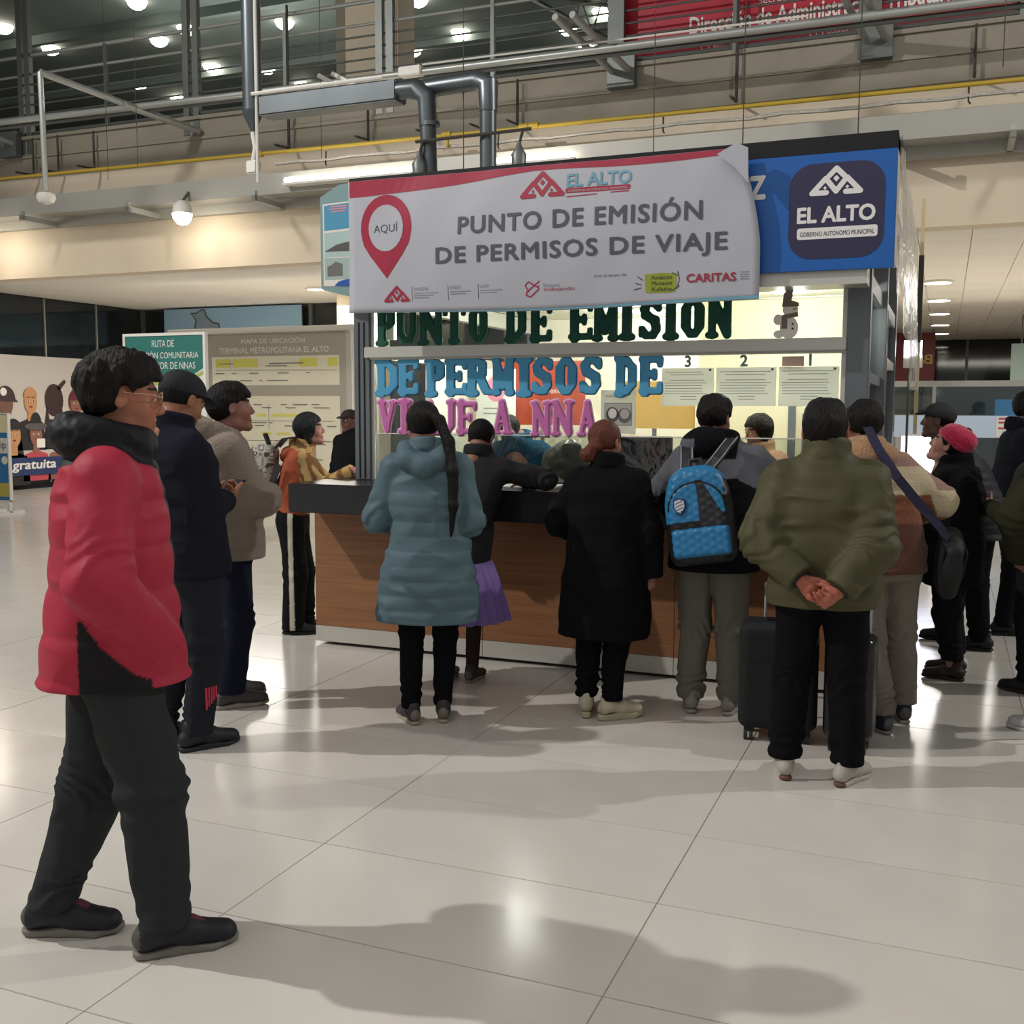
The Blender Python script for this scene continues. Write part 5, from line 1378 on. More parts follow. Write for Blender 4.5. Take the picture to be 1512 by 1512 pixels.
def shoe(parent, x, y, rot, up='#222226', so='#8d8a84', heel=None, sc=1.0, lift=0.0, boot=False, chunky=0.0, lace='#333'):
    R = rotz(rot)
    h = .024 + chunky
    foot = union([rc((0, -.058, 0), (0, .03, 0), .033, .034), rc((0, .03, 0), (.004, .12, 0), .034, .041), rc((.004, .12, 0), (.0, .165, 0), .041, .032)], .01)
    def sole(P):
        q = P.copy(); q[:, 2] = 0
        toe = np.clip((P[:, 1] - .12) / .08, 0, 1) * .009 + np.clip((-.04 - P[:, 1]) / .06, 0, 1) * .006
        return smax(foot(q) + .0035, np.maximum(toe - P[:, 2], P[:, 2] - h - .004 * np.sin(P[:, 1] * 40)), .006)
    ups = [rc((0, -.052, h + .030), (0, -.010, h + .050), .037, .040), rc((0, -.010, h + .045), (0, .06, h + .030), .040, .040),
           rc((0, .06, h + .028), (.004, .150, h + .012), .041, .038, (0, 0, 1), .85), rc((0, -.025, h + .05), (0, -.03, h + (.082 if not boot else .17)), .038, .038)]
    U = union(ups, .018)
    def upper(P): return smax(U(P), h * .8 - P[:, 2], .004) - .0015 * np.sin(P[:, 1] * 120) * (np.abs(P[:, 0]) < .02) * (P[:, 1] > .02) * (P[:, 1] < .10)
    cu, cs, ch = np.array(lin(up)), np.array(lin(so)), np.array(lin(heel or so)); cl = np.array(lin(lace))
    def ucol(P):
        c = np.tile(cu, (len(P), 1)); m = (np.abs(P[:, 0]) < .016) & (P[:, 1] > .02) & (P[:, 1] < .10) & (P[:, 2] > h + .045); c[m] = cl
        m2 = (P[:, 1] < -.07) ; c[m2] = c[m2] * .5 + cs * .5 * .8
        return c
    def scol(P):
        c = np.tile(cs, (len(P), 1)); m = (P[:, 1] < -.055) & (P[:, 2] < h * 1.0); c[m] = ch; return c
    a = math.radians(rot)
    o = sdf_obj('shoe', upper, (-.06, -.11, 0), (.06, .21, .26 if boot else .19), .006, M_shoe, parent, ucol)
    o.location = (x, y, lift); o.rotation_euler = (0, 0, a); o.scale = (sc,) * 3
    s = sdf_obj('sole', sole, (-.06, -.11, -.01), (.06, .22, h + .03), .006, M_sole, o, scol)
    return o

def person(label, pos, phi, H=1.65, skin='#9a6a52', head=None, hair='short', haircol=None, lean=(0, 0), feet=None, hip=(0, 0), w=1.0,
           wrists=None, poles=None, hands=None, jacket=None, trousers=None, shoes=None, face=False, belly=0.0, seed=0, shw=1.0, cat='person', hv=.0048, hairseg=None, stoop=0.0, lips=None):
    s = H / 1.70
    head = head or {}; feet = feet or {}; wrists = wrists or {}; poles = poles or {}; hands = hands or {}
    root_loc = (pos[0], pos[1], 0); rz = math.radians(phi)
    S = lambda *a: np.array(a, float) * s
    HP, NK = .90 * s, 1.425 * s
    hipc = np.array([hip[0], hip[1], .92 * s - stoop])
    HP -= stoop; NK -= stoop
    def spine(z):
        t = np.clip((z - HP) / (NK - HP), 0, 1.25)
        return hip[0] + (lean[0]) * t ** 1.3, hip[1] + lean[1] * t ** 1.3
    nb = np.array([hip[0] + lean[0], hip[1] + lean[1], NK])           # neck base
    hc = nb + S(head.get('dx', 0), .035 + head.get('dy', 0), .162 + head.get('dz', 0))
    Rh = rotz(head.get('yaw', 0)) @ rotx(head.get('pitch', 0)) @ roty(head.get('roll', 0))
    hs = s * head.get('size', 1.0)
    sh_r = rotz(head.get('shoulder', 0))
    tl = math.atan2(lean[0], NK - HP)
    # joints
    J = {}
    for sd, sx in (('R', 1), ('L', -1)):
        sh = nb + sh_r @ np.array([sx * .163 * s * shw, -.005, (-.062 + head.get('shz', 0)) * s])
        wr = wrists.get(sd); wr = S(*wr) if wr is not None else nb + S(sx * .235, .03, -.59)
        el, wr = ik(sh, wr, .285 * s, .255 * s, poles.get(sd, (sx * .35, -1, 0)))
        J[sd] = (sh, el, wr)
        f = feet.get(sd, (sx * .095, 0, -sx * 8))
        an = np.array([f[0], f[1], .085 * s])
        h_ = hipc + S(sx * .088, 0, -.03)
        Ll = float(np.linalg.norm(h_ - an)) * (1.003 if len(f) < 4 else 1 + f[3])
        kn, an = ik(h_, an, .51 * Ll, .49 * Ll, (sx * .1, 1, 0))
        J['h' + sd] = (h_, kn, an, f)
    # body
    col0 = np.array(lin(skin))
    inv = lambda P: (((P - hc.astype(np.float32)) @ Rh) / hs).astype(np.float32)
    hf = lambda P: HEAD(inv(P)) * hs
    prims = []
    prims.append(rc(hipc + S(0, 0, -.02), np.array([*spine(1.12 * s), 1.12 * s]), .115 * s, .105 * s, (0, 1, 0), .8))
    prims.append(rc(np.array([*spine(1.12 * s), 1.12 * s]), nb + S(0, 0, -.12), .105 * s, .125 * s, (0, 1, 0), .75))
    prims.append(rc(nb + S(0, 0, -.05), nb + S(0, .01, .06), .07 * s, .055 * s))
    for sd in 'RL':
        sh, el, wr = J[sd]
        prims += [rc(nb + (sh - nb) * .3, sh, .055 * s, .052 * s), rc(sh, el, .05 * s, .040 * s), rc(el, wr, .040 * s, .027 * s)]
        h_, kn, an, f = J['h' + sd]
        prims += [rc(h_, kn, .085 * s, .055 * s), rc(kn, an, .052 * s, .036 * s)]
    bodyf = union(prims, .03)
    def bb(pts, m):
        a = np.array(pts); return a.min(0) - m, a.max(0) + m
    lo, hi = bb([J[k][i] for k in 'RL' for i in range(3)] + [J['h' + k][i] for k in 'RL' for i in range(3)] + [nb], .16)
    V0, Q0 = sdf_arrays(bodyf, lo, hi, .018)
    V1, Q1 = sdf_arrays(hf, hc - .21 * hs, hc + .16 * hs, hv if face else .0065)
    parts = [(V0, Q0, None), (V1, Q1, 'head')]
    for sd, sx in (('R', 1), ('L', -1)):
        sh, el, wr = J[sd]; hd = hands.get(sd, {})
        fa = (wr - el) / np.linalg.norm(wr - el)
        d = hd.get('d', fa); n = hd.get('n', (-sx, 0, 0)); t = hd.get('t', (0, 1, .2))
        if abs(np.dot(np.asarray(n, float) / np.linalg.norm(n), np.asarray(d, float) / np.linalg.norm(d))) > .95: n = (0, .3, -1)
        hfn, pc_ = hand_f(wr, d, n, t, hd.get('curl', 28), s * hd.get('sc', 1), hd.get('spread', .05), hd.get('thumb'))
        wj = rc(wr - fa * .05, wr + np.asarray(d, float) / np.linalg.norm(d) * .01, .028 * s, .025 * s, None)
        ff = lambda P, a=hfn, b=wj: smin(a(P), b(P), .01)
        Vh, Qh = sdf_arrays(ff, pc_ - .125 * s, pc_ + .125 * s, hd.get('v', .0065))
        parts.append((Vh, Qh, None))
    vv = []; qq = []; cc = []; k = 0
    for Vp, Qp, tg in parts:
        vv.append(Vp); qq.append(Qp + k); k += len(Vp)
        c = np.tile(col0, (len(Vp), 1))
        if tg == 'head': c = skin_col(inv(Vp.astype(np.float32)), skin, lips)
        cc.append(c)
    me = np_mesh('person', np.concatenate(vv), np.concatenate(qq), M_skin, np.concatenate(cc))
    root = link('person', me, None, root_loc, rz)
    tag(root, label, cat)
    toL = lambda q: hc + Rh @ (np.asarray(q, float) * hs)
    if face:
        for sx in (-1, 1):
            c = toL((sx * .031, .0745, .009))
            m = MB(); bm = bmesh.new(); bmesh.ops.create_uvsphere(bm, u_segments=14, v_segments=10, radius=.0132 * hs); m.bm(bm)
            e = m.build('eye', M_eye, root, smooth=True, loc=tuple(c))
            fd = Rh @ np.array([0, 1, 0.0])
            m = MB(); bm = bmesh.new(); bmesh.ops.create_uvsphere(bm, u_segments=10, v_segments=8, radius=.0068 * hs); m.bm(bm)
            m.build('iris', M_iris, e, smooth=True, loc=tuple(fd * .0082 * hs))
    if hair:
        g = hair_f(hair, seed)
        hm = M_hair if not haircol else mat('hair_' + haircol, haircol, .6, 0, .25, bump=1.0, bscale=120, stretch=(1, 1, .15))
        extra = hairseg(hc, Rh, hs) if hairseg else None
        hfun = (lambda P: smin(g(inv(P)) * hs, extra(P), .012)) if extra else (lambda P: g(inv(P)) * hs)
        dz = .66 if hairseg else .16
        sdf_obj('hair', hfun, (hc[0] - .17, hc[1] - .17 - (.14 if hairseg else 0), hc[2] - dz), (hc[0] + .17 + (.05 if hairseg else 0), hc[1] + .17, hc[2] + .17), .0055, hm, root)
    # trousers
    if trousers:
        tr = dict(col='#222222', hipr=.135, thigh=.098, knee=.078, cuff=.062, bottom=.07, fold=1.0, mat=M_cloth, flare=0); tr.update(trousers)
        st = []
        for z, rx, ry in ((.80, 1.22, .92), (.88, 1.30, 1.0), (.96, 1.24, .95), (1.04, 1.12, .85)):
            cx_, cy_ = spine(z * s - stoop); st.append((z * s - stoop, cx_, cy_, tr['hipr'] * rx * w * s, tr['hipr'] * ry * w * s))
        pel = loft(st, 2.2, .03); legs = []
        for sd in 'RL':
            h_, kn, an, f = J['h' + sd]
            an2 = np.array([an[0], an[1], max(tr['bottom'], .03) + .02])
            legs.append((rc(h_, kn, tr['thigh'] * s * w, tr['knee'] * s), rc(kn, an2, tr['knee'] * s, tr['cuff'] * s), kn, an2))
        fo = tr['fold']; cuffz = tr['bottom']
        def tf(P):
            d = pel(P); L = None
            for a, b, kn, an2 in legs:
                l = smin(a(P), b(P), .02); L = l if L is None else smin(L, l, .012)
            d = smin(d, L, .035)
            z = P[:, 2]
            cr = np.exp(-((z - cuffz - .07) / .07) ** 2)
            d = d - fo * (.0065 * cr * (.6 + vnoise(P + 4, 6)) * np.sin(z * 105 + 13 * vnoise(P, 8))) - fo * .006 * vnoise(P + seed, 9, 9, 5) - fo * .004 * (1 - 2 * np.abs(vnoise(P + seed + 9, 14, 14, 7)))
            kz = np.exp(-((z - .47 * s) / .09) ** 2)
            d = d - fo * .004 * kz * np.sin(z * 80 + 14 * vnoise(P, 7))
            return smax(d, cuffz - z, .004)
        tc = tr.get('colf') or const(tr['col'])
        lo, hi = bb([J['h' + k][i] for k in 'RL' for i in range(3)], .2)
        lo[2] = 0; hi[2] = 1.08 * s
        sdf_obj('trousers', tf, lo, hi, .008, tr['mat'], root, tc)
    # jacket
    if jacket:
        jk = dict(col='#333333', hem=.80, rows=None, sl=(.075, .066, .055), mat=M_cloth, fold=1.0, quilt=0, qamp=.006, collar=.02, hood=0, k=.04, yoke=.07, sleeveq=True, cuff=0.0, colr=.075, v=.0075, topz=1.475, hemk=1.0, qphase=0)
        jk.update(jacket)
        rows = jk['rows'] or [(jk['hem'], .195, .145), (.95, .192, .145), (1.10, .188, .14), (1.25, .19, .14), (1.34, .165, .125), (1.41, .115, .095), (jk['topz'], .078, .075)]
        st = []
        for z, rx, ry in rows:
            zz = z * s - stoop; cx_, cy_ = spine(zz); st.append((zz, cx_, cy_ + belly * math.exp(-((z - 1.05) / .15) ** 2), rx * w * s, ry * w * s))
        tor = loft(st, 2.35, .012)
        if lean[0] or lean[1]: pass
        arms = []
        for sd in 'RL':
            sh, el, wr = J[sd]; a, b, c = [q * s for q in jk['sl']]
            fa = (wr - el) / np.linalg.norm(wr - el); end = wr - fa * jk['cuff']
            arms.append((rc(nb + (sh - nb) * .28 + S(0, 0, .008), sh, jk['yoke'] * s * .84, a * .93), rc(sh, el, a, b), rc(el, end, b, c), el, fa, end))
        extra = []
        if jk['collar']:
            cc0 = nb + S(0, .0, .055)
            def colr(P, c=cc0.astype(np.float32), R=jk['colr'] * s, r=jk['collar'] * s):
                q = P - c; q = q @ rotx(-12); l = np.sqrt(q[:, 0] ** 2 + (q[:, 1] * .95) ** 2) - R
                return np.sqrt(l * l + (np.maximum(np.abs(q[:, 2]) - jk.get('colh', .02) * s, 0)) ** 2) - r
            extra.append((colr, .012))
        if jk['hood']:
            h = jk['hood']; hx = jk.get('hoodx', 1.0)
            c0 = nb + S(0, -.075, .02)
            extra.append((union([rc(c0 + S(-.085 * hx, .045, .02), c0 + S(-.07 * hx, -.03, -.03), h * s, h * s), rc(c0 + S(-.07 * hx, -.03, -.03), c0 + S(0, -.05, -.065), h * s, h * s * 1.15),
                                 rc(c0 + S(0, -.05, -.065), c0 + S(.07 * hx, -.03, -.03), h * s * 1.15, h * s), rc(c0 + S(.07 * hx, -.03, -.03), c0 + S(.085 * hx, .045, .02), h * s, h * s)], .03), .008))
        if jk.get('extra'): extra += jk['extra'](nb, s, J)
        q_, qa = jk['quilt'], jk['qamp']; fo = jk['fold']; kk = jk['k']
        def jf(P):
            d = tor(P); z = P[:, 2]
            if q_:
                g = np.abs(np.sin(np.pi * ((z + jk['qphase']) / q_ + .10 * vnoise(P, 3)))) ** .5
                if jk.get('qtop'): g = np.where(z > jk['qtop'], 1, g)
                d = d - qa * g
            fz = .0055 * vnoise(P + seed, 5, 5, 13) + .0045 * (1 - 2 * np.abs(vnoise(P + seed + 3, 8, 8, 17)))
            d = d - fo * fz
            for a, b, c, el, fa, end in arms:
                l = smin(b(P), c(P), .02)
                l = smin(l, a(P), .035)
                e = P - el.astype(np.float32); de = np.sqrt((e * e).sum(1)); al = e @ fa.astype(np.float32)
                l = l - fo * .0055 * np.exp(-(de / .11) ** 2) * np.sin(al * 90 + 12 * vnoise(P, 8)) - fo * .004 * (1 - 2 * np.abs(vnoise(P + seed + 7, 12, 12, 12)))
                if q_ and jk['sleeveq']:
                    l = l - qa * .8 * np.abs(np.sin(np.pi * (al / q_ + .1 * vnoise(P, 4)))) ** .5
                cutp = (P - end.astype(np.float32)) @ fa.astype(np.float32)
                l = smax(l, np.where(de < .32, cutp - .012, l), .004)
                d = smin(d, l, kk if kk else .001)
            for g, k2 in extra: d = smin(d, g(P), k2)
            hemz = jk['hem'] * s - stoop
            return smax(d, (hemz - z) if not jk.get('hemtilt') else (hemz + jk['hemtilt'] * P[:, 1] - z), .006)
        jc = jk.get('colf') or const(jk['col'])
        if jk.get('colJ'): jc = (lambda P: jk['colJ'](P, J, s))
        pts = [J[k][i] for k in 'RL' for i in range(3)] + [nb + S(0, 0, .1), nb + S(0, -.1, 0)]
        lo, hi = bb(pts, .13)
        rxm = max(r[1] for r in rows) * w * s + .03; rym = max(r[2] for r in rows) * w * s + .03
        lo[0] = min(lo[0], hip[0] - rxm + min(0, lean[0])); hi[0] = max(hi[0], hip[0] + rxm + max(0, lean[0])); lo[1] = min(lo[1], hip[1] - rym - .05); hi[1] = max(hi[1], hip[1] + rym + max(0, lean[1]) + belly)
        lo[2] = min(jk['hem'] * s - stoop - .03, lo[2] + .06)
        jc2 = jc
        sdf_obj(jk.get('name', 'jacket'), jf, lo, hi, jk['v'], jk['mat'], root, lambda P: jc2(P))
    # shoes
    sh_ = dict(up='#1f2024', so='#8d8a84'); sh_.update(shoes or {})
    for sd in 'RL':
        f = J['h' + sd][3]; an = J['h' + sd][2]
        shoe(root, an[0], an[1], f[2], sc=s * sh_.get('size', 1.0), lift=0, **{k: v for k, v in sh_.items() if k in ('up', 'so', 'heel', 'boot', 'chunky', 'lace')})
    info = dict(root=root, J=J, nb=nb, hc=hc, Rh=Rh, hs=hs, s=s, toL=toL, spine=spine, inv=inv)
    return info

def add_sdf(info, name, f, lo, hi, v, m, colf=None):
    return sdf_obj(name, f, lo, hi, v, m, info['root'], colf)

def cap(info, col, name='cap', brim=True, logo=None, puff=0.0, depth=.0):
    """fitted cap in the head frame with a brim"""
    inv, hs, hc = info['inv'], info['hs'], info['hc']
    dome = ell((0, -.012, .045), (.088 + puff, .108 + puff, .088 + puff)); br = ell((0, .108, .046), (.064, .056, .011), rotx(-14))
    def f(P):
        q = inv(P); d = dome(q); d = smax(d, (.028 + depth + q[:, 1] * .18) - q[:, 2], .006)
        if brim: d = smin(d, smax(br(q), -dome(q) - .004, .003), .006)
        return d * hs
    return add_sdf(info, name, f, hc - .21 * hs, hc + .21 * hs, .0055, mat('hat_' + col, col, .8, bump=.2, bscale=200))

def beanie(info, col):
    inv, hs, hc = info['inv'], info['hs'], info['hc']
    dome = ell((0, -.03, .06), (.095, .112, .085), rotx(18)); bk = ell((0, -.085, .075), (.07, .06, .055))
    def f(P):
        q = inv(P); d = smin(dome(q), bk(q), .03)
        d = smax(d, (.035 + q[:, 1] * .30) - q[:, 2], .012)
        rim = np.abs((.048 + q[:, 1] * .30) - q[:, 2]) - .018
        r = smax(dome(q) - .008, rim, .010); d = smin(d, r, .006)
        return (d - .0025 * np.sin(np.arctan2(q[:, 0], q[:, 1]) * 40) - .002 * vnoise(q, 60)) * hs
    return add_sdf(info, 'knitted_hat', f, hc - .22 * hs, hc + .2 * hs, .005, mat('knit_' + col, col, .95, bump=.6, bscale=160, sheen=.4))
# ---------------------------------------------------------------- the people, nearest first
# 1 man in the red jacket, walking right, looking at the booth
RED, BLK = '#a62b40', '#131216'
def red_col(P, J, s):
    c = np.tile(np.array(lin(RED)), (len(P), 1)); k = np.array(lin(BLK))
    x, y, z = P[:, 0], P[:, 1], P[:, 2]
    side = (x > .04) & (y > -.085 + .02 * (z - .8)) & (y < .075 + .22 * np.clip(1.22 - z, 0, .12)) & (z < 1.24)
    arm = None
    for sd in 'RL':
        a = rc(J[sd][0], J[sd][1], .100 * s, .094 * s)(P); b = rc(J[sd][1], J[sd][2], .094 * s, .082 * s)(P)
        m = np.minimum(a, b); arm = m if arm is None else np.minimum(arm, m)
    c[side & (arm > .024) & (z < .99)] = k
    nb = (J['R'][0] + J['L'][0]) / 2 + np.array([0, .005, .05 * s]); c0 = (nb + np.array([0, -.012, .040]) * s).astype(np.float32)
    q = (P - c0) @ rotx(-14); l = np.sqrt(q[:, 0] ** 2 + (q[:, 1] * .85) ** 2) - .082 * s
    ring = np.sqrt(l * l + (q[:, 2] * .72) ** 2) - .044 * s
    c[(ring < .016) | ((np.abs(x) < .05) & (y > .06))] = k
    return c
def red_extra(nb, s, J):
    c = nb + np.array([0, -.012, .040]) * s
    def ring(P, c=c.astype(np.float32)):
        q = (P - c) @ rotx(-14); l = np.sqrt(q[:, 0] ** 2 + (q[:, 1] * .85) ** 2) - .082 * s
        return (np.sqrt(l * l + (q[:, 2] * .72) ** 2) - .044 * s) - .006 * vnoise(P, 30) - .003 * vnoise(P, 70)
    return [(ring, .012)]
p1 = person('person in a red and black puffer jacket and glasses walking at the left', (-2.15, 2.32), -50, 1.685, '#a26b55', head=dict(yaw=4, pitch=-4, dy=.008, size=1.0), hair='messy', lean=(0, .0), hip=(0, .0),
    feet=dict(R=(.10, .115, 6), L=(-.12, -.20, -14)), wrists=dict(R=(.165, .115, .93), L=(-.165, .115, .93)), poles=dict(R=(.9, -.55, -.2), L=(-.9, -.55, -.2)), face=True, seed=1,
    hands=dict(R=dict(d=(-.9, -.05, -.5), n=(0, -1, 0), t=(0, .2, 1), curl=50, sc=.85), L=dict(d=(.9, -.05, -.5), n=(0, -1, 0), t=(0, .2, 1), curl=50, sc=.85)),
    jacket=dict(name='puffer_jacket', mat=M_puff, colJ=red_col, hem=.80, rows=[(.80, .205, .20), (.90, .21, .188), (1.0, .21, .170), (1.12, .205, .158), (1.25, .20, .152), (1.34, .18, .14), (1.42, .13, .11), (1.475, .09, .09)], sl=(.086, .084, .068), sleeveq=False,
                quilt=.118, qamp=.008, hood=0, extra=red_extra, colr=.085, collar=.03, k=.02, fold=1.1, v=.0065, yoke=.075),
    trousers=dict(col='#2f3233', hipr=.14, thigh=.112, knee=.096, cuff=.066, bottom=.085, fold=1.5), shoes=dict(up='#17181f', so='#77736c', size=1.06, lace='#5a2a35'))
g = MB()
R_ = p1['root']; tl = p1['toL']
for sx in (-1, 1):
    ring = [tl((sx * .033 + .024 * math.cos(a), .100 + .0, .006 + .019 * math.sin(a))) for a in [2 * math.pi * k / 20 for k in range(21)]]
    g.tube(ring, .0016, 6)
    g.tube([tl((sx * .057, .098, .012)), tl((sx * .074, .07, .016)), tl((sx * .08, -.005, .018))], .0017, 6)
g.tube([tl((-.009, .101, .008)), tl((0, .105, .011)), tl((.009, .101, .008))], .0016, 6)
gl = g.build('glasses', mat('gold_wire', '#c9a08a', .25, .8), R_, smooth=True)
for sx in (-1, 1):
    lens = MB().add([tl((sx * .033 + .023 * math.cos(a), .100, .006 + .018 * math.sin(a))) for a in [2 * math.pi * k / 18 for k in range(18)]], [tuple(range(18))]).build('lens', clear_mat('lens', '#efe9e4', .04), gl, fix=False)

# 2 man in dark navy with a cap
p2 = person('person in a dark navy jacket and black cap looking down, behind the red jacket', (-3.15, 3.88), -22, 1.70, '#96684f', head=dict(yaw=6, pitch=-22, dy=.015, dz=-.012, size=1.05), hair='crop', lean=(-.02, -.055),
    feet=dict(R=(.07, -.02, -8), L=(-.10, -.10, -2)), wrists=dict(R=(.0, .18, 1.12), L=(-.13, .18, 1.12)), poles=dict(R=(.6, -.8, -.8), L=(-.6, -.8, -.8)), face=True, seed=2,
    hands=dict(R=dict(d=(-.5, .8, .2), n=(-.5, -.2, 1), t=(-.3, .3, 1), curl=35), L=dict(d=(.5, .8, .2), n=(.5, -.2, 1), t=(.3, .3, 1), curl=35)),
    jacket=dict(name='jacket', mat=M_cloth, col='#1c1e27', hem=.80, rows=[(.80, .20, .155), (.90, .20, .155), (1.05, .19, .15), (1.25, .21, .15), (1.36, .205, .135), (1.43, .14, .105), (1.48, .08, .08)], sl=(.078, .072, .058), hood=0, collar=.018, colh=.028, fold=1.2),
    trousers=dict(col='#23252b', thigh=.098, knee=.08, cuff=.062, bottom=.075, fold=1.3), shoes=dict(up='#16171b', so='#1f2023', size=1.04))
cap(p2, '#14161d', brim=True)
m = MB()
for k in range(5): m.box(-.004 - .0, .0, -.032 + k * .013, -.024 + k * .013, .20 + .012 * k, .30)
m.build('red_print', mat('red_print', '#b3283f', .6), p2['root'], loc=(.152, .01, 0), rz=.1)
ph = MB().box(-.037, .037, -.004, .004, -.075, .075, .003).build('phone', mat('phone_black', '#17181a', .2)); ph.parent = None
ph.matrix_world = p2['root'].matrix_basis @ Matrix.Translation((-0.09, .27, 1.17)) @ Matrix.Rotation(math.radians(-62), 4, 'X')
MB().box(-.034, .034, -.0046, -.004, -.07, .07).build('screen', mat('phone_glass', '#2b3440', .1), ph)
tag(ph, 'smartphone held by the person in the dark navy jacket', 'phone')

# 3 man in the beige fleece
FL = '#877a6f'
def fleece_hood(nb, s, J):
    c = nb + np.array([0, -.045, .035]) * s
    def ring(P, c=c.astype(np.float32)):
        q = (P - c) @ rotx(-24); l = np.sqrt((q[:, 0]) ** 2 + (q[:, 1] * .8) ** 2) - .090 * s
        return (np.sqrt(l * l + (q[:, 2] * .8) ** 2) - .046 * s) - .004 * vnoise(P, 40)
    return [(ring, .006)]
p3 = person('person in a beige fleece hooded coat and navy trousers left of the counter', (-3.41, 4.53), -43, 1.655, '#8c6255', head=dict(yaw=-2, pitch=6, dy=.02, size=1.05), hair='fringe', lean=(0, -.035),
    feet=dict(R=(.085, -.03, 4), L=(-.12, .0, 4)), wrists=dict(R=(-.05, .225, 1.12), L=(.05, .195, 1.08)), poles=dict(R=(1, .15, -1), L=(-1, .1, -1)), face=True, seed=3,
    hands=dict(R=dict(d=(-1, .1, .1), n=(0, -1, 0), t=(0, 0, 1), curl=30), L=dict(d=(1, .05, 0), n=(0, -1, 0), t=(0, 0, 1), curl=30)),
    jacket=dict(name='fleece_coat', mat=M_fleece, col=FL, hem=.80, rows=[(.80, .205, .175), (.90, .205, .17), (1.05, .20, .16), (1.25, .205, .155), (1.36, .20, .14), (1.43, .14, .11), (1.48, .09, .085)], sl=(.090, .088, .066), extra=fleece_hood, collar=0, fold=1.3),
    trousers=dict(col='#1c1f2e', thigh=.092, knee=.075, cuff=.068, bottom=.08, fold=1.2), shoes=dict(up='#433f3f', so='#a3998c', size=1.05))

# 4 woman in the orange and tan knit with the backpack, leaning on the counter end
def orange_col(P):
    x, y, z = P[:, 0], P[:, 1], P[:, 2]
    c = np.tile(np.array(lin('#9b523a')), (len(P), 1)); t = np.array(lin('#a88a5c')); d = np.array(lin('#6f5236'))
    arm = (y > .055) & (z < 1.32)
    n = vnoise(P, 30) * .3
    st = np.sin(y * 75 + z * 25 + n * 3) > .45
    c[arm] = t; c[arm & st] = d
    hood = z > 1.285 - .3 * (y + .02)
    c[hood] = t; c[hood & (vnoise(P, 45) > .1)] = d
    return c
p4 = person('person in an orange and tan patterned top leaning an elbow on the left counter end', (-4.10, 6.17), -66, 1.50, '#a5756a', head=dict(yaw=0, pitch=8, dy=.03), hair='bob', haircol='#15191b', lean=(0, .07), hip=(0, -.02),
    feet=dict(R=(.06, -.02, 4), L=(-.08, .03, 4)), wrists=dict(R=(.09, .43, 1.27), L=(-.14, .42, 1.27)), poles=dict(R=(.5, -.2, -1), L=(-.5, -.2, -1)), hands=dict(R=dict(d=(0, 1, -.05), n=(-.3, 0, -1), t=(-1, 0, 0), curl=25, v=.0055), L=dict(d=(.2, 1, -.05), n=(.3, 0, -1), t=(1, 0, 0), curl=25)), face=True, seed=4,
    jacket=dict(name='patterned_top', mat=M_cloth, colf=orange_col, hem=.93, rows=[(.93, .165, .125), (1.05, .165, .125), (1.2, .175, .13), (1.33, .175, .12), (1.41, .13, .10), (1.47, .085, .08)], sl=(.066, .062, .045), hood=.034, collar=.02),
    trousers=dict(hipr=.125, thigh=.10, knee=.09, cuff=.085, bottom=.035, fold=.8, colf=lambda P: np.where(((np.abs(P[:, 1] + .01) < .017) & (P[:, 0] > .05))[:, None], np.array(lin('#c9c2b4')), np.array(lin('#17181b')))), shoes=dict(up='#141416', so='#18181a'))

# 5 guard in dark uniform behind the counter end
p5 = person('person in a dark uniform and cap standing behind the counter end, facing the camera', (-5.42, 9.15), 168, 1.52, '#6a4a42', head=dict(yaw=-4, pitch=0), hair='crop', lean=(0, 0), face=True, seed=5,
    wrists=dict(R=(.25, .1, .85), L=(-.25, .1, .85)), jacket=dict(name='uniform_jacket', mat=M_cloth, col='#17181c', hem=.84, collar=.02), trousers=dict(col='#15161a'), shoes=dict(up='#111', so='#111'))
cap(p5, '#2a201f')

# 6 woman in the teal quilted coat with a long ponytail
TEAL = '#50666e'
def pony(hc, Rh, hs):
    A = lambda q: hc + Rh @ (np.array(q, float) * hs)
    pts = [A((0.02, -.10, .06)), A((.065, -.13, .02)), A((.105, -.175, -.09)), A((.115, -.215, -.23)), A((.115, -.225, -.40)), A((.105, -.205, -.55))]
    rr = (.024, .027, .028, .027, .023, .007)
    fs = [rc(pts[i], pts[i + 1], rr[i] * hs, rr[i + 1] * hs) for i in range(5)]
    u = union(fs, .02)
    return lambda P: u(P) - .003 * vnoise(P, 80, 80, 6) - .002 * vnoise(P, 150, 150, 9)
p6 = person('person in a long teal quilted coat with a black ponytail, standing at the counter', (-2.33, 4.66), 20, 1.565, '#8d6557', head=dict(yaw=14, pitch=-4, dx=-.025, dy=.0, size=1.06), hair='tied', hairseg=pony, lean=(-.01, .03),
    feet=dict(L=(-.085, -.05, 30), R=(.07, .0, 6)), wrists=dict(L=(-.10, .20, 1.04), R=(.10, .22, 1.04)), poles=dict(L=(-.75, -.4, -.8), R=(.35, -.3, -1)), seed=6,
    jacket=dict(name='quilted_coat', mat=M_puff, col=TEAL, hem=.555, rows=[(.555, .27, .195), (.66, .262, .19), (.80, .245, .18), (.95, .215, .16), (1.07, .192, .145), (1.20, .195, .145), (1.32, .17, .125), (1.41, .115, .095), (1.475, .08, .078)],
                sl=(.075, .075, .058), quilt=.072, qamp=.0045, fold=1.6, hood=.052, hoodx=1.25, collar=.022, k=.018, v=.0068),
    trousers=dict(col='#121214', thigh=.088, knee=.066, cuff=.050, bottom=.075, fold=.8), shoes=dict(up='#3a3638', so='#a59c8c', size=.92, lace='#bbb'))

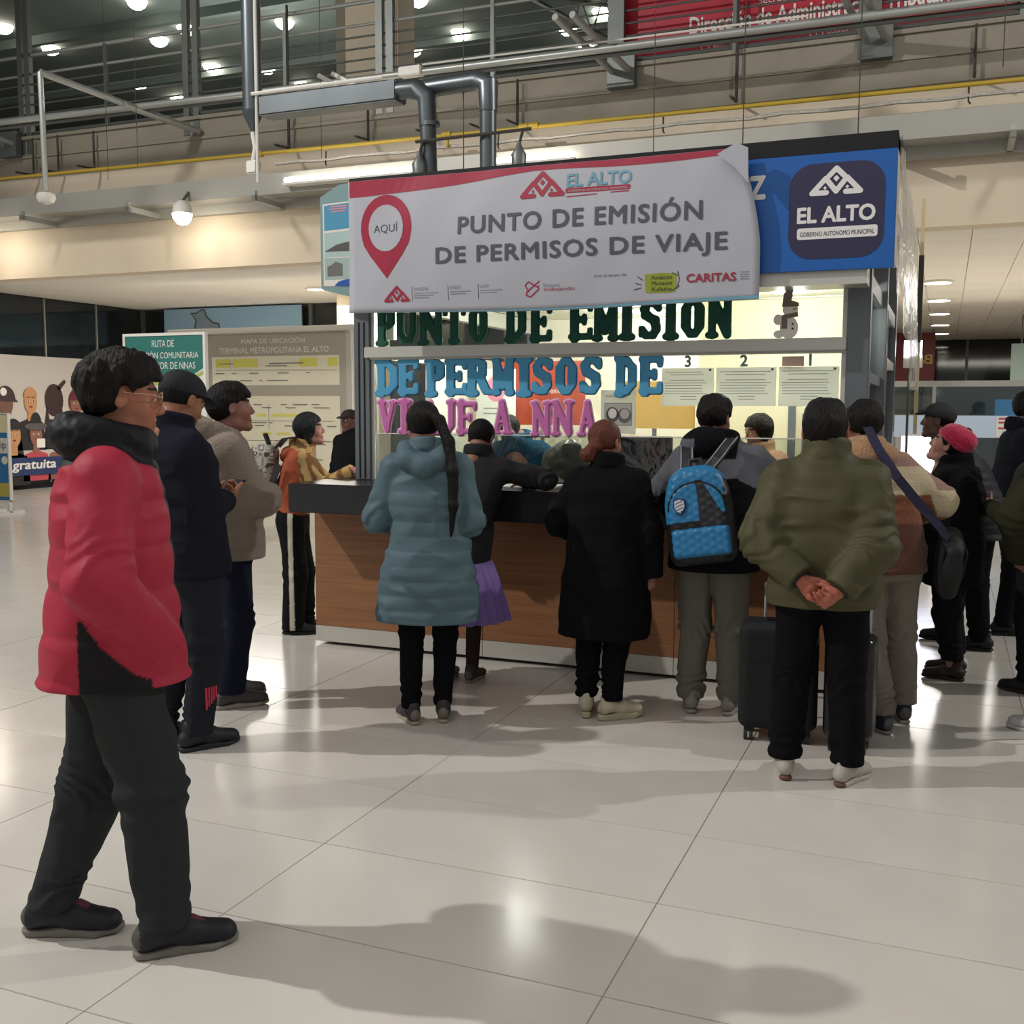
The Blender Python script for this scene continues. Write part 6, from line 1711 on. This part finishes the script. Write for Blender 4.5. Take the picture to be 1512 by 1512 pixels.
# 7 woman in a dark cardigan and lilac skirt, bending over the counter
def skirt(info, col, z0, z1, r0, r1, pleats=22):
    s = info['s']
    def f(P):
        z = P[:, 2]; t = np.clip((z1 * s - z) / ((z1 - z0) * s), 0, 1); cx_, cy_ = info['spine'](.9 * s)
        x, y = P[:, 0] - cx_, P[:, 1] - cy_
        a = np.arctan2(y, x * .85); r = np.sqrt((x * .92) ** 2 + y ** 2)
        R = (r1 + (r0 - r1) * t ** .7) * s
        R = R + (.018 * np.sin(a * pleats) + .01 * np.sin(a * pleats * .43 + 1)) * t
        return smax((r - R) * .8, np.maximum(z0 * s - z, z - z1 * s), .01)
    return add_sdf(info, 'skirt', f, (-.36, -.36, z0 * s - .03), (.36, .36, z1 * s + .03), .008, mat('skirt_' + col, col, .55, sheen=.3, vary=.08, vscale=6))
p7 = person('person in a charcoal cardigan and lilac pleated skirt bending over the counter', (-2.52, 5.42), 6, 1.50, '#8a6152', head=dict(yaw=-6, pitch=-30, dy=.03, dz=-.03, size=1.0), hair='tied', lean=(.06, .16), hip=(.02, -.05),
    feet=dict(R=(.08, 0, -8), L=(-.06, 0, 4)), wrists=dict(R=(.34, .36, 1.27), L=(-.16, .40, 1.26)), poles=dict(R=(1, -.6, .1), L=(-1, -.3, -.6)), seed=7, belly=0,
    hands=dict(R=dict(d=(-.4, 1, -.1), n=(0, 0, -1), t=(-1, 0, 0)), L=dict(d=(.3, 1, -.1), n=(0, 0, -1), t=(1, 0, 0))),
    jacket=dict(name='cardigan', mat=M_cloth, col='#2b2a2c', hem=.74, rows=[(.74, .205, .165), (.85, .205, .165), (1.0, .195, .155), (1.2, .20, .15), (1.33, .195, .135), (1.42, .13, .11), (1.47, .085, .08)], sl=(.072, .070, .050), cuff=.03, collar=.02, fold=1.3),
    trousers=dict(col='#3a2f2d', hipr=.10, thigh=.07, knee=.055, cuff=.04, bottom=.06, fold=.2), shoes=dict(up='#3b3230', so='#8e8578', size=.88))
skirt(p7, '#7a5fa6', .42, .80, .29, .19)

# 8 woman in the long black coat with auburn hair
def bun(hc, Rh, hs):
    A = lambda q: hc + Rh @ (np.array(q, float) * hs)
    u = union([ell(A((-.035, -.105, -.075)), (.045 * hs, .042 * hs, .038 * hs)), rc(A((0, -.09, -.02)), A((-.03, -.10, -.06)), .04 * hs, .035 * hs)], .02)
    return lambda P: u(P) - .005 * vnoise(P, 55)
p8 = person('person in a long black coat with auburn hair in a low bun and cream sneakers', (-1.55, 5.08), 6, 1.475, '#94695c', head=dict(yaw=-24, pitch=-6, dy=.0, dx=-.02, size=1.06), hair='bun', haircol='#5e3426', hairseg=bun, lean=(.0, .03),
    feet=dict(L=(-.085, -.03, 12), R=(.055, -.07, -52)), wrists=dict(L=(-.12, .22, 1.0), R=(.275, .0, .84)), poles=dict(L=(-1, -.3, -.4), R=(1, -.6, 0)), seed=8, w=1.06,
    hands=dict(R=dict(d=(-.25, .1, -1), n=(-1, .2, 0), t=(0, 1, 0), curl=22, v=.0055)),
    jacket=dict(name='long_coat', mat=M_cloth, col='#101011', hem=.475, rows=[(.475, .255, .19), (.62, .25, .185), (.80, .235, .175), (.95, .215, .165), (1.1, .205, .155), (1.25, .205, .15), (1.35, .195, .135), (1.43, .125, .10), (1.475, .085, .08)], sl=(.080, .078, .062), collar=.024, colh=.026, fold=.9, k=.02),
    trousers=dict(col='#111112', thigh=.092, knee=.072, cuff=.058, bottom=.10, fold=1.3), shoes=dict(up='#bdb49b', so='#b0a88e', size=1.02, chunky=.015, lace='#d9d4c4'))

# 9 man with the blue backpack
def bpcol(P):
    c = np.tile(np.array(lin('#131418')), (len(P), 1)); g = np.array(lin('#5b5c62')); x, y, z = P[:, 0], P[:, 1], P[:, 2]
    c[(z > 1.205 - .55 * np.clip(np.abs(x) - .12, 0, .3)) & (z < 1.40) & (np.abs(x) > .02)] = g
    c[(z > 1.30) & (np.abs(x) < .10)] = np.array(lin('#121317'))
    c[(z < 1.0) & (x < -.26)] = g
    return c
def hood_up(nb, s, J):
    c = nb + np.array([-.07, -.10, .01]) * s
    e = ell(c, (.135 * s, .10 * s, .125 * s), rotx(25))
    return [(lambda P: e(P) - .005 * vnoise(P, 14), .010)]
p9 = person('person in a black and grey jacket wearing the blue backpack, leaning on the counter', (-1.06, 5.36), 2, 1.60, '#7c5748', head=dict(yaw=-20, pitch=-10, dx=-.045, dy=.03, size=1.05), hair='short', lean=(.0, .15), hip=(0, -.03),
    feet=dict(L=(-.10, -.02, 14), R=(.10, .0, -8)), wrists=dict(L=(-.17, .38, 1.14), R=(.20, .40, 1.15)), poles=dict(L=(-1, -.2, -.5), R=(1, -.3, -.3)), seed=9, w=1.12, shw=1.1,
    jacket=dict(name='hooded_jacket', mat=M_cloth, colf=bpcol, hem=.79, rows=[(.79, .215, .16), (.90, .212, .158), (1.05, .205, .155), (1.22, .21, .155), (1.34, .205, .14), (1.42, .14, .11), (1.475, .09, .085)], sl=(.085, .082, .062), extra=hood_up, collar=.03, fold=1.2),
    trousers=dict(col='#6c6860', thigh=.098, knee=.082, cuff=.075, bottom=.07, fold=1.5), shoes=dict(up='#7d7771', so='#9a958c', size=1.02))

# 11 man in olive, hands clasped behind
OL = '#4a4830'
p11 = person('person in an olive jacket with hands clasped behind the back and black trousers', (-0.44, 4.52), 4, 1.585, '#a5604f', head=dict(yaw=0, pitch=0, dy=-.02, dx=-.012, dz=-.028, size=1.13, shz=-.018), hair='short', lean=(0, -.01),
    feet=dict(L=(-.135, .0, 10), R=(.12, -.02, -28)), wrists=dict(L=(-.085, -.215, .94), R=(.07, -.235, .90)), poles=dict(L=(-1, .15, -.1), R=(1, .15, -.1)), seed=11, w=1.10, shw=1.12,
    hands=dict(L=dict(d=(.62, -.1, -.62), n=(.3, -1, .2), t=(.6, -.1, .8), curl=48, v=.004, thumb=(1, -.15, -.05), sc=1.0), R=dict(d=(-.75, -.12, -.45), n=(-.1, 1, -.1), t=(-.5, -.1, .9), curl=62, v=.004)),
    jacket=dict(name='olive_jacket', mat=M_puff, col=OL, hem=.80, rows=[(.80, .205, .15), (.85, .215, .155), (1.0, .215, .155), (1.15, .215, .155), (1.27, .205, .15), (1.35, .175, .13), (1.42, .12, .10), (1.47, .085, .082)],
                sl=(.088, .094, .068), collar=.028, colh=.03, fold=1.9, cuff=.015, v=.0065, k=.035),
    trousers=dict(col='#111114', hipr=.145, thigh=.105, knee=.082, cuff=.070, bottom=.085, fold=1.1), shoes=dict(up='#a9a69e', so='#b7b2a6', heel='#6a4a3c', size=.98, lace='#ccc'))
for sx, k in ((-1, 'L'), (1, 'R')):
    sh, el, wr = p11['J'][k]; fa = (wr - el) / np.linalg.norm(wr - el)
    f = rc(wr - fa * .075, wr - fa * .005, .052, .046)
    add_sdf(p11, 'cuff', lambda P, f=f, a=(wr).astype(np.float32), fa=fa.astype(np.float32): smax(f(P) - .003 * np.sin(((P - a) @ fa) * 260), ((P - a) @ fa) - .002, .004), wr - .13, wr + .13, .005, mat('ribbed_cuff', '#26281f', .9))

# 12 man in the striped fleece with the shoulder bag
def striped(P):
    z = P[:, 2] + .02 * P[:, 0] + .11 * np.clip((np.abs(P[:, 0] + .1 * (P[:, 2] - .9)) - .17) / .04, 0, 1)
    c = np.tile(np.array(lin('#5f3f33')), (len(P), 1))
    c[z > 1.02] = np.array(lin('#875740'))
    c[z > 1.155] = np.array(lin('#c6b798')); c[z > 1.285] = np.array(lin('#9c7d73')); c[(P[:, 2] > 1.33)] = np.array(lin('#ad8767'))
    return c
def big_hood(nb, s, J):
    c = nb + np.array([-.02, -.085, .02]) * s
    e = ell(c, (.165 * s, .10 * s, .085 * s), rotx(20)); e2 = ell(nb + np.array([0, 0, .03]) * s, (.115 * s, .10 * s, .055 * s))
    return [(lambda P: smin(e(P), e2(P), .02) - .004 * vnoise(P, 20), .012)]
p12 = person('person in a fleece hoodie striped in tan, cream and brown with grey trousers', (-0.20, 5.36), 22, 1.575, '#7d5548', head=dict(yaw=4, pitch=-4, dy=.0, size=1.02), hair='short', lean=(-.085, .03), hip=(-.06, 0),
    feet=dict(L=(-.045, -.02, 22), R=(.13, .16, -6)), wrists=dict(L=(-.13, .24, 1.08), R=(.15, .26, 1.10)), poles=dict(L=(-1, -.3, -.4), R=(1, -.35, -.4)), seed=12, w=1.06,
    jacket=dict(name='striped_hoodie', mat=M_fleece, colf=striped, hem=.845, rows=[(.845, .215, .165), (.95, .215, .16), (1.1, .205, .15), (1.25, .21, .15), (1.35, .205, .14), (1.43, .14, .11), (1.475, .09, .09)], sl=(.092, .088, .066), extra=big_hood, collar=.03, fold=1.0),
    trousers=dict(col='#7c756d', hipr=.14, thigh=.102, knee=.085, cuff=.07, bottom=.09, fold=1.3), shoes=dict(up='#161d2c', so='#8a867f', size=.98))

# 13 woman with the pink knitted hat
p13 = person('person in a bright pink knitted hat and black coat looking up', (.07, 6.55), 78, 1.44, '#b08074', head=dict(yaw=0, pitch=24, dy=.02, size=1.08), hair='tied', lean=(0, .0), hip=(0, .0),
    feet=dict(L=(-.03, -.03, 2), R=(.17, .0, 2)), wrists=dict(L=(-.13, .24, 1.05), R=(.14, .22, 1.05)), poles=dict(L=(-.6, -.9, -.3), R=(.6, -.9, -.3)), face=True, seed=13, lips='#9a4a4a', w=1.2,
    jacket=dict(name='black_coat', mat=M_cloth, col='#131315', hem=.66, rows=[(.66, .21, .165), (.80, .21, .165), (.95, .205, .16), (1.1, .20, .155), (1.25, .20, .15), (1.35, .19, .135), (1.43, .13, .105), (1.475, .09, .085)], sl=(.082, .080, .062), collar=.032, colh=.03, hood=.03, fold=1.4),
    trousers=dict(col='#1b1d20', thigh=.098, knee=.085, cuff=.072, bottom=.12, fold=1.0), shoes=dict(up='#33261f', so='#2b211c', boot=True))
beanie(p13, '#c4234e')

# 14 man in the dark cap and black puffer behind her
p14 = person('person in a dark flat cap and black quilted jacket stooping behind the pink hat', (.22, 7.50), 80, 1.58, '#6d4f4a', head=dict(yaw=6, pitch=6, dy=.09), hair='crop', lean=(0, .20), hip=(0, -.05),
    feet=dict(L=(-.09, -.06, 2), R=(.11, .16, 2)), wrists=dict(L=(-.16, .10, .86), R=(.14, .42, 1.0)), poles=dict(L=(-.5, -1, .2), R=(.5, -.6, -1)), face=True, seed=14,
    jacket=dict(name='puffer_jacket', mat=M_puff, col='#2b2b30', hem=.78, quilt=.055, qamp=.008, sl=(.085, .08, .062), collar=.03, fold=.8), trousers=dict(col='#121316', bottom=.06), shoes=dict(up='#101012', so='#161616', size=1.06))
cap(p14, '#26242a', name='flat_cap', puff=.003)

# 15 man in a dark jacket at the right, face turned to the camera side
p15 = person('person in a navy jacket turned to the right beside the picture edge', (.46, 8.10), -78, 1.66, '#7a5648', head=dict(yaw=-4, pitch=-4, dy=.02, size=1.02), hair='short', lean=(0, .03), face=True, seed=15,
    feet=dict(L=(-.1, .05, 4), R=(.1, -.05, -4)), wrists=dict(L=(-.12, .30, 1.12), R=(.14, .32, 1.12)), poles=dict(L=(-.6, -.8, -.5), R=(.6, -.8, -.5)),
    jacket=dict(name='jacket', mat=M_cloth, col='#1b1d26', hem=.80, sl=(.085, .08, .06), collar=.03, fold=1.3), trousers=dict(col='#15161a', bottom=.06), shoes=dict(up='#101012', so='#161616'))
# 16 person facing him, red scarf, mostly out of frame
def scarf(nb, s, J):
    c = nb + np.array([0, .02, .06]) * s
    def ring(P, c=c.astype(np.float32)):
        q = P - c; l = np.sqrt(q[:, 0] ** 2 + q[:, 1] ** 2) - .075 * s
        return np.sqrt(l * l + (q[:, 2] * .6) ** 2) - .034 * s
    return [(ring, .006)]
p16 = person('person with a red scarf and cream gloves cut by the right picture edge', (.54, 6.42), 50, 1.50, '#9b6c5c', head=dict(yaw=6, pitch=2, size=1.0), hair='tied', lean=(0, .02), face=True, seed=16,
    wrists=dict(L=(-.14, .30, 1.14), R=(.12, .30, 1.10)), poles=dict(L=(-.6, -.8, -.5), R=(.6, -.8, -.5)),
    jacket=dict(name='coat', mat=M_cloth, hem=.78, extra=scarf, collar=.02, colf=lambda P: np.where((P[:, 2] > 1.285)[:, None] | ((np.abs(P[:, 0]) < .05) & (P[:, 1] > .1) & (P[:, 2] > 1.12))[:, None], np.array(lin('#9c2f33')), np.array(lin('#2c2b22')))), trousers=dict(col='#1a1a1c'), shoes=dict(up='#222', so='#333'))
# 17 person in olive, cut by the right edge
p17 = person('person in a dark olive coat and khaki trousers cut by the right picture edge', (.63, 5.62), 30, 1.58, '#8d6656', head=dict(yaw=-20), hair='short', lean=(0, .02), seed=17, w=1.1, shw=1.08,
    feet=dict(L=(-.12, .02, 40), R=(.1, -.02, 0)), wrists=dict(L=(-.25, .14, .92), R=(.25, .1, .95)), poles=dict(L=(-1, -.3, .1), R=(1, -.4, 0)),
    jacket=dict(name='olive_coat', mat=M_cloth, col='#2f2f22', hem=.72, rows=[(.72, .225, .17), (.90, .22, .165), (1.1, .21, .155), (1.25, .21, .15), (1.36, .20, .14), (1.43, .13, .10), (1.475, .085, .08)], sl=(.09, .09, .068), collar=.028, fold=1.2),
    trousers=dict(col='#45402d', hipr=.145, thigh=.11, knee=.10, cuff=.085, bottom=.09, fold=1.0), shoes=dict(up='#aeb0ae', so='#b5b5b0', size=1.05))
# 18 clerk in blue inside the booth, bending over the desk
p18 = person('person in a steel blue top bending over the desk inside the booth', (-2.60, 7.28), 176, 1.55, '#8a6050', head=dict(yaw=10, pitch=-45, dx=.07, dz=-.07), hair='tied', lean=(.17, .32), hip=(0, -.05), seed=18, w=1.2,
    wrists=dict(L=(-.18, .52, 1.16), R=(.24, .52, 1.16)), poles=dict(L=(-1, -.3, -.2), R=(1, -.3, -.2)),
    jacket=dict(name='blue_top', mat=M_cloth, col='#1f4561', hem=.85, sl=(.08, .078, .06), collar=.025, fold=1.3), trousers=dict(col='#222', bottom=.05), shoes=dict(up='#222', so='#333'))
# 19 clerk in peach behind the right window
p19 = person('person in a peach top standing inside the booth behind the right window', (-1.10, 7.25), 150, 1.50, '#9a6b5c', head=dict(yaw=-20, pitch=-10), hair='bob', lean=(.0, .06), seed=19, face=True,
    wrists=dict(L=(-.16, .34, 1.14), R=(.16, .34, 1.14)), poles=dict(L=(-1, -.5, -.3), R=(1, -.5, -.3)),
    jacket=dict(name='peach_top', mat=M_cloth, col='#b98a72', hem=.85, sl=(.075, .07, .055), collar=.03, fold=1.2), trousers=dict(col='#222', bottom=.05), shoes=dict(up='#222', so='#333'))
# ================================================================ BAGS
def from_person(info, P):   # person frame -> world
    return info['root'].matrix_basis @ Vector(P)
def thing_sdf(name, info, org, R, f, lo, hi, v, m, colf=None, parent=None):
    """mesh built in its own frame and stood in the person's frame at org with rotation R"""
    vv, q = sdf_arrays(f, lo, hi, v)
    col = colf(vv.astype(np.float32)) if colf else None
    o = link(name, np_mesh(name, vv, q, m, col), parent)
    if parent is None:
        Rm = Matrix([list(map(float, r)) for r in R]).to_4x4()
        o.matrix_world = info['root'].matrix_basis @ Matrix.Translation(org) @ Rm
    return o
M_bag = mat('bag_leatherette', '#333333', 0.4, 0, 0.4, attr=True, bump=.15, bscale=120)
def ribbon(pts, norms, wd, th):
    pts = [Vector(p) for p in pts]; vs = []; fs = []
    for i, p in enumerate(pts):
        t = (pts[min(i + 1, len(pts) - 1)] - pts[max(i - 1, 0)]).normalized(); n = Vector(norms[i]).normalized(); u = t.cross(n).normalized()
        for a, b in ((-1, 0), (1, 0), (1, 1), (-1, 1)): vs.append(p + u * (a * wd / 2) + n * (b * th))
    for i in range(len(pts) - 1):
        for j in range(4):
            a = 4 * i + j; b = 4 * i + (j + 1) % 4; fs.append((a, b, b + 4, a + 4))
    fs += [(3, 2, 1, 0), tuple(4 * (len(pts) - 1) + k for k in range(4))]
    return MB().add(vs, fs)
# ---- blue backpack (frame: x right, y towards the wearer, z up)
BLUE, BKB = np.array(lin('#26709f')), np.array(lin('#17181b'))
def hexq(x, z, k=.034):
    a = np.cos(2 * np.pi * x / k) + np.cos(2 * np.pi * (x * .5 + z * .866) / k) + np.cos(2 * np.pi * (-x * .5 + z * .866) / k)
    return a
def bpf(P):
    x, y, z = P.T
    t = np.clip((z - .02) / .24, 0, 1)
    hx = .165 - .075 * t ** 2; q = np.stack([np.maximum(np.abs(x) - hx + .06, 0), np.maximum(np.abs(y) - .015, 0), np.maximum(np.abs(z) - .18, 0)], 1)
    d = np.sqrt((q * q).sum(1)) - .06
    gr = np.abs(np.sqrt((x * .9) ** 2 + (z - .03) ** 2) - .125)
    d = d + .004 * np.exp(-(gr / .004) ** 2) * (z > .03) * (y < -.02)
    return d * .9 - .0008 * hexq(x, z) * (y < -.05) - .002 * vnoise(P, 12)
def bpc(P):
    x, y, z = P.T; c = np.tile(BKB, (len(P), 1))
    blue = (z > -.03) & (x < .012 - .10 * (z - .1) * (z > .1)) & (y < .03)
    c[blue] = BLUE
    st = (x > .075 - .5 * (z - .09)) & (x < .135) & (z > .0 + .0) & (z < .26); c[st] = BLUE
    c[(z > .165) & (y < .03)] = BLUE
    gr = np.abs(np.sqrt((x * .9) ** 2 + (z - .03) ** 2) - .125); c[(gr < .005) & (z > .03)] = BKB * .6
    mid = (x > .012) & (x < .075 - .5 * (z - .09)) & (z < .15) & (z > -.06); c[mid] = np.array(lin('#24252a'))
    return c
Rb = roty(-9) @ rotx(-8)
bp = thing_sdf('backpack', p9, (-.035, -.235, 1.035), Rb, bpf, (-.20, -.12, -.27), (.20, .12, .27), .005, M_bag, bpc)
def pkt(P):
    q = P - np.array([.01, -.078, -.135], np.float32); r = np.maximum(np.abs(q) - np.array([.118, .008, .048], np.float32), 0)
    return np.sqrt((r * r).sum(1)) - .022 - .0009 * hexq(P[:, 0], P[:, 2])
o = sdf_obj('front_pocket', pkt, (-.16, -.13, -.22), (.18, -.03, -.05), .005, mat('pocket_blue', '#26709f', .4, 0, .4), bp)
sh = [(-.028, .035), (.0, .044), (.028, .035), (.030, .0), (.018, -.026), (0, -.040), (-.018, -.026), (-.030, .0)]
MB().prism([(a - .078, b + .045) for a, b in sh], -.086, -.074).build('badge', mat('badge_navy', '#16294f', .5), bp)
bdg = MB().prism([(a * .82 - .078, b * .82 + .045) for a, b in sh], -.0885, -.085).build('badge_field', mat('badge_grey', '#b9bcc4', .5), bp)
m = MB()
for k in range(4):
    z = .068 - k * .016; m.prism([(-.098, z - .01), (-.06, z + .004), (-.06, z + .007), (-.098, z - .007)], -.0895, -.088)
m.build('badge_stripe', mat('badge_navy', '#16294f', .5), bp)
M_strap = mat('strap_black', '#1d1f24', .6); M_edge = mat('strap_edge', '#8a8f96', .5)
MB().tube([(-.03, .02, .225), (-.025, .03, .275), (.025, .03, .275), (.03, .02, .225)], .011, 8).build('handle', M_strap, bp, smooth=True)
for sx in (-1, 1):
    pts = [(sx * .05, .035, .215), (sx * .075 + .03, .06, .27), (sx * .10 + .05, .11, .33), (sx * .115 + .055, .17, .365)]; nn = [(0, -1, .3), (0, -.9, .5), (0, -.6, .8), (0, -.3, 1)]
    ribbon(pts, nn, .06, .012).build('strap', M_strap, bp)
    for e_ in (-1, 1):
        MB().tube([Vector(p) + Vector((e_ * .028, 0, 0)) + Vector(n) * .012 for p, n in zip(pts, nn)], .0035, 6).build('strap_edge', M_edge, bp)
tag(bp, 'bright blue and black quilted backpack with a shield badge', 'backpack')
# ---- patterned backpack
def flo(P):
    c = np.tile(np.array(lin('#b7b3aa')), (len(P), 1)); n = vnoise(P, 28); c[(n > .12) & (n < .45)] = np.array(lin('#4a4846')); c[np.abs(n + .35) < .1] = np.array(lin('#7b7872')); return c
fl = rbox((0, 0, 0), (.135, .085, .20), .06)
b2 = thing_sdf('backpack', p4, (.0, -.215, 1.10), rotx(-4), lambda P: fl(P) - .004 * vnoise(P, 10), (-.17, -.12, -.24), (.17, .12, .24), .006, mat('bag_canvas', '#bbb', .85, attr=True), flo)
fp = rbox((0, -.09, -.08), (.10, .03, .08), .025)
sdf_obj('front_pocket', fp, (-.14, -.15, -.2), (.14, -.04, .03), .006, mat('bag_canvas', '#bbb', .85, attr=True), b2, flo)
for sx in (-1, 1):
    ribbon([(sx * .07, .09, .18), (sx * .085, .14, .245), (sx * .10, .22, .26)], [(0, -.6, .8), (0, -.4, 1), (0, 0, 1)], .05, .012).build('strap', M_strap, b2)
    ribbon([(sx * .12, .06, -.15), (sx * .155, .10, -.02), (sx * .165, .14, .08)], [(sx, -.4, 0)] * 3, .04, .01).build('strap', M_strap, b2)
MB().tube([(-.03, .03, .20), (-.03, -.0, .27), (.03, -.0, .27), (.03, .03, .20)], .010, 8).build('handle', M_strap, b2, smooth=True)
tag(b2, 'grey and white patterned backpack worn by the person at the counter end', 'backpack')
# ---- shoulder bag
sbg = rbox((0, 0, 0), (.045, .125, .145), .042)
s1 = thing_sdf('shoulder_bag', p12, (.225, -.10, .83), rotx(20) @ rotz(-14), lambda P: sbg(P) - .010 * vnoise(P, 8), (-.09, -.17, -.19), (.09, .17, .19), .006, mat('bag_black', '#0f0f11', .7, bump=.2, bscale=80))
inv12 = (p12['root'].matrix_basis.inverted() @ s1.matrix_world).inverted()
pts = [(-.15, .03, 1.475), (-.165, -.06, 1.46), (-.14, -.155, 1.36), (-.07, -.205, 1.24), (.03, -.215, 1.12), (.13, -.19, 1.02), (.20, -.15, .94)]
nn = [(0, .2, 1), (-.1, -.5, .8), (0, -1, .3), (0, -1, 0), (.1, -1, 0), (.4, -1, 0), (.6, -.8, 0)]
ribbon([inv12 @ Vector(p) for p in pts], [inv12.to_3x3() @ Vector(n) for n in nn], .042, .008).build('strap', mat('strap_indigo', '#1f1c3a', .6), s1)
MB().box(-.054, -.046, -.10, .10, -.02, .11, .002).box(.046, .054, -.10, .10, -.02, .11, .002).build('flap', mat('bag_black', '#141416', .55), s1)
tag(s1, 'black shoulder bag on a dark indigo strap worn over the striped hoodie', 'bag')
# ---- suitcases
def suitcase(loc, rz, w, d, h, m, label, rib=0.0):
    f = rbox((0, 0, h / 2 + .06), (w / 2, d / 2, h / 2), .045)
    def g(P): return f(P) + (rib * np.abs(np.sin(P[:, 0] * 60)) if rib else 0) + (.004 * np.exp(-(P[:, 1] / .004) ** 2)) + .004 * np.exp(-((P[:, 2] - .06 - h * .62) / .005) ** 2) * (rib == 0)
    o = sdf_obj('suitcase', g, (-w / 2 - .03, -d / 2 - .03, .03), (w / 2 + .03, d / 2 + .03, h + .09), .007, m, None, None, loc, rz)
    for sx in (-1, 1):
        for sy in (-1, 1):
            x, y = sx * (w / 2 - .05), sy * (d / 2 - .05)
            wm = MB().box(x - .02, x + .02, y - .015, y + .015, .045, .075)
            wh = wm.build('caster', M_black, o)
            for e_ in (-.013, .013):
                MB().add(*(lambda n: ([(x + e_ + s_ * .008, y + .026 * math.cos(2 * math.pi * k / n), .0262 + .026 * math.sin(2 * math.pi * k / n)) for s_ in (-1, 1) for k in range(n)],
                        [tuple(range(n)), tuple(range(2 * n - 1, n - 1, -1))] + [(k, k + n, (k + 1) % n + n, (k + 1) % n) for k in range(n)]))(14)).build('wheel', mat('wheel_rubber', '#2a2a2c', .4), wh)
    MB().tube([(-.07, d / 2 - .03, h + .05), (-.07, d / 2 - .03, h + .22), (.07, d / 2 - .03, h + .22), (.07, d / 2 - .03, h + .05)], .008, 8).build('pull_handle', M_steel_l, o, smooth=True)
    MB().box(-.06, .06, -.012, .012, h + .055, h + .075, .004).build('grip', M_black, o)
    tag(o, label, 'suitcase'); return o
suitcase((-.68, 5.04, 0), .12, .36, .24, .50, mat('suitcase_fabric', '#121316', .8, bump=.2, bscale=150), 'large black fabric suitcase beside the blue backpack wearer')
suitcase((-.35, 4.98, 0), -.05, .22, .20, .48, mat('suitcase_shell', '#111214', .25), 'glossy black wheeled suitcase behind the legs of the person in olive', .002)
